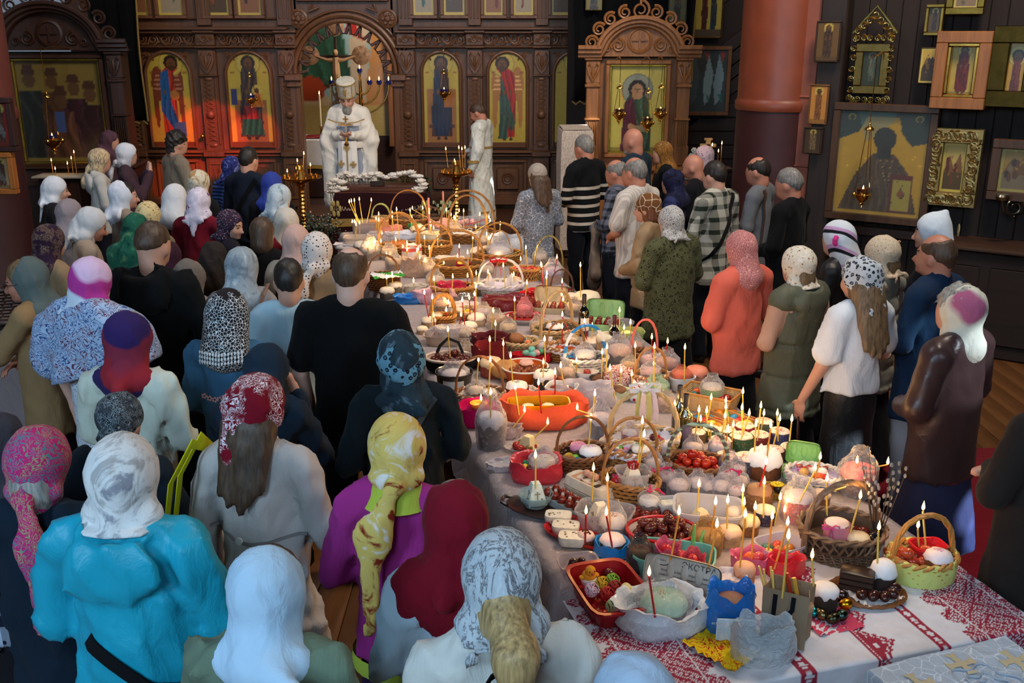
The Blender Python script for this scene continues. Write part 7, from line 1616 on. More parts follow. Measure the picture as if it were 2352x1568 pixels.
for(x,y,cc,nm)in((-.055,-.02,(226,200,40),'yellow'),(-.05,.02,(30,120,80),'green'),(-.03,-.035,(96,40,30),'dark brown')):egg(inside(rb_,x,y),cc,nm+' egg beside the sugared cake in the red bag',None,.85)
K(1128,1038,66,2.0,'tall dark cake in clear film at the left table edge',body=(74,54,50),icing=(226,232,240),wrap=CLEARW)
c,r=at_(1100,985,118,.55);mb_=bag(c,r*.95,r*.6,.11,'magenta cloth bag at the left edge of the table',F(190,8,86),seed=44,lip=.5,name='cloth_bag',fill=.75);o=bowl(inside(mb_,.0,.02),.05,.035,'small dish with an orange candle stub inside the magenta bag',mat((226,160,40),.3))
c,r=at_(1245,990,196,.55);ob=bag(c,r*.95,r*.55,.135,'large orange cloth bag folded round a yellow box',F(240,98,66),seed=46,lip=.5,name='cloth_bag',amp=.06,fill=.62)
yt=tub(inside(ob,-.02,-.015,-.01),r*.62,r*.28,.06,'yellow plastic box with curd inside the orange bag',mat((226,150,14),.3),RAD(4),1.05,5)
for x in(-.06,.05):kulich(inside(yt,x,-.01),.035,.02,('left' if x<0 else 'right')+' hand small curd mound in the yellow box',icing=(240,226,190),body=(236,220,190))
c,r=at_(1290,938,62,.8);wt2=tub(Vector((c.x,c.y,TZ+.07)),r*.9,r*.75,.055,'white square tub with red tulip print, brown eggs inside',mat((236,234,232),.35),RAD(-20),1.1,5);eggs(wt2,r*.9,r*.75,5,[(120,50,26),(90,36,30)],'marbled brown egg in the white tulip print tub','eggs in the tulip print tub')
m=MB();[m.ell((math.cos(a)*r*.98,math.sin(a)*r*.8-.002,.03),(.010,.006,.012),8,6)for a in(-1.9,-1.5,-1.1)];m.build('tulip_print',mat((206,40,60),.5),wt2)
c,r=at_(1205,1045,90,.6);o=plate(c,r,'clear film tray with cheese wedges and small red eggs',film((226,220,220),.3,.1),.6);eggs(o,r*.95,r*.55,8,[(170,44,34),(120,90,40)],'small glossy red egg beside the cheese wedges','eggs beside the cheese wedges',s=.9,dome=False);paskha(inside(o,.02,.0),.09,.075,'cut cheese wedge pyramid behind the red bag',mat((226,206,160),.6),.9,relief=False)
c,r=at_(1336,1092,122,.8);b2=basket(c,r*.80,r*.66,.085,'brown','round brown wicker basket with a thin arched handle and two cakes',.27,RAD(20),None,'weave',1.2,.5,.007,None,RAD(-10))
kulich(inside(b2,.035,-.025),.055,.05,'chocolate cake with white icing and pink sugar in the brown basket',body=(58,36,28),icing=(240,236,238),spr=SPP);kulich(inside(b2,-.0,.05),.042,.05,'small cake covered in pink sugar at the back of the brown basket',body=(96,60,44),icing=(200,130,160),spr=SPP)
for(x,y,cc,nm)in((-.05,-.02,(120,200,40),'lime green'),(-.07,.01,(206,160,50),'ochre'),(-.045,-.055,(40,110,150),'blue'),(-.07,-.035,(176,90,40),'rust orange')):egg(inside(b2,x,y),cc,nm+' egg in the brown basket with two cakes',None,.95)
K(1378,1012,56,1.5,'cake in crinkled clear film with a hole in its top, behind the brown basket',icing=(226,214,214),body=(80,54,44),wrap=CLEARW)
o=MB();o.ell((0,0,.024),(.04,.028,.024),14,9);tag(o.build('bread_roll',mat((206,186,166),.7),None,180,tuple(T(1392,1022,TZ+.006))),'pale oval bread roll leaning behind the brown basket','bread')
c,r=at_(1474,1060,158,.62);wb=basket(c,r*.82,r*.52,.10,'pale','pale wicker basket with a thick handle topped by satin ribbons',.34,RAD(4),F(226,220,226),fill=.6,hthick=.012,hrot=0)
m=MB();Fr=m
for i,(dx,cc)in enumerate(((-.035,(196,190,120)),(-.012,(236,206,206)),(.014,(206,190,110)),(.040,(240,206,206)))):
 m=MB();m.tube([(dx*.4,-.005,.345),(dx,-.035,.33),(dx*1.3,-.05,.25),(dx*1.2,-.045,.20)],.016,6,flat=.12,up=(0,1,0));m.build('satin_ribbon',fab('plain',cc,rough=.3),wb)
bow(wb,(0,-.01,.355),.08,fab('plain',(236,226,226),rough=.3),0)
eggs(wb,.06,.05,6,[DYED],'dark red egg in the red cloth of the ribboned basket','eggs in the ribboned basket',dx=.055,dy=.01);napkin(inside(wb,.04,.0,-.01),.16,.12,'bright red cloth under the eggs of the ribboned basket',F(196,22,34),.2,seed=31)
kulich(inside(wb,-.065,.01),.04,.05,'wrapped cake in red dotted paper inside the ribboned basket',icing=(236,226,220),paper=(196,40,50),wrap=CLEARW)
c,r=at_(1450,1082,118,.7);ib=basket(c,r*.8,r*.6,.085,'tan','tan basket with white printed cloth in front of the ribboned basket',.25,RAD(6),fab('floral',(226,222,240),(90,90,130),2.0),fill=.6,hthick=.008)
kulich(inside(ib,.04,-.02),.045,.04,'white iced cake with a green sprig in the tan basket',icing=(244,240,236));m=MB();[m.ell((.004*i*math.cos(i*2.1),.004*i*math.sin(i*2.1),.065),(.008,.004,.003),6,4)for i in range(8)];q=m.build('green_sprig',mat((110,140,50),.6),bpy.data.objects[COL.objects[-1].parent.name]if COL.objects[-1].parent else None)
bowl(inside(ib,-.05,.02),.045,.04,'pink bowl of pastel sweets in the tan basket',mat((226,176,190),.4),fill=.5)
for(x,y,cc,nm)in((-.07,.02,(240,236,190),'cream'),(-.05,.035,(120,190,80),'light green'),(-.03,.01,(226,110,160),'pink'),(-.055,.0,(230,170,80),'apricot')):egg(inside(ib,x,y,.018),cc,nm+' sugar egg in the pink sweet bowl',None,.45)
egg(inside(ib,-.075,-.035),(206,140,90),'natural brown egg at the left rim of the tan basket',None);egg(inside(ib,.0,.06,.01),(226,230,236),'white egg standing at the back of the tan basket',None,1.1,tilt=0)
c,r=at_(1445,1165,136,.7);pb_=basket(c,r*.80,r*.62,.10,'tan','oval tan basket holding a curd pyramid in a clear tub',.30,RAD(-28),None,'weave',1.15,.5,.007,None,RAD(35))
o=tub(inside(pb_,.015,-.01),.062,.055,.10,'square clear tub standing in the oval tan basket',film((230,228,232),.22,.1,1),.15,1.15,5);pk=paskha(inside(o),.095,.10,'white curd pyramid in the clear tub of the oval tan basket',None,.2)
m=MB();[m.tube([(.018*math.cos(a),.018*math.sin(a),.1),(.026*math.cos(a),.026*math.sin(a),.125),(.012*math.cos(a+.4),.012*math.sin(a+.4),.13)],.004,5)for a in np.arange(0,6.2,.7)];m.build('red_bead_crown',mat((170,20,36),.3),pk)
eggs(pb_,.06,.045,5,[DYED],'dark red egg at the back of the oval tan basket','eggs in the oval tan basket',dx=-.045,dy=.035);o=MB();o.ell((0,0,.03),(.028,.024,.034),12,9);q=tag(o.build('foil_parcel',mat((176,24,44),.3),None,180,tuple(inside(pb_,-.055,-.03))),'small red foil parcel with pink ribbon in the oval tan basket','parcel');bow(q,(0,0,.066),.02,F(226,60,140))
c,r=at_(1598,1118,132,.78);re=basket(c,r*.86,r*.66,.085,'brown','oval brown basket full of bright red eggs, handle wound with striped ribbon',.28,RAD(-16),None,'weave',1.15,.45,.009,fab('stripes',(150,176,150),(90,84,80),3.0,rough=.4),RAD(0));eggs(re,r*.92,r*.70,24,[REDE,(190,50,28),(160,30,22)],'bright red egg in the oval basket with striped handle','bright red eggs in the oval basket',s=1.0)
for i,(px,py,w_)in enumerate(((1500,1096,44),(1528,1130,46),(1556,1150,50),(1500,1130,40),(1600,1142,46),(1668,1130,50),(1694,1138,46),(1690,1160,44),(1655,1150,46),(1672,1098,46),(1590,1062,46),(1650,1062,48),(1626,1145,40),(1690,1108,42),(1516,1062,38))):
 K(px,py,w_,1.15,['wrapped cake at the far left of the clear film heap','wrapped cake with dark sides left of the red egg basket','wrapped cake in front of the red egg basket','small wrapped cake behind the gift cake','wrapped cake touching the red egg basket front','wrapped cake right of the red egg basket','wrapped cake beside the sugared brown cake','wrapped cake nearest the milky storage box corner','wrapped cake with a red tag behind the milky storage box','wrapped cake behind the striped handle foot','wrapped cake under the striped handle arch','wrapped cake behind the striped handle','tiny wrapped cake by the red egg basket','wrapped cake leaning on the meringue cake','wrapped cake left of the ribboned basket foot'][i],body=(70,50,42),icing=(226,206,196),spr=SPP+[(190,40,80)]if i%2 else None,wrap=(CLEARW if i%3 else CLEAR,(200,30,90))if i in(1,3,6)else CLEARW)
mc=K(1752,1108,78,1.0,'white meringue cake with chocolate twist and blue sugar dot',icing=(244,242,244),top=.7)
m=MB()
for i in range(7):a=i*.9;m.lathe([(.016,0),(.012,.008),(.006,.016),(.001,.024)],8,(.045*math.cos(a),.045*math.sin(a),LV[mc.name]-.012-.004*(i%2)),wob=lambda a_,z:.18*math.sin(5*a_+z*80))
m.build('meringue_kiss',mat((246,244,246),.6),mc);m=MB();m.ell((.02,-.03,LV[mc.name]-.004),(.016,.012,.003),10,5);m.build('sugar_dot',mat((130,190,196),.4),mc);m=MB();spiral(m,-.01,LV[mc.name]+.01,.02,1.5,.01,.004);m.build('chocolate_twist',mat((60,40,30),.4),mc)
K(1740,1178,60,1.3,'brown paper cake crusted with fine coloured sugar',body=(110,76,50),icing=(150,110,80),spr=SPM+[(206,150,120)],paper=(120,84,56))
c,r=at_(1835,1105,92,.5);o=carton(c,RAD(-24),'light green pulp egg box with sweets and yellow chick inside',95,(150,206,120),3,sc=1.0);
for(x,y,cc,nm)in((-.04,.0,(236,232,236),'white'),(.0,-.01,(214,110,190),'pink'),(.045,.01,(230,190,50),'yellow'),(.03,-.02,(170,214,170),'mint')):egg(inside(o,x,y,.01),cc,nm+' sweet egg in the light green box',None,.85)
c,r=at_(1764,1150,100,.6);o=bag(c,r,r*.6,.035,'gold and clear bag of dark eggs and a yellow flower behind the sugared cake',film((206,170,60),.35,.1),seed=61,lip=.6);eggs(o,r*.8,r*.45,6,[(40,44,44),(190,90,40)],'dark green egg in the gold bag behind the sugared cake','eggs in the gold bag')
m=MB();[m.ell((.02*math.cos(a),.02*math.sin(a),.02),(.014,.009,.005),8,5)for a in np.arange(0,6.2,.6)];m.ell((0,0,.022),(.008,.008,.008),8,6);tag(m.build('paper_flower',mat((222,196,20),.6),None,180,tuple(inside(o,.03,-.02,.03))),'bright yellow paper flower on the gold bag','flower')
c,r=at_(1866,1132,116,.72);o=basket(c,r*.86,r*.64,.07,'white','white oval wicker basket of foil sweets and white eggs',None,RAD(-18),fab('plaid',(226,216,236),(190,170,206),3.0),fill=.6)
for(x,y,cc,s_,nm)in((.03,.02,(240,234,226),1.1,'large white'),(-.01,.035,(226,220,214),1.0,'cream'),(-.05,-.01,(206,160,90),1.1,'gold foil'),(.02,-.03,(220,90,40),.95,'orange foil'),(.05,-.02,(200,40,40),.8,'red foil')):egg(inside(o,x,y),cc,nm+' egg in the white oval basket',None,s_)
bow(o,(-.05,.03,.075),.035,mat((196,16,24),.25));bow(o,(.03,.05,.075),.03,mat((170,20,26),.25))
K(1828,1208,74,1.35,'wrapped cake in a red and green watermelon print paper',icing=(226,206,206),paper=(200,80,70),wrap=CLEAR)
for(px,py,w_,lab,ic,bd)in((1690,1212,46,'small cake with flaky white top behind the milky storage box',(232,214,196),(120,84,56)),(1716,1235,50,'small cake with crumbly yellow top beside the milky tub',(232,206,160),(140,90,50)),(1754,1210,48,'small cake in dark blue paper with crackled white icing',(226,214,190),(46,44,70)),(1672,1262,54,'small cake with tan drips right of the milky storage box',(226,190,160),(190,150,110)),(1884,1165,40,'small sugared cake hidden behind the open work basket',(214,190,170),(130,90,60))):K(px,py,w_,1.2,lab,icing=ic,body=bd,paper=(46,46,80)if 'dark blue' in lab else None)
for i,(px,py,w_,pc,lab)in enumerate(((1713,1098,60,(50,56,84),'paper cased cake, dark blue case nearest the meringue cake'),(1668,1092,56,(90,96,92),'paper cased cake, grey flowered case in the front row'),(1773,1070,48,(110,36,40),'paper cased cake, dark red case in the front row'),(1812,1062,46,(40,74,50),'paper cased cake, green case at the right end'),(1652,1050,50,(150,40,90),'paper cased cake, magenta case at the left end'),(1700,1042,52,(44,84,54),'paper cased cake, green case in the middle of the group'),(1742,1034,46,(120,34,40),'paper cased cake, crimson case in the middle row'),(1788,1026,46,(46,54,100),'paper cased cake, blue case at the right of the back row'),(1667,1020,42,(44,44,44),'paper cased cake, black case in the back row'),(1708,1012,44,(150,30,60),'paper cased cake, rose case in the back row'),(1752,1000,42,(70,84,70),'paper cased cake, grey green case at the very back'),(1600,1022,38,(90,70,60),'paper cased cake, brown case behind the wine bottle'),(1632,1016,40,(60,90,60),'paper cased cake, green case behind the striped handle'))):
 K(px,py,w_,1.25,lab,icing=(240,214,200),spr=SPO,paper=pc,top=.16,rz=0)
c,r=at_(1640,1003,150,.3)
for i,(px,py)in enumerate(((1640,985),(1690,972))):
 p=T(px,py);t_=thing('egg_tray',(p.x,p.y,TZ+.006),['near','far'][i]+' cardboard tray of brightly dyed eggs behind the paper cased cakes','egg tray',None,RAD(-52));m=MB();frame(m,0,.0,.26,.10,.0,.006,.045);m.v=[(x,z,-y)for x,y,z in m.v];m.box((0,0,.004),(.26,.10,.006));m.build('card',mat((190,140,90),.8),t_);lvl(t_,.008)
 for a in range(5):
  for b in range(2):egg(inside(t_,(a-2)*.05,(b-.5)*.048),[(40,130,190),(226,130,20),(200,40,40),(60,160,100),(220,190,60)][(a*2+b*3+i)%5],['brightly dyed egg in the near cardboard tray','brightly dyed egg in the far cardboard tray'][i],['dyed eggs in the near tray','dyed eggs in the far tray'][i],1.05)
 m=MB();m.box((0,0,.035),(.25,.012,.05),0,0,.004);m.build('divider',mat((176,124,76),.8),t_)
c,r=at_(1628,950,116,.6);o=thing('basket',c,'rectangular honey wicker basket with a wrapped loaf and red eggs','basket',None,RAD(-32));m=MB()
for k in range(9):m.tube([((1+.022*k)*.13*a,(1+.022*k)*.085*b,.008+.0105*k)for a,b in((-1,-1),(0,-1.03),(1,-1),(1.03,0),(1,1),(0,1.03),(-1,1),(-1.03,0))],.0068,5,True)
m.build('woven_side',wickm('pale'),o);m=MB();m.box((0,0,.03),(.24,.155,.05),0,0,.01);m.build('base',wickm('brown'),o);m=MB();m.tube([(a*.158,b*.102,.105)for a,b in((-1,-1),(0,-1),(1,-1),(1,0),(1,1),(0,1),(-1,1),(-1,0))],.009,6,True);m.build('rim',wickm('honey'),o);lvl(o,.056)
kulich(inside(o,.01,.0),.058,.075,'loaf in crackling film with a green and white printed band',body=(206,190,170),icing=(214,200,186),wrap=CLEAR,paper=(70,140,80))
for(x,y,cc,nm)in((-.09,.03,(226,90,40),'orange'),(-.085,-.03,(40,120,110),'teal'),(.085,-.03,(176,50,34),'red brown'),(.09,.02,(160,40,30),'dark red')):egg(inside(o,x,y),cc,nm+' egg beside the loaf in the rectangular basket',None)
bottle(T(1556,1010),.31,.037,'left of two wine bottles, black capsule and dark glass',(16,18,18),(48,42,42))
bottle(T(1570,1028),.30,.038,'right of two wine bottles, black capsule and olive glass',(50,52,14),(46,40,40),4.3,(90,84,120))
bottle(T(1340,772),.31,.038,'tall dark wine bottle with a pale label by the green egg box',(12,12,16),(40,30,32),4.0)
bottle(T(1409,812),.27,.036,'wine bottle with a burgundy capsule beyond the blue ribbon basket',(14,14,16),(96,30,44))
def BG(px,pyb,w_,h,lab,m_,sy=.6,**k):c,r=at_(px,pyb,w_,sy);return bag(c,r*.95,r*sy,h,lab,m_,**k)
def BK(px,pyb,w_,h,col,lab,sy=.75,**k):
 c,r=at_(px,pyb,w_,sy);fl=k.get('flare',1.18);return basket(c,r/fl,r*sy/fl,h,col,lab,**k),r
k_=K(1625,945,62,1.6,'tall loaf in clear film with pale bottom band, behind the rectangular basket',icing=(232,200,180),wrap=CLEAR)if False else None
c,r=at_(1562,902,62);o=tub(c,r*.8,r*.8,.085,'white paper cup wrapped in coral film at the right table edge',mat((236,226,222),.4),.2,1.08,3);kulich(inside(o,0,0,.02),r*.6,.05,'cake under coral film in the white paper cup',icing=(236,150,126),spr=[(240,120,90)],wrap=film((240,150,120),.3,.1))
K(1598,892,50,1.3,'cake with salmon icing behind the white paper cup',icing=(232,140,110),body=(190,120,90))
c,r=at_(1588,985,60,.6);o=plate(c,r,'low dish of dark red eggs behind the wine bottles',mat((150,130,120),.4),.6);eggs(o,r,r*.6,7,[(96,30,26)],'dark red egg behind the wine bottles','eggs behind the wine bottles')
BG(1345,945,124,.13,'large clear bag knotted round a pale cloth, behind the orange bag',film((228,222,232),.45,.12),.55,seed=71,lip=.2,amp=.14)
c,r=at_(1388,893,66,.9);o=bowl(c,r,.045,'round black baking pan with a flat brown loaf',mat((44,40,40),.35),foot=.8,fill=.3);o2=thing('flat_loaf',inside(o),'flat brown loaf in the round black baking pan','bread');m=MB();m.lathe([(r*.74,0),(r*.80,.016),(r*.66,.034),(r*.3,.042),(0,.044)],26,wob=lambda a,z:.02*math.sin(7*a));m.build('crust',mat((110,66,40),.7,var=.35,sc=30,bump=.5),o2)
c,r=at_(1348,876,52,.8);o=bowl(c,r,.05,'white oval dish with red eggs below the blue ribboned basket',mat((232,224,220),.35),sy=.75,fill=.4);eggs(o,r*.8,r*.55,4,[(150,50,40)],'red egg in the white oval dish','eggs in the white oval dish')
c,r=at_(1412,925,66,.8);o=bag(c,r,r*.7,.06,'pale green paper round a dark floured loaf',F(196,206,176),seed=73,lip=.6,name='paper_wrap',cat='wrapping',fill=.6);q=MB();q.ell((0,0,.02),(r*.75,r*.5,.03),18,10);tag(q.build('round_loaf',mat((110,74,54),.8,var=.6,sc=16),None,180,tuple(inside(o))),'dark round loaf dusted with flour in pale green paper','bread')
o,r=BK(1342,862,98,.09,'white','white wicker basket with a tall handle wound in blue ribbon',handle=.30,rz=RAD(8),fill=.55,hmat=fab('stripes',(40,130,200),(226,226,230),.8,rough=.3),hthick=.009,hrot=.25);kulich(inside(o,.0,.0),r*.42,.06,'wrapped cake in the blue ribboned white basket',wrap=CLEAR);eggs(o,r*.7,r*.5,4,[DYE],'brown egg beside the wrapped cake in the blue ribboned basket','eggs in the blue ribboned basket',dx=-.04,dy=-.01)
bow(o,(-.10,0,.10),.05,fab('plain',(30,130,200),rough=.3));bow(o,(.07,-.07,.07),.06,fab('plain',(30,120,180),rough=.3))
K(1392,815,46,1.5,'cake with a smiling pale icing disc behind the blue ribboned basket',icing=(240,226,190),body=(190,150,110))
K(1420,846,60,1.1,'crackling film wrapped cake beside the burgundy capped bottle',body=(76,56,46),icing=(232,190,160),wrap=CLEARW);K(1456,826,44,1.2,'second film wrapped cake at the right rear of the burgundy capped bottle',icing=(226,170,140),wrap=CLEARW)
o,r=BK(1492,905,76,.10,'tan','small tan wicker basket with a red flowered white cloth',handle=.27,rz=.3,lining=fab('floral',(236,230,230),(190,20,36),.9,(190,20,36)),fill=.7,hthick=.007);kulich(inside(o),r*.5,.05,'wrapped pink cake in the basket with red flowered cloth',icing=(236,190,186),wrap=CLEARW)
BG(1420,895,62,.11,'white cloth bag printed with dark red swirls',fab('paisley',(232,214,210),(150,20,34),.9,(150,24,34)),.7,seed=76,lip=.3,name='cloth_bag');BG(1470,925,46,.10,'white towel with red embroidered flowers and an orange ribbon',fab('floral',(238,234,236),(190,30,46),.8,(200,40,50)),.6,seed=77,lip=.3,name='towel_bundle',cat='cloth')
K(1505,925,58,.8,'flat cake with caramel crumb in mint film',icing=(236,206,150),spr=[(226,140,60),(230,80,90)],wrap=film((190,226,206),.25,.1))
K(1530,870,56,1.0,'wide cake in clear film at the right table edge',icing=(206,150,120),wrap=CLEARW);K(1490,858,44,1.2,'wrapped cake under the coral handled basket',icing=(236,190,180),wrap=CLEARW)
o,r=BK(1478,842,60,.08,'brown','small basket with a coral ribbon handle at the right table edge',handle=.30,rz=.2,fill=.6,hmat=fab('plain',(226,110,100),rough=.4),hthick=.007)
o=tub(T(1440,790),.10,.07,.10,'tall clear box with green leaf print and a curd cake',film((206,222,160),.34,.1,1),.1,1.1,5);kulich(inside(o),.05,.06,'pale cake inside the green leaf print box',icing=(230,220,150))
tub(T(1425,766),.08,.08,.09,'empty clear round tub behind the green leaf print box',film((220,214,214),.24,.1,1),0,1.12,2);bowl(T(1372,800),.09,.06,'stack of two white bowls behind the blue ribboned basket, upper bowl',mat((226,212,200),.4));bowl(T(1392,790),.075,.05,'white bowl leaning beside the bowl stack',mat((216,196,180),.4))
c,r=at_(1385,762,92,.5);carton(c,RAD(-14),'light green pulp egg box with brown eggs by the dark bottle',100,(170,214,150),4,DYE,'brown egg in the light green box by the dark bottle','eggs in the light green box',1.3)
c,r=at_(1035,862,106,.8);o=bowl(c,r,.085,'wide cream oval bowl of dark brown eggs wrapped in a black bag',mat((232,206,190),.4),sy=.72,fill=.5,rimm=mat((236,214,200),.35),rim=.010);eggs(o,r*.85,r*.6,14,[DYED],'matt dark brown egg heaped in the cream oval bowl','eggs in the cream oval bowl',s=1.15);q=MB();q.lathe([(r*.86,0),(r*1.0,.02),(r*1.04,.06),(r*.98,.078)],26,(0,0,0),1,.76,cap0=False,cap1=False,wob=lambda a,z:.05*math.sin(5*a+z*60));q.tube([(r*.5,r*.5,.08),(r*.3,r*.66,.15),(-.02,r*.72,.175),(-r*.45,r*.6,.13),(-r*.6,r*.5,.08)],.012,6,flat=.4);q.build('black_bag',F(22,22,26),o)
c,r=at_(1044,905,80,1.0);o=tub(c,r*.9,r*.86,.11,'dark clear tub with a white printed label holding a cake in film',film((70,66,62),.6,.1,1),.0,1.06,2.2,.4);kulich(inside(o),r*.72,.07,'white iced cake in the labelled dark tub',icing=(240,236,236),body=(60,44,40),wrap=CLEARW);m=MB();m.lathe([(.98,.028),(1.0,.078)],26,(0,0,0),r*.97,r*.93,cap0=False,cap1=False,rz=0);m.f=[f for f in m.f if 17<=f[0]%26<22];m.m=m.m[:len(m.f)];m.build('paper_label',mat((206,214,226),.6),o)
o,r=BK(1102,945,104,.08,'brown','flat basket with a tall thin arched handle and cakes in white paper',handle=.30,rz=RAD(4),lining=F(222,210,204),fill=.5,hthick=.007);kulich(inside(o,-.02,.03),.05,.045,'wrapped cake with gleaming film in the flat basket',wrap=CLEAR,icing=(230,214,196));kulich(inside(o,.055,.0),.042,.045,'small iced cake with nut crumb in the flat basket',spr=[(150,90,40),(190,130,70)])
K(1187,925,52,1.1,'red cased cake with white icing and coloured dots by the flat basket',icing=(240,232,226),spr=SPM,paper=(130,22,34))
o=MB();c,r=at_(1160,880,66);o.ell((0,0,r*.62),(r,r*.95,r*.62),22,12);tag(o.build('round_loaf',mat((190,138,84),.6,var=.2,sc=12,bump=.2),None,180,tuple(c)),'big round golden loaf with a floury crust','bread')
K(1128,872,50,1.3,'cake with cream icing and green sugar beside the golden loaf',icing=(230,206,170),body=(150,70,60))
c,r=at_(1205,888,100,.9);o=bowl(c,r,.095,'orange enamel pot with a white rim full of brown eggs',mat((196,84,26),.3),fill=.6,foot=.8,rimm=mat((226,222,216),.3),rim=.006);eggs(o,r*.92,r*.9,13,[(120,56,26)],'rusty brown egg in the orange enamel pot','eggs in the orange pot');kulich(inside(o,.01,.02,.02),r*.3,.03,'small pinkish cake nested among eggs in the orange pot',icing=(214,170,160))
K(1251,905,50,1.5,'dark cake with white icing and chocolate letters',body=(60,44,34),icing=(238,226,216),letter=True)
for i,(px,py)in enumerate(((1229,898),(1246,905),(1264,905),(1280,898),(1286,886),(1222,885))):p=T(px,py-4);egg((p.x,p.y,TZ+.006),(150,70,30),'plain brown egg leaning against the cake with chocolate letters','eggs around the lettered cake',1.15)
c,r=at_(1222,838,82,.6);o=bag(c,r,r*.6,.055,'folded crimson towel holding pastel eggs',F(176,14,30),seed=81,lip=.3,name='towel_bundle',cat='cloth',fill=.7)
for(x,y,z,cc,nm)in((0,.02,.02,(120,206,190),'turquoise'),(.03,.0,.0,(230,170,160),'pink and white'),(-.04,.0,0,(110,180,160),'sea green'),(.06,.03,0,(80,160,120),'jade'),(.0,-.02,-.005,(130,200,190),'pale aqua')):egg(inside(o,x,y,z),cc,nm+' egg on the crimson towel',None)
BG(1125,852,78,.14,'burgundy velvet drawstring bag with a lace collar',F(96,24,34),.85,seed=82,lip=.3,name='drawstring_bag',inner=1);BG(1128,806,84,.085,'low burgundy cloth wrapped dish with pink glazed cake',F(84,24,32),.7,seed=83,lip=.5,name='cloth_bag')
q=MB();m=q;c_=T(1131,850);q.tube([(c_.x+.02,c_.y-.11,.82),(c_.x+.04,c_.y-.12,.79),(c_.x+.05,c_.y-.12,.76)],.004,4);q.tube([(c_.x+.02,c_.y-.11,.82),(c_.x+.0,c_.y-.12,.78)],.004,4);q.build('cord',F(226,220,220),[o for o in COL.objects if o.get('label','').startswith('burgundy velvet')][0]).matrix_parent_inverse=[o for o in COL.objects if o.get('label','').startswith('burgundy velvet')][0].matrix_basis.inverted()
c,r=at_(1195,808,74,.8);o=basket(c,r*.8,r*.64,.05,'pale','low grey woven plate basket with a film wrapped bun and pastel eggs',None,0,None,'weave',1.3,.5);q=MB();q.ell((0,0,.035),(.055,.05,.042),16,10);bu=tag(q.build('bun',mat((150,96,56),.6),None,180,tuple(inside(o,-.03,.02))),'shiny brown bun wrapped in film on the low grey basket','bread');egg(inside(o,.05,-.03),(236,130,80),'peach egg in the low grey basket',None);egg(inside(o,.06,.01),(150,130,90),'beige egg in the low grey basket',None)
o,r=BK(1278,788,108,.08,'pale','round pale willow basket with a chocolate cake slice',handle=.34,rz=RAD(20),fill=.55,hthick=.010,hrot=.5,style='weave');kulich(inside(o,-.02,.0),.055,.045,'dark chocolate cake with white icing drips in the pale willow basket',body=(50,30,24),icing=(240,226,226),letter=True)
o,r=BK(1298,835,84,.09,'tan','small round basket with a white cloth, orange eggs and arched handle',handle=.27,rz=RAD(-10),lining=F(232,222,224),fill=.6,hthick=.008);eggs(o,r*.55,r*.4,4,[(206,84,40)],'orange egg in the small white cloth basket','eggs in the small white cloth basket')
c,r=at_(1205,748,84,.75);o=bowl(c,r,.05,'red rimmed white lattice plate with cherry red eggs and a wrapped cake',mat((232,216,210),.4),sy=.75,fill=.4,rimm=mat((190,30,30),.4),rim=.007);kulich(inside(o,0,.01),.052,.085,'tall cake wrapped in pink lace printed film',icing=(240,210,206),paper=(226,200,180),wrap=film((236,150,160),.3,.1));eggs(o,r*.9,r*.66,7,[(120,22,22)],'cherry red egg around the pink wrapped cake','eggs around the pink wrapped cake',dome=False)
c,r=at_(1262,722,100,.4);carton(c,RAD(-10),'open cream pulp box standing behind the pale willow basket',100,(214,196,160),4,(120,50,36),'egg in the cream pulp box behind the pale willow basket','eggs in the cream pulp box',1.2)
BG(1255,700,118,.06,'bright red cloth spread around red eggs and a jar',F(206,16,26),.7,seed=85,lip=.8,name='red_cloth',cat='cloth',fill=.5);c,r=at_(1250,690,30);o=tub(c,r,r,.10,'small glass jar with a red candle on the red cloth',film((206,60,40),.4,.05,1),0,1.02,2)
eggs(lvl(plate(T(1228,680,TZ+.03),.06,'small saucer of red eggs on the red cloth',mat((160,30,30),.4)),.01),.07,.05,4,[(170,24,26)],'red egg on the saucer','red eggs on the saucer')
K(1348,712,58,.8,'low white cake with sugar behind the dark bottle',icing=(240,220,190),body=(206,160,120))
BG(1168,720,116,.10,'maroon glossy carrier bag lying flat in the middle of the table',fab('plain',(110,20,30),rough=.3),.55,seed=87,lip=.2,fill=.8)
o,r=BK(1150,685,98,.09,'white','white basket with paper napkins and a red ribbon on its handle',handle=.30,rz=0,lining=F(206,200,216),fill=.6,hthick=.008,hmat=mat((236,230,226),.4));bow(o,(-.02,-.02,.29),.07,fab('plain',(206,14,24),rough=.35))
for(x,y,rz)in((.09,.0,.3),(-.09,.01,-.4),(.06,-.06,1.2)):q=MB();q.lathe([(.0,0),(.04,.03),(.035,.07),(.0,.13)],4,sy=.3);tag(q.build('folded_napkin',CB,None,30,tuple(inside(o,x,y,.0)),rz),['white napkin fold standing right of the red ribbon','white napkin fold standing left of the red ribbon','white napkin fold in front of the red ribbon'][[.09,-.09,.06].index(x)],'napkin')
o,r=BK(1088,738,80,.06,'pale','shallow straw dish with lemons coloured eggs and a nut cake',fill=.5,flare=1.4);eggs(o,r*.9,r*.6,6,[(226,190,50)],'bright yellow egg in the shallow straw dish','yellow eggs in the straw dish',dome=False)
for(px,py,w_,lab)in((985,755,34,'white glazed cake nearest the black t-shirt'),(1002,742,30,'white glazed cake in the middle of the small white group'),(970,770,26,'smallest white glazed cake of the group by the black t-shirt'),(1052,735,34,'white glazed cake right of the wooden handle'),(1095,752,40,'big white glazed cake by the straw dish'),(1078,768,36,'white glazed cake in front of the straw dish'),(1012,770,26,'white glazed cake touching the clear wrapped tray')):K(px,py,w_,.9,lab,icing=(240,226,206),body=(190,160,130),spr=[(110,70,50)]if 0 else None)
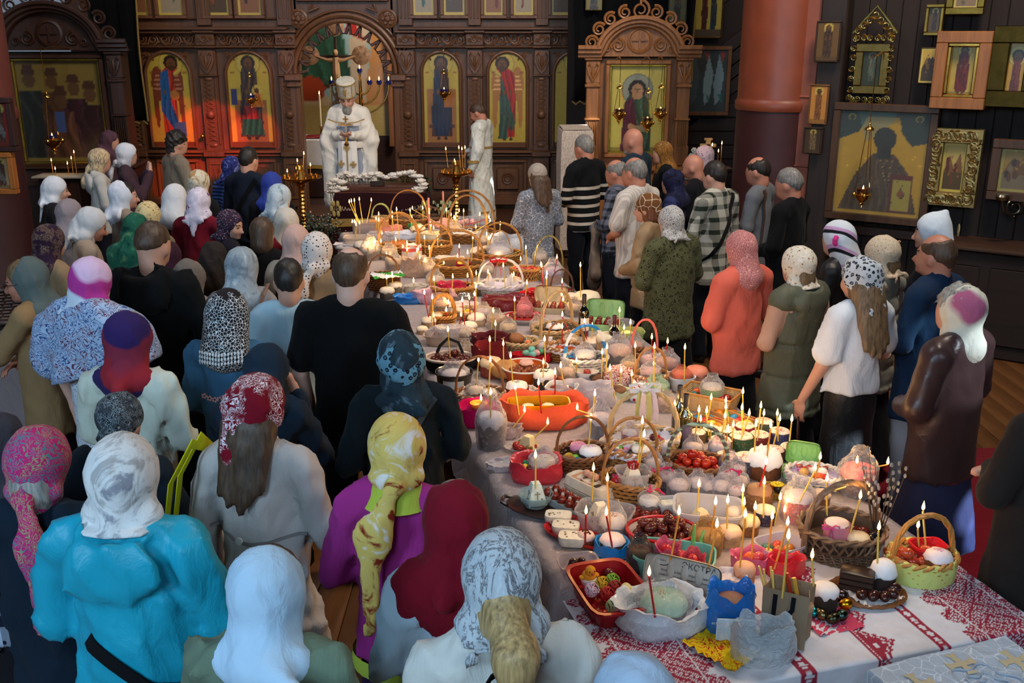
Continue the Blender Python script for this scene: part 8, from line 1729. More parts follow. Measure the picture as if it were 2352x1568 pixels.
c,r=at_(1035,798,110,.6);o=tub(c,r*.9,r*.5,.07,'long tray of small cakes under crinkled clear film',film((206,190,176),.45,.15),.0,1.1,4);q=MB();q.lathe([(1.1,.07),(1.0,.10),(.7,.125),(.3,.12),(0,.11)],30,(0,0,0),r*.9,r*.5,cap0=False,wob=lambda a,z:.08*math.sin(7*a+z*90)+.05*math.sin(13*a));q.build('film_cover',CLEARW,o,25)
o,r=BK(1018,748,54,.06,'honey','small basket with a wide flat wooden handle',handle=.22,fill=.6,hthick=.014,hrot=.4)
BG(998,700,90,.09,'soft lilac and pink carrier bag beside the black t-shirt',film((236,190,206),.6,.2),.6,seed=91,lip=.2,amp=.13);BG(940,700,64,.055,'bright blue film opened over a dish near the black t-shirt',film((20,130,220),.65,.12),.7,seed=92,lip=1)
K(890,690,34,1.1,'grey sided cake with white icing, left of two by the brown basket',body=(90,84,76),icing=(230,216,200));K(908,676,32,1.1,'grey sided cake with white icing, right of two by the brown basket',body=(90,84,76),icing=(230,216,200))
o,r=BK(882,672,70,.13,'brown','deep brown basket at the left table edge with a white and green towel',handle=.30,rz=.2,fill=.7,hthick=.008);napkin(inside(o,.03,-.07,.045),.26,.20,'white towel with green stripes and black script over the brown basket',fab('vstripes',(60,160,60),(236,236,236),.42),RAD(20),seed=41)
tq=[x for x in COL.objects if x.get('label','').startswith('white towel with green stripes')][0];text('Будьте',.045,INK,tq,'printed_script',(.03,-.06,.03),(0,0,PI),.0004)
BG(955,640,58,.16,'tall crackling clear film parcel in the left half of the table',film((226,206,190),.3,.08),.8,seed=94,lip=1,amp=.16,fill=.3)
o,r=BK(1038,690,92,.09,'honey','honey wicker basket with a many stranded handle and pink film',handle=.32,rz=.1,fill=.6,hthick=.011);bag(inside(o,0,0,-.01),r*.62,r*.45,.07,'hot pink film bag filling the many stranded basket',film((232,60,100),.6,.15),seed=95,lip=.9)
c,r=at_(1062,700,46);bag(c,r,r*.8,.06,'silver foil parcel in front of the many stranded basket',mat((206,196,190),.2,.8,var=.4,sc=40),seed=96,lip=.9,name='foil_parcel',cat='parcel',amp=.16)
o,r=BK(1050,640,118,.10,'honey','broad honey basket with a tall cane handle and a magenta bowl',handle=.40,rz=.1,fill=.5,hthick=.010);c_=inside(o,.06,.02);b_=bowl(c_,.07,.05,'magenta plastic bowl in the broad honey basket',mat((170,14,70),.3));egg(inside(b_,.02),(90,170,170),'aqua egg in the magenta bowl',None);egg(inside(b_,-.03),(226,190,60),'yellow egg in the magenta bowl',None)
o,r=BK(1205,648,62,.10,'honey','round open work honey basket with red film',fill=.8,style='lattice',flare=1.1);bag(inside(o,0,0,-.03),r*.8,r*.7,.05,'red film bulging from the open work honey basket',film((226,60,66),.5,.1),seed=97,lip=.9)
K(1270,655,44,1.2,'lilac topped cake in clear film at the far right edge',icing=(216,190,206),body=(206,140,90),wrap=CLEARW);o,r=BK(1260,645,62,.08,'pale','flat basket with a shiny gold and green wound handle',handle=.38,fill=.5,hthick=.007,hmat=mat((160,150,90),.3,.6))
o,r=BK(1290,690,50,.07,'dark','small dark basket with a round arched handle at the far right',handle=.24,fill=.5,hthick=.007);K(1312,700,32,1.0,'white capped cake by the small dark basket',icing=(230,216,200))
o,r=BK(1148,612,96,.10,'honey','honey basket with two nested arched handles and film wrapped buns',handle=.38,fill=.5,hthick=.009);kulich(inside(o),r*.5,.06,'film wrapped bun in the two handled honey basket',wrap=CLEARW,body=(176,110,60));m=MB();m.tube([(.10*math.cos(PI*i/16),.0,.05+.26*math.sin(PI*i/16)**.7)for i in range(17)],.014,6,flat=.4);m.build('inner_handle',wickm('honey'),o)
BG(1172,585,92,.16,'large pale blue white plastic carrier bag at the far right corner',film((220,226,236),.78,.25),.6,seed=101,lip=.3,amp=.1)
o,r=BK(1075,562,118,.10,'tan','wide brown basket with two tall pale handles at the far end',handle=.52,fill=.7,hthick=.010,rz=.1);napkin(inside(o,.0,-.02),.3,.2,'white bow tied napkin on the wide brown basket',CB,.2,seed=51);bow(o,(-.02,-.09,.13),.06,F(236,226,216))
m=MB();m.tube([(.20*math.cos(PI*i/20),.03,.05+.42*math.sin(PI*i/20)**.65)for i in range(21)],.012,6);m.build('second_handle',wickm('honey'),o)
o,r=BK(997,590,78,.10,'honey','square honey basket with narrow flat handles at the far left',handle=.30,fill=.7,hthick=.010,sy=.85);BG(1003,555,76,.07,'cream cloth bundle on the far part of the table',F(206,190,160),.6,seed=103,lip=.2,name='cloth_bundle',cat='cloth')
o,r=BK(918,590,88,.09,'honey','round honey basket with a thick bentwood handle and brown loaf',handle=.40,fill=.7,hthick=.014);q=MB();q.ell((0,0,.03),(.10,.07,.05),18,10);tag(q.build('braided_loaf',mat((190,110,46),.5,var=.25,sc=14),None,180,tuple(inside(o))),'glossy braided brown loaf in the bentwood handled basket','bread')
BG(946,600,42,.13,'red and white striped twisted paper bag at the far left',fab('stripes',(226,90,76),(236,214,206),1.2),.8,seed=104,lip=.8,name='striped_bag')
o=tub(T(822,566),.12,.09,.10,'cream plastic box of curd at the far left table edge',film((226,210,196),.6,.2,1),.05,1.08,5);paskha(inside(o,-.01),.09,.06,'low curd mound in the cream plastic box',None,.3,relief=False)
o=tub(T(838,536),.12,.09,.13,'clear box with dark fruit and a blue lid at the far left corner',film((206,200,206),.35,.1,1),.02,1.06,5);eggs(o,.10,.07,5,[(90,40,40)],'dark red egg in the clear box at the far left corner','eggs in the far left clear box');q=thing('cardboard_box',T(872,536),'small open cardboard box at the far end of the table','box',None,.05);m=MB();frame(m,0,.07,.17,.12,.0,.012,.02);m.box((0,.08,.07),(.19,.008,.14));m.box((0,-.06,.07),(.19,.008,.14));m.box((-.095,.01,.07),(.008,.14,.14));m.box((.095,.01,.07),(.008,.14,.14));m.build('card',mat((196,140,90),.8),q)
BG(872,562,60,.09,'round film wrapped parcel with brown crumb in front of the cardboard box',CLEARW,.8,seed=106,lip=.9,amp=.14);BG(900,540,50,.08,'pink wrapped parcel at the far end',F(232,150,130),.7,seed=107,lip=.2);BG(925,552,76,.06,'white film bag with blue print and spotted biscuits',film((220,226,240),.6,.2),.6,seed=108,lip=.3)
q=MB();q.lathe([(.05,0),(.075,.12),(.03,.13),(0,.13)],20);tag(q.build('green_cup',mat((20,130,66),.35),None,40,tuple(T(953,540,TZ+.005))),'upturned bright green plastic cup at the far end','cup')
o,r=BK(940,525,80,.09,'tan','far basket with a single arched cane handle in front of the bier',handle=.40,fill=.6,hthick=.008);o,r=BK(985,520,62,.09,'dark','dark brown basket with a pink taper at the far end',handle=.20,fill=.6);o,r=BK(876,520,40,.09,'pale','small basket with a pale green plaited handle at the far end',handle=.24,fill=.6,hmat=F(170,180,110))
BG(1015,525,60,.08,'pink lidded parcel with a lime ribbon at the far end',F(232,170,160),.6,seed=110,lip=.2);BG(1088,520,70,.08,'film wrapped dish of pink flowers and eggs at the far right end',CLEARW,.6,seed=111,lip=.6)
m=MB();[m.ell((.04*math.cos(a)*(1+a%2),.03*math.sin(a*1.7),.05+.01*math.sin(a)),(.022,.022,.026),9,7)for a in np.arange(0,9,.9)];tag(m.build('pink_bouquet',mat((226,170,170),.6),None,180,tuple(T(1075,520,TZ+.04))),'bunch of pink paper blossoms at the far right end','flowers')
m=MB()
for i in range(7):a=rnd.uniform(-.6,.9);m.tube([(0,0,0),(.06*a,.02,.12),(.16*a,.02,.24)],.003,4);[m.ell((.16*a*u+.02*(-1)**j,.02,.24*u),(.012,.006,.026),7,5)for j,u in enumerate((.5,.65,.8,.95))]
tag(m.build('olive_sprig',mat((130,150,120),.7),None,180,tuple(T(1012,512,TZ+.02))),'sprig of pale green leaves at the far end of the table','leaves')
for(px,py)in((986,530),(1019,512)):p=T(px,py);o=MB();o.tube([(p.x,p.y,TZ+.006),(p.x,p.y,TZ+.36)],[.014,.011],8);tag(o.build('pink_taper',mat((226,140,130),.4),None),['left','right'][px>1000]+' one of two thick unlit pink tapers at the far end','candle')
FW=film((236,226,214),.2,.1)
for px,py,w_,lab,ic in((852,600,44,'film wrapped cake with red dots at the far left edge',(236,226,216)),(832,585,36,'white cake at the far left edge behind the large black t-shirt',(236,220,200)),(905,625,38,'film wrapped cake between the striped towel and the crackling parcel',(226,200,170)),(985,640,36,'film wrapped cake left of the broad honey basket',(230,206,180)),(1000,668,40,'film wrapped cake beside the many stranded handle',(232,210,190)),(1100,600,38,'small iced cake right of the broad honey basket handle',(240,226,210)),(1118,640,34,'film wrapped cake behind the red ribbon basket',(226,206,190)),(1095,680,36,'white topped cake between foil parcel and red ribbon',(240,230,220)),(1110,572,36,'film wrapped cake near the two tall pale handles',(226,206,190)),(960,545,34,'small sugared cake behind the cream bundle',(236,216,190)),(1045,548,34,'cake in clear film below the brown basket with two handles',(230,190,160)),(895,600,34,'film wrapped cake in front of the bentwood handle',(232,210,180)),(1240,612,34,'film wrapped cake under the gold and green handle',(216,196,190)),(1180,665,34,'small cake beside the open work honey basket',(230,190,160)),(1012,720,34,'film wrapped cup cake left of the straw dish',(226,196,180)),(1110,742,38,'film wrapped cake behind the straw dish',(206,190,210)),(1140,760,40,'film wrapped brown cake in front of the maroon bag',(190,140,96)),(1168,775,36,'cake under clear film beside the grey basket',(226,200,170)),(1075,790,40,'brown cake crusted with sugar behind the burgundy bag',(206,170,120)),(1235,770,36,'small film wrapped cake left of the willow basket',(216,180,150)),(1318,730,36,'film wrapped cake between cream box and dark bottle',(226,190,160)),(1070,835,42,'film wrapped dark cake left of the drawstring bag',(150,110,90)),(1310,805,34,'clear wrapped cake right of the small white cloth basket',(226,200,180)),(1300,880,40,'clear wrapped cake behind the large knotted bag',(220,190,170)),(1445,866,40,'wrapped gold cake behind the red swirl bag',(226,180,110)),(1530,950,42,'film wrapped cake left of the wine bottles',(206,170,150)),(1160,965,46,'sugar crusted cake in film behind the orange bag end',(226,206,190)),(1480,890,40,'white wrapped cake behind the embroidered towel',(236,220,214))):K(px,py,w_,1.05,lab,icing=ic,body=(140,96,60),wrap=FW if('film' in lab or 'wrapped' in lab)else None,spr=SPM if 'dots' in lab else None)
for px,py,w_,h,lab,cc,d_ in((800,575,60,.05,'white paper sheet bunched at the far left corner',(226,216,216),1),(905,588,60,.05,'peach film opened round buns at the far left',(236,190,150),0),(962,622,56,.06,'clear film bag over a curd dish left of the broad basket',(226,216,206),0),(1030,608,64,.05,'white cloth lying behind the broad honey basket',(226,210,190),1),(1098,620,70,.06,'magenta film bag with eggs beside the broad honey basket',(190,20,80),0),(1130,585,60,.05,'cream paper spread under buns at the far right',(226,200,160),1),(1215,630,64,.05,'clear film heap behind the open work basket',(220,206,200),0),(960,675,56,.06,'glassy clear bag between blue and pink films',(230,226,220),0),(1060,720,84,.05,'white linen cloth under the silver parcel',(226,214,206),1),(1165,742,64,.045,'crushed clear film in front of the maroon bag',(226,206,200),0),(1120,790,70,.05,'clear glossy film spread by the burgundy dish',(220,200,190),0),(1235,800,60,.05,'white napkin by the folded crimson towel',(230,222,220),1),(1420,790,70,.05,'clear film heap by the burgundy capped bottle',(226,214,196),0),(1205,915,60,.045,'white baking paper under the lettered cake',(226,210,196),1),(1285,915,60,.05,'clear bag end beside the tulip print tub',(226,220,226),0),(1160,1010,70,.06,'clear film over tomatoes and eggs left of the orange bag foot',(226,206,206),0),(1425,1040,60,.05,'clear film bag between the two handled baskets',(226,220,230),0),(1160,1085,80,.03,'clear plastic sheet end at the left table edge',(220,220,230),0),(1215,740,44,.05,'pink tissue behind the red rimmed plate',(232,150,150),1),(1380,740,50,.05,'cream paper behind the light green egg box',(226,214,190),1)):
 BG(px,py,w_,h,lab,F(*cc)if d_ else film(cc,.38,.12),.65,seed=px+py,lip=.7,amp=.15,fill=.6,name='cloth_wrap' if d_ else 'plastic_bag',cat='cloth' if d_ else 'bag')
bi=thing('bier',(-1.57,12.1,0),'bier draped in dark burgundy velvet with gold lettering, white roses on top','bier',None,RAD(2))
m=MB();m.box((0,0,.98),(1.06,.62,.06),0,0,.01);m.box((0,.02,1.03),(.98,.54,.05),0,0,.012);m.box((0,0,.45),(.9,.5,.9),0,0,.01);m.build('wooden_top',wood((84,44,30),.3,0),bi)
m=MB();ring=[]
O=[(-.54,-.32),(-.2,-.33),(.2,-.33),(.54,-.32),(.56,0),(.54,.32),(0,.33),(-.54,.32),(-.56,0)]
m.rings([[(x*f,y*f-.0,z+.01*math.sin(i*2))for i,(x,y)in enumerate(O)]for f,z in((1,1.0),(1.02,.97),(1.08,.78),(1.10,.70))],0,True);m.build('velvet_cloth',F(38,12,18),bi,60)
m=MB();m.rings([[(x*f,y*f-.0,z+.02*math.sin(i*2))for i,(x,y)in enumerate(O)]for f,z in((1.085,.72),(1.125,.60))],0,True);m.build('gold_fringe',fab('plain',(150,120,54),rough=.4),bi,60)
m=MB();m.rings([[(x*f,y*f,z)for i,(x,y)in enumerate(O)]for f,z in((1.10,.64),(1.14,.30))],0,True);m.build('under_cloth',F(44,14,20),bi,60)
t=text('БЛАГООБРАЗНЫЙ ІОСИФЪ СЪ ДРЕВА СНЕМЪ',.098,fab('plain',(196,170,140),rough=.4),bi,'embroidered_text',(0,-.352,.80),(RAD(78),0,0),.001,'CENTER',.52)
for s in(-1,1):
 m=MB()
 for a in range(6):m.ell((.05*math.cos(a*1.05),0,.07*math.sin(a*1.05)),(.022,.006,.045),8,5)
 m.build('embroidered_leaf',fab('plain',(170,150,90),rough=.4),bi,180,(s*.53,-.36,.82))
tag(MB().box((0,0,.03),(.17,.05,.06),0,0,.006).box((0,-.027,.03),(.12,.004,.035)).build('donation_box',wood((30,20,18),.3,0),None,40,tuple(aty(867,422,11.95)[:2])+(1.056,)),'small black box with a pale plate among the roses on the bier','box')
ROSE=None;gi=0
def rose(p,s,lab):
 global ROSE
 if ROSE is None:
  ROSE=thing('rose',p,lab,'flower','white roses around the bier top');pm_=mat((236,228,218),.6,var=.06)
  m=MB();m.ell((0,0,.020),(.015,.015,.018),9,7)
  for L in range(2):
   for k in range(5):a=k*1.256+L*.63;M=Matrix.Rotation(a,3,'Z')@Matrix.Rotation(.5+.45*L,3,'Y');m.ell(Matrix.Rotation(a,3,'Z')@Vector((.014+.010*L,0,.020-.004*L)),(.006,.017+.003*L,.019),8,6,0,M)
  m.build('petals',pm_,ROSE,180);m=MB();m.tube([(0,0,.004),(0,0,-.05)],.003,5);m.build('stem',mat((70,100,50)),ROSE);ROSE.scale=(s,)*3;return ROSE
 return copy_thing(ROSE,p,rnd.uniform(0,6),lab,'white roses around the bier top',(s,)*3)
for(px,py)in[(762,428),(770,420),(764,438),(775,436),(780,412),(772,446),(785,425),(790,440),(760,446),(784,408),(794,404),(806,410),(812,408),(826,413),(838,408),(845,412),(852,406),(868,406),(872,410),(888,414),(903,408),(906,412),(918,406),(930,404),(944,402),(950,410),(962,412),(966,422),(972,430),(970,438),(962,446),(958,440)]:
 p=aty(px,py,11.85 if(py>418)else 12.25);z=min(max(p.z,.98),1.17);rose((p.x,p.y,z),1.75,'open white rose in the wreath around the bier top')
m=MB()
for i in range(300):
 u=i/300;t_=u*3;
 x,y=((-.50,-.3+.55*t_),(-.5+1.0*(t_-1),.26),(.50,.26-.5*(t_-2)))[min(2,int(t_))];c=Vector((x+rnd.uniform(-.07,.07),y+rnd.uniform(-.06,.06),1.06+rnd.uniform(-.10 if abs(x)>.44 else-.02,.07)));M=Matrix.Rotation(rnd.uniform(0,6),3,'Z')@Matrix.Rotation(rnd.uniform(-1,1),3,'X');L=rnd.uniform(.03,.055)
 m.add([c+M@Vector(q)for q in((0,0,0),(L*.3,L*.5,.004),(0,L,-.006),(-L*.3,L*.5,.004))],[(0,1,2,3)])
o=m.build('wreath_leaves',mat((34,58,32),.8),None,0,(-1.57,12.1,0));tag(o,'dark green leaves of the rose wreath on the bier','leaves',None,'stuff')
o=thing('flower_bouquet',(-2.15,10.9,.0),'dark leafy bouquet with tiny white blossoms left of the table end','flowers');m=MB();m.lathe([(.10,0),(.14,.35),(.15,.4)],16);m.build('bucket',mat((40,40,44),.4),o)
m=MB();w2=MB()
for i in range(260):
 a,e,rr=rnd.uniform(0,6.28),rnd.uniform(-.2,1.3),rnd.uniform(.1,.32);c=Vector((rr*math.cos(a)*math.cos(e),rr*math.sin(a)*math.cos(e),.62+rr*math.sin(e)));M=Matrix.Rotation(rnd.uniform(0,6),3,'Z')@Matrix.Rotation(rnd.uniform(-1,1),3,'X');L=rnd.uniform(.05,.09)
 m.add([c+M@Vector(q)for q in((0,0,0),(L*.3,L*.5,.004),(0,L,-.006),(-L*.3,L*.5,.004))],[(0,1,2,3)])
 if i%2:w2.ell(c+Vector((0,0,.03)),(.006,.006,.006),5,4)
for i in range(9):a=i*.7;m.tube([(0,0,.3),(.08*math.cos(a),.08*math.sin(a),.7)],.004,4)
q=m.build('leaves',mat((44,60,44),.6),o,0);q['kind']='stuff';q=w2.build('blossom_heads',mat((200,196,196),.7),o);q['kind']='stuff'
def candle_stand(px,py,Y,label,r=.21):
 p=aty(px,py,Y);o=thing('candle_stand',(p.x,Y,0),label,'candle stand');zt=p.z
 m=MB();m.lathe([(.22,0),(.22,.03),(.10,.07),(.05,.12),(.04,.2)],20);m.build('foot',gold(),o)
 m=MB();L=zt-.3;m.lathe([(.035,.2)]+[(.030+.012*(i%2),.2+L*i/40)for i in range(1,40)]+[(.03,zt-.12),(.06,zt-.08),(.03,zt-.05)],16);m.build('turned_column',gold(),o)
 m=MB();m.lathe([(.04,zt-.07),(.13,zt-.04),(r,zt),(r*1.04,zt+.012),(r*.96,zt+.012),(.06,zt-.02),(.03,zt+.08),(.05,zt+.10),(.045,zt+.14),(.02,zt+.15)],26,cap1=True);m.build('dish',gold(),o)
 for k in range(12):
  a=2*PI*k/12;m=MB();m.lathe([(.008,0),(.014,.015),(.018,.03),(.014,.035)],10);q=m.build('candle_cup',gold(),o,40,(r*.78*math.cos(a),r*.78*math.sin(a),zt+.0))
 lvl(o,zt);return o
cs1=candle_stand(690,408,11.6,'brass candle stand left of the bier',.24);cs2=candle_stand(1047,396,12.4,'brass candle stand right of the bier beside the white robe',.22)
o=thing('lectern',tuple(aty(1318,470,12.9)[:2])+(0,),'lectern covered by a long white patterned cloth beside the light shrine','lectern',None,.1);m=MB()
m.rings([[(x*f,y*f,z+(.10*y if z>1.2 else 0))for x,y in((-.2,-.2),(0,-.22),(.2,-.2),(.22,0),(.2,.2),(0,.22),(-.2,.2),(-.22,0))]for f,z in((.9,1.66),(1,1.62),(1.05,1.2),(1.02,.5),(1.05,.12))],0,True,False,False);m.add([(-.18,-.18,1.645),(.18,-.18,1.645),(.18,.18,1.68),(-.18,.18,1.68)],[(0,1,2,3)]);m.build('cloth',fab('brush',(196,180,166),(150,130,116),2.0,(206,190,176)),o,60);m=MB();m.box((0,0,.8),(.3,.3,1.58),0,0,.02);m.build('stand',wood((90,56,34)),o)
o=thing('standing_cross',tuple(aty(1625,355,12.4)[:2])+(0,),'pale three barred wooden cross standing behind the bald heads','cross');m=MB();zc=aty(1625,330,12.4).z
m.box((0,0,zc/2),(.06,.04,zc+.12),0,0,.008);m.box((0,0,zc-.02),(.2,.04,.045),0,0,.008);m.box((0,0,zc+.055),(.10,.035,.03),0,0,.006);m.box((0,0,.05),(.36,.3,.1),0,0,.01);m.build('cross',wood((206,166,110),.5),o)
for i,(px,py)in enumerate(((1600,352),(1588,358),(1594,345),(1606,362))):p=aty(px,py,12.3);q=MB();[q.ell((.022*math.cos(a),.0,.022*math.sin(a)),(.016,.012,.016),7,5)for a in range(6)];q.ell((0,-.01,0),(.012,.01,.012),7,5);q.tube([(0,0,0),(0,.03,-p.z)],.004,4);tag(q.build('lily',mat((226,226,216),.6),None,180,tuple(p)),'white lily on a long stem beside the standing cross','flower','white lilies by the standing cross')
o=thing('lectern',(1.41,2.49,0),'nearest lectern under a white and silver brocade cloth with gold crosses','lectern',None,RAD(19))
BRO=fab('lines',(176,186,200),(216,222,230),.9,rough=.5)
m=MB();rs=[]
for f,z in((.0,.985),(.97,.985),(1.0,.97),(1.03,.72),(1.05,.55)):rs.append([(x*f*.27,y*f*.22,z+.004*math.sin(i*3))for i,(x,y)in enumerate(((-1,-1),(-.4,-1.01),(.4,-1),(1,-1),(1.01,0),(1,1),(.4,1.01),(-.4,1),(-1,1),(-1.01,0)))])
m.rings(rs,0,True);m.build('brocade_cloth',BRO,o,60);m=MB();m.box((0,0,.48),(.46,.36,.96),0,0,.02);m.build('stand',wood((90,56,34)),o)
for(x,y)in((-.17,.10),(.02,.14),(.19,.10),(-.10,-.08),(.12,-.08)):
 m=MB();m.prism([(a*.05*p-b*.05*q,b*.05*p+a*.05*q)for a,b in((1,0),(0,1),(-1,0),(0,-1))for p,q in((.2,-.2),(.7,-.2),(1,-.4),(1,.4),(.7,.2))],0,.002,0,'xy');m.build('woven_cross',fab('plain',(206,186,150)),o,40,(x,y,.986))
for r_,tk in((.06,.004),(.10,.004),(.032,.004)):
 for(x,y)in((.02,.02),(-.17,-.12),(.19,-.1)):m=MB();m.tube([(x+r_*(1+.16*math.cos(6*i*PI/24))*math.cos(2*PI*i/48),y+r_*(1+.16*math.cos(6*i*PI/24))*math.sin(2*PI*i/48),.988)for i in range(48)],tk,4,True);m.build('woven_rosette',fab('plain',(166,172,184),rough=.4),o)
c=onz(10,712,1.05);o=thing('lectern',(c[0]-.1,c[1],0),'lectern at the left edge with a dark framed text panel and grey cloth','lectern',None,RAD(20));m=MB();m.box((0,0,.5),(.5,.45,1.0),0,0,.02);m.build('grey_cloth_side',fab('plain',(130,122,126)),o)
m=MB();M=Matrix.Rotation(RAD(14),3,'X');m.box((0,0,1.04),(.62,.5,.04),0,0,.01,M)
for s in(-1,1):m.box((s*.29,0,1.07),(.05,.5,.03),0,0,.01,M);m.box((0,s*.23,1.07+s*.057),(.62,.05,.03),0,0,.01,M)
m.build('panel_frame',wood((40,26,22),.4,0),o);m=MB()
for k in range(9):
 y=-.17+k*.043;[m.box((-.22+q*.055+.01*(k%2),y,1.068+.25*y),(.042,.016,.008),0,0,.002,M)for q in range(9)]
m.build('raised_lettering',mat((92,72,66),.5),o)
for(px,py,r_,lab)in((1290,1480,.2,'dark wicker basket on the floor under the near table'),(1395,1560,.18,'wicker basket with a white bag under the near table edge'),(1085,1140,.22,'dark basket in the shadow under the middle table')):c=onz(px,py,.1);basket(Vector((c[0]+.1,c[1],.001)),r_*.8,r_*.6,.2,'brown',lab,.38,.4,None,'weave',1.2,.6,.009)
# ====== candles: each one lit, standing in whatever its foot touches
CFL=None
WAXC={'y':(232,196,92),'o':(226,156,66),'r':(186,22,26)}
def candle_mesh(L,col):
 m=MB();m.lathe([(.0040,0),(.0040,L*.5),(.0038,L-.006),(.0046,L-.004),(.0032,L)],7);return m
def candle(foot,top,col,label,group,power=.36):
 global CFL
 d=Vector(top)-Vector(foot);L=max(.03,d.length);o=candle_mesh(L,col).build('candle',CW[col],None,60,tuple(foot));o.rotation_euler=d.to_track_quat('Z','Y').to_euler();tag(o,label,'candle',group)
 m=MB();m.tube([(0,0,L-.001),(0,0,L+.010)],.0008,4);m.build('wick',WICKM,o,0)
 u=d.normalized();q=o.rotation_euler.to_matrix().inverted()@Vector((0,0,1))
 if CFL is None:m=MB();m.lathe([(0,0),(.0042,.004),(.0066,.011),(.0058,.020),(.0030,.031),(.0008,.039),(0,.042)],9);f=m.build('flame',FLAME2,o,180,(0,0,L+.003));CFL=f.data
 else:f=link('flame',CFL,o,(0,0,L+.003))
 f.rotation_euler=q.to_track_quat('Z','Y').to_euler()
 ld_=bpy.data.lights.new('flame_light','POINT');ld_.energy=power;ld_.color=(1,.54,.19);ld_.shadow_soft_size=.012
 l=bpy.data.objects.new('flame_light',ld_);COL.objects.link(l);l.parent=o;l.location=Vector((0,0,L))+q*.055
 return o
FLAME2=emit((255,210,120),11);WICKM=mat((30,24,20),.9);CW={k:mat(v,.4,var=.05)for k,v in WAXC.items()}
CAND="""798,454,798,506 804,454,807,506 814,461,819,508 825,455,819,500 853,459,838,500 901,453,905,478 911,482,918,552 942,484,946,520 946,500,946,536 971,478,972,502 870,492,871,506 864,503,864,520 870,506,869,537 901,490,904,520 901,498,900,536 810,509,810,534 815,510,816,536 818,516,818,547 826,513,826,534 877,536,876,550 875,555,876,570 862,555,863,574 861,562,864,575 845,562,847,580 844,566,845,581 909,552,908,588 935,559,933,580 935,574,935,586 975,547,977,578 1005,548,1005,571 961,573,963,591 958,577,959,592 986,571,988,606 964,592,965,605 977,600,977,612 1014,567,1016,579 888,586,889,615 888,639,889,659 901,632,902,650 950,646,950,659 1019,621,1019,640 997,643,1002,677 1040,637,1037,675 986,489,987,505 988,515,988,530 990,518,990,532 996,524,997,540 1025,483,1027,511 1036,493,1037,512 1047,492,1047,520 1043,500,1043,522 1045,503,1046,524 1054,484,1056,520 1065,485,1065,524 1055,567,1054,590,r 1051,590,1048,607,r 1074,581,1077,619 1074,635,1073,648,r 1102,493,1099,515 1125,507,1125,521 1149,515,1147,550 1153,491,1154,515,r 1093,522,1093,535 1118,539,1123,565 1122,548,1123,566 1086,547,1083,597 1197,571,1199,597 1208,570,1212,612 1196,596,1200,616 1143,596,1143,609 1156,611,1161,659 1121,626,1122,656 1094,629,1094,654 1093,659,1094,715 1180,632,1181,645 1279,592,1273,624,r 1244,612,1248,656,r 1243,617,1247,650,r 1256,630,1256,659 1255,638,1255,680 1291,648,1291,664,r 1333,611,1334,682 1210,651,1205,692 975,674,985,728,r 993,685,992,742 996,726,998,762,r 1025,714,1024,745,r 1030,696,1027,708,r 1059,725,1052,756,r 1062,691,1068,746,r 1078,686,1080,722,r 1090,678,1091,734,r 1133,716,1128,757 1138,746,1137,780 1029,760,1034,820 1125,783,1125,826 1156,792,1157,843 1182,690,1183,734 1290,678,1287,704,r 1294,689,1298,727 1292,725,1313,767,r 1291,753,1292,785,r 1251,782,1253,836 1343,740,1348,779,r 1360,751,1359,775 1423,715,1423,751 1433,755,1426,782 1448,743,1449,776 1102,821,1097,850 1099,829,1093,884 1126,830,1122,902 1173,820,1178,876 1248,835,1247,880 1288,843,1296,879 1275,858,1275,902,r 1127,905,1127,959 1105,918,1106,930 1184,894,1192,948 1237,883,1243,944,r 1204,945,1206,995 1257,973,1254,1031 1324,831,1326,855 1383,812,1382,867 1394,800,1392,855 1459,797,1460,846 1503,799,1503,896 1497,777,1499,821,r 1533,787,1525,824,r 1573,801,1572,872 1401,849,1416,934 1426,854,1424,878 1451,862,1452,898 1502,838,1500,887 1366,908,1362,950 1327,939,1325,999 1357,964,1352,1021 1549,933,1546,950 1475,972,1465,1060 1479,1002,1467,1070 1230,1050,1230,1117 1363,1080,1360,1146 1395,1104,1402,1207,o 1346,1179,1344,1242,r 1393,1182,1407,1253,r 1706,903,1708,960 1633,917,1626,958 1667,923,1675,970 1667,938,1666,987 1704,940,1706,992 1720,953,1701,1008 1747,936,1740,1007 1754,953,1748,985 1785,953,1788,1008 1790,966,1776,1021 1818,967,1812,1025 1770,981,1760,1060,o 1736,979,1733,1036 1684,979,1681,1034 1665,959,1654,1013 1671,990,1657,1072,o 1633,982,1632,1012 1609,966,1610,985 1623,947,1628,995 1605,945,1595,1004 1759,1065,1744,1117,r 1883,1054,1871,1101,o 1871,1079,1836,1148 1899,1104,1900,1178 1975,1144,1952,1221 1937,1140,1937,1152 1755,1111,1754,1183 1706,1129,1705,1180 1709,1159,1714,1206 1791,1147,1779,1200 1734,1170,1726,1282,o 1711,1187,1699,1302,o 1773,1191,1765,1262,o 1802,1175,1803,1190 1808,1205,1779,1300,o 1810,1237,1797,1366 1965,1096,1965,1108,o 1605,1117,1601,1172 1643,1158,1630,1238,o 1671,1154,1670,1213 1646,1210,1626,1302,o 1559,1181,1540,1282,o 1491,1321,1505,1410,r 2120,1170,2113,1204 2108,1211,2111,1250 2018,1216,2016,1292 1865,1281,1870,1344 2033,1098,2038,1137,o"""
HOSTS=[o for o in COL.objects if o.name in LV and o.parent is None and o.location.y<10.9 and o.get('category')in('cake','basket','bag','bowl','container','plate','cloth','curd cake')]
bpy.context.view_layer.update();dg=bpy.context.evaluated_depsgraph_get();nl={};plan=[]
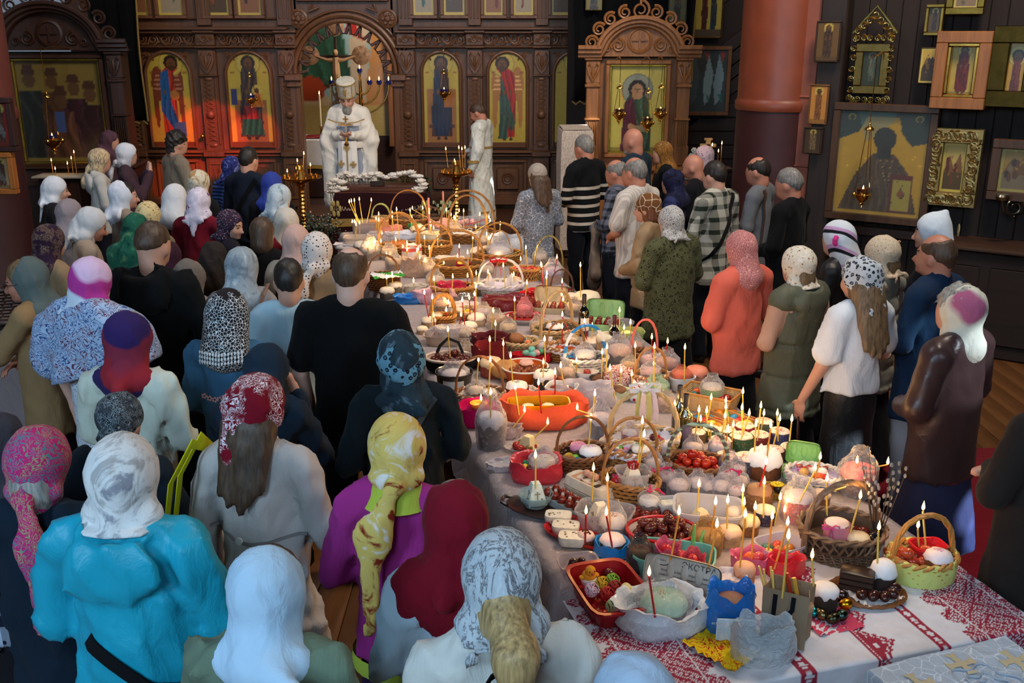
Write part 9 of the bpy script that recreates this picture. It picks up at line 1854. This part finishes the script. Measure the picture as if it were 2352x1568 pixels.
for it in CAND.split():
 a=it.split(',');fx,fy,bx,by=map(float,a[:4]);col=a[4]if len(a)>4 else 'y';d=Vector(ray(bx,by));O_=Vector((0,0,EYE));org=O_.copy();host=None;hit=None
 for hop in range(6):
  ok,loc,nrm,fi,ob,mx=SC.ray_cast(dg,org,d)
  if not ok:break
  rt_=ob
  while rt_.parent:rt_=rt_.parent
  pr_=ob.name.split('.')[0]
  if rt_.get('category')in('person','bag')and rt_.name.startswith(('person','crossbody','shoulder','handbag'))or pr_ in('handle','inner_handle','second_handle','wrapper','film_cover','twig','catkin','satin_ribbon','ribbon')or rt_.get('kind')=='structure' and loc.z<.5:org=loc+d*.004;continue
  host,hit=rt_,loc;break
 t_=(.86-EYE)/d.z
 if hit is None or hit.z<TZ-.02 or hit.z>1.3 or hit.y>10.9:hit=O_+d*t_;host=bpy.data.objects['tablecloth']
 if host.name in('tablecloth','embroidered_cloth')and hit.y<13:
  b_=min(HOSTS,key=lambda o:(o.location.x-hit.x)**2+(o.location.y-hit.y)**2);v=Vector((hit.x-b_.location.x,hit.y-b_.location.y,0));
  if v.length<.6 or hit.y>10.9:host=b_;v=v if v.length<.03 else v.normalized()*.03;hit=Vector((b_.location.x+v.x,b_.location.y+v.y,b_.location.z+LV[b_.name]*1.0))
 zt=max(hit.z-.012,TZ+.008);f=Vector((hit.x,hit.y,zt));top=aty(fx,fy+3,hit.y);top.z=max(top.z,f.z+.025)
 if(top-f).length>.34:top=f+(top-f).normalized()*.34
 plan.append((f,top,col,host))
 nl[(host.name,col)]=nl.get((host.name,col),0)+1
CN={'y':'thin yellow','o':'long amber','r':'thin red'}
def brief(s):w_=s.split();s=' '.join(w_[:8]).rstrip(',');return s
for f,top,col,host in plan:
 hl_=host.get('label','table')if host.name!='tablecloth' else 'white tablecloth between the baskets';n_=nl[(host.name,col)]
 lab='lit '+CN[col]+' candle in '+brief(hl_)if n_<2 else 'lit '+CN[col]+' candle, one of several in '+brief(hl_)
 far=max(.10,.16-.004*f.y)
 candle(f,top,col,lab,None if n_<2 else(CN[col]+' candles in '+brief(hl_))[:110])
for st_,L in((cs1,((698,356,695,400),(683,372,685,395),(713,382,713,400),(660,396,662,408))),(cs2,((1024,345,1029,384),(1054,342,1058,380),(1061,345,1063,382),(1068,342,1068,384),(1044,372,1045,390)))):
 for(fx,fy,bx,by)in L:Y=st_.location.y;b_=aty(bx,by,Y);tp=aty(fx,fy,Y);b_.z=min(b_.z,LV[st_.name]+.06);candle(b_,tp,'o','lit amber candle on the '+st_['label'],'candles on the '+st_['label'],.3)
for i,(px,py)in enumerate(((118,371),(127,390),(155,378),(164,366),(170,352))):p=aty(px,py,12.62);candle((p.x,p.y,1.10),p,'o','small lit candle on the ledge of the dark shrine','candles on the dark shrine ledge',.12)
for i,(px,py)in enumerate(((1636,336),(1658,332),(1650,350))):p=aty(px,py,12.15);candle((p.x,p.y,1.26),p,'o',['left','tallest','lowest'][i]+' of three candles beside the standing cross',None,.2)
p=aty(140,392,12.62);m=MB();m.box((p.x,12.62,1.085),(.62,.34,.03),0,0,.008);o=m.build('candle_shelf',F(186,176,160));tag(o,'pale cloth covered candle shelf standing before the dark shrine','shelf');m=MB();m.box((p.x,12.64,.535),(.5,.26,1.07),0,0,.01);m.build('stand',W_KIOSKD,o)
p=aty(1648,350,12.15);m=MB();m.box((p.x,12.15,1.245),(.34,.2,.03),0,0,.008);o=m.build('candle_shelf',wood((80,50,34),.5,0));tag(o,'small dark shelf under three candles by the standing cross','shelf');m=MB();m.box((p.x,12.16,.615),(.2,.14,1.23),0,0,.01);m.build('stand',W_KIOSKD,o)
c=onz(10,712,1.05);candle((c[0]-.32,c[1]+.12,1.10),(c[0]-.32,c[1]+.12,1.28),'o','lit amber candle on the lectern at the left edge',None,1.6)  # unseen candle added to cast orange light on the older face
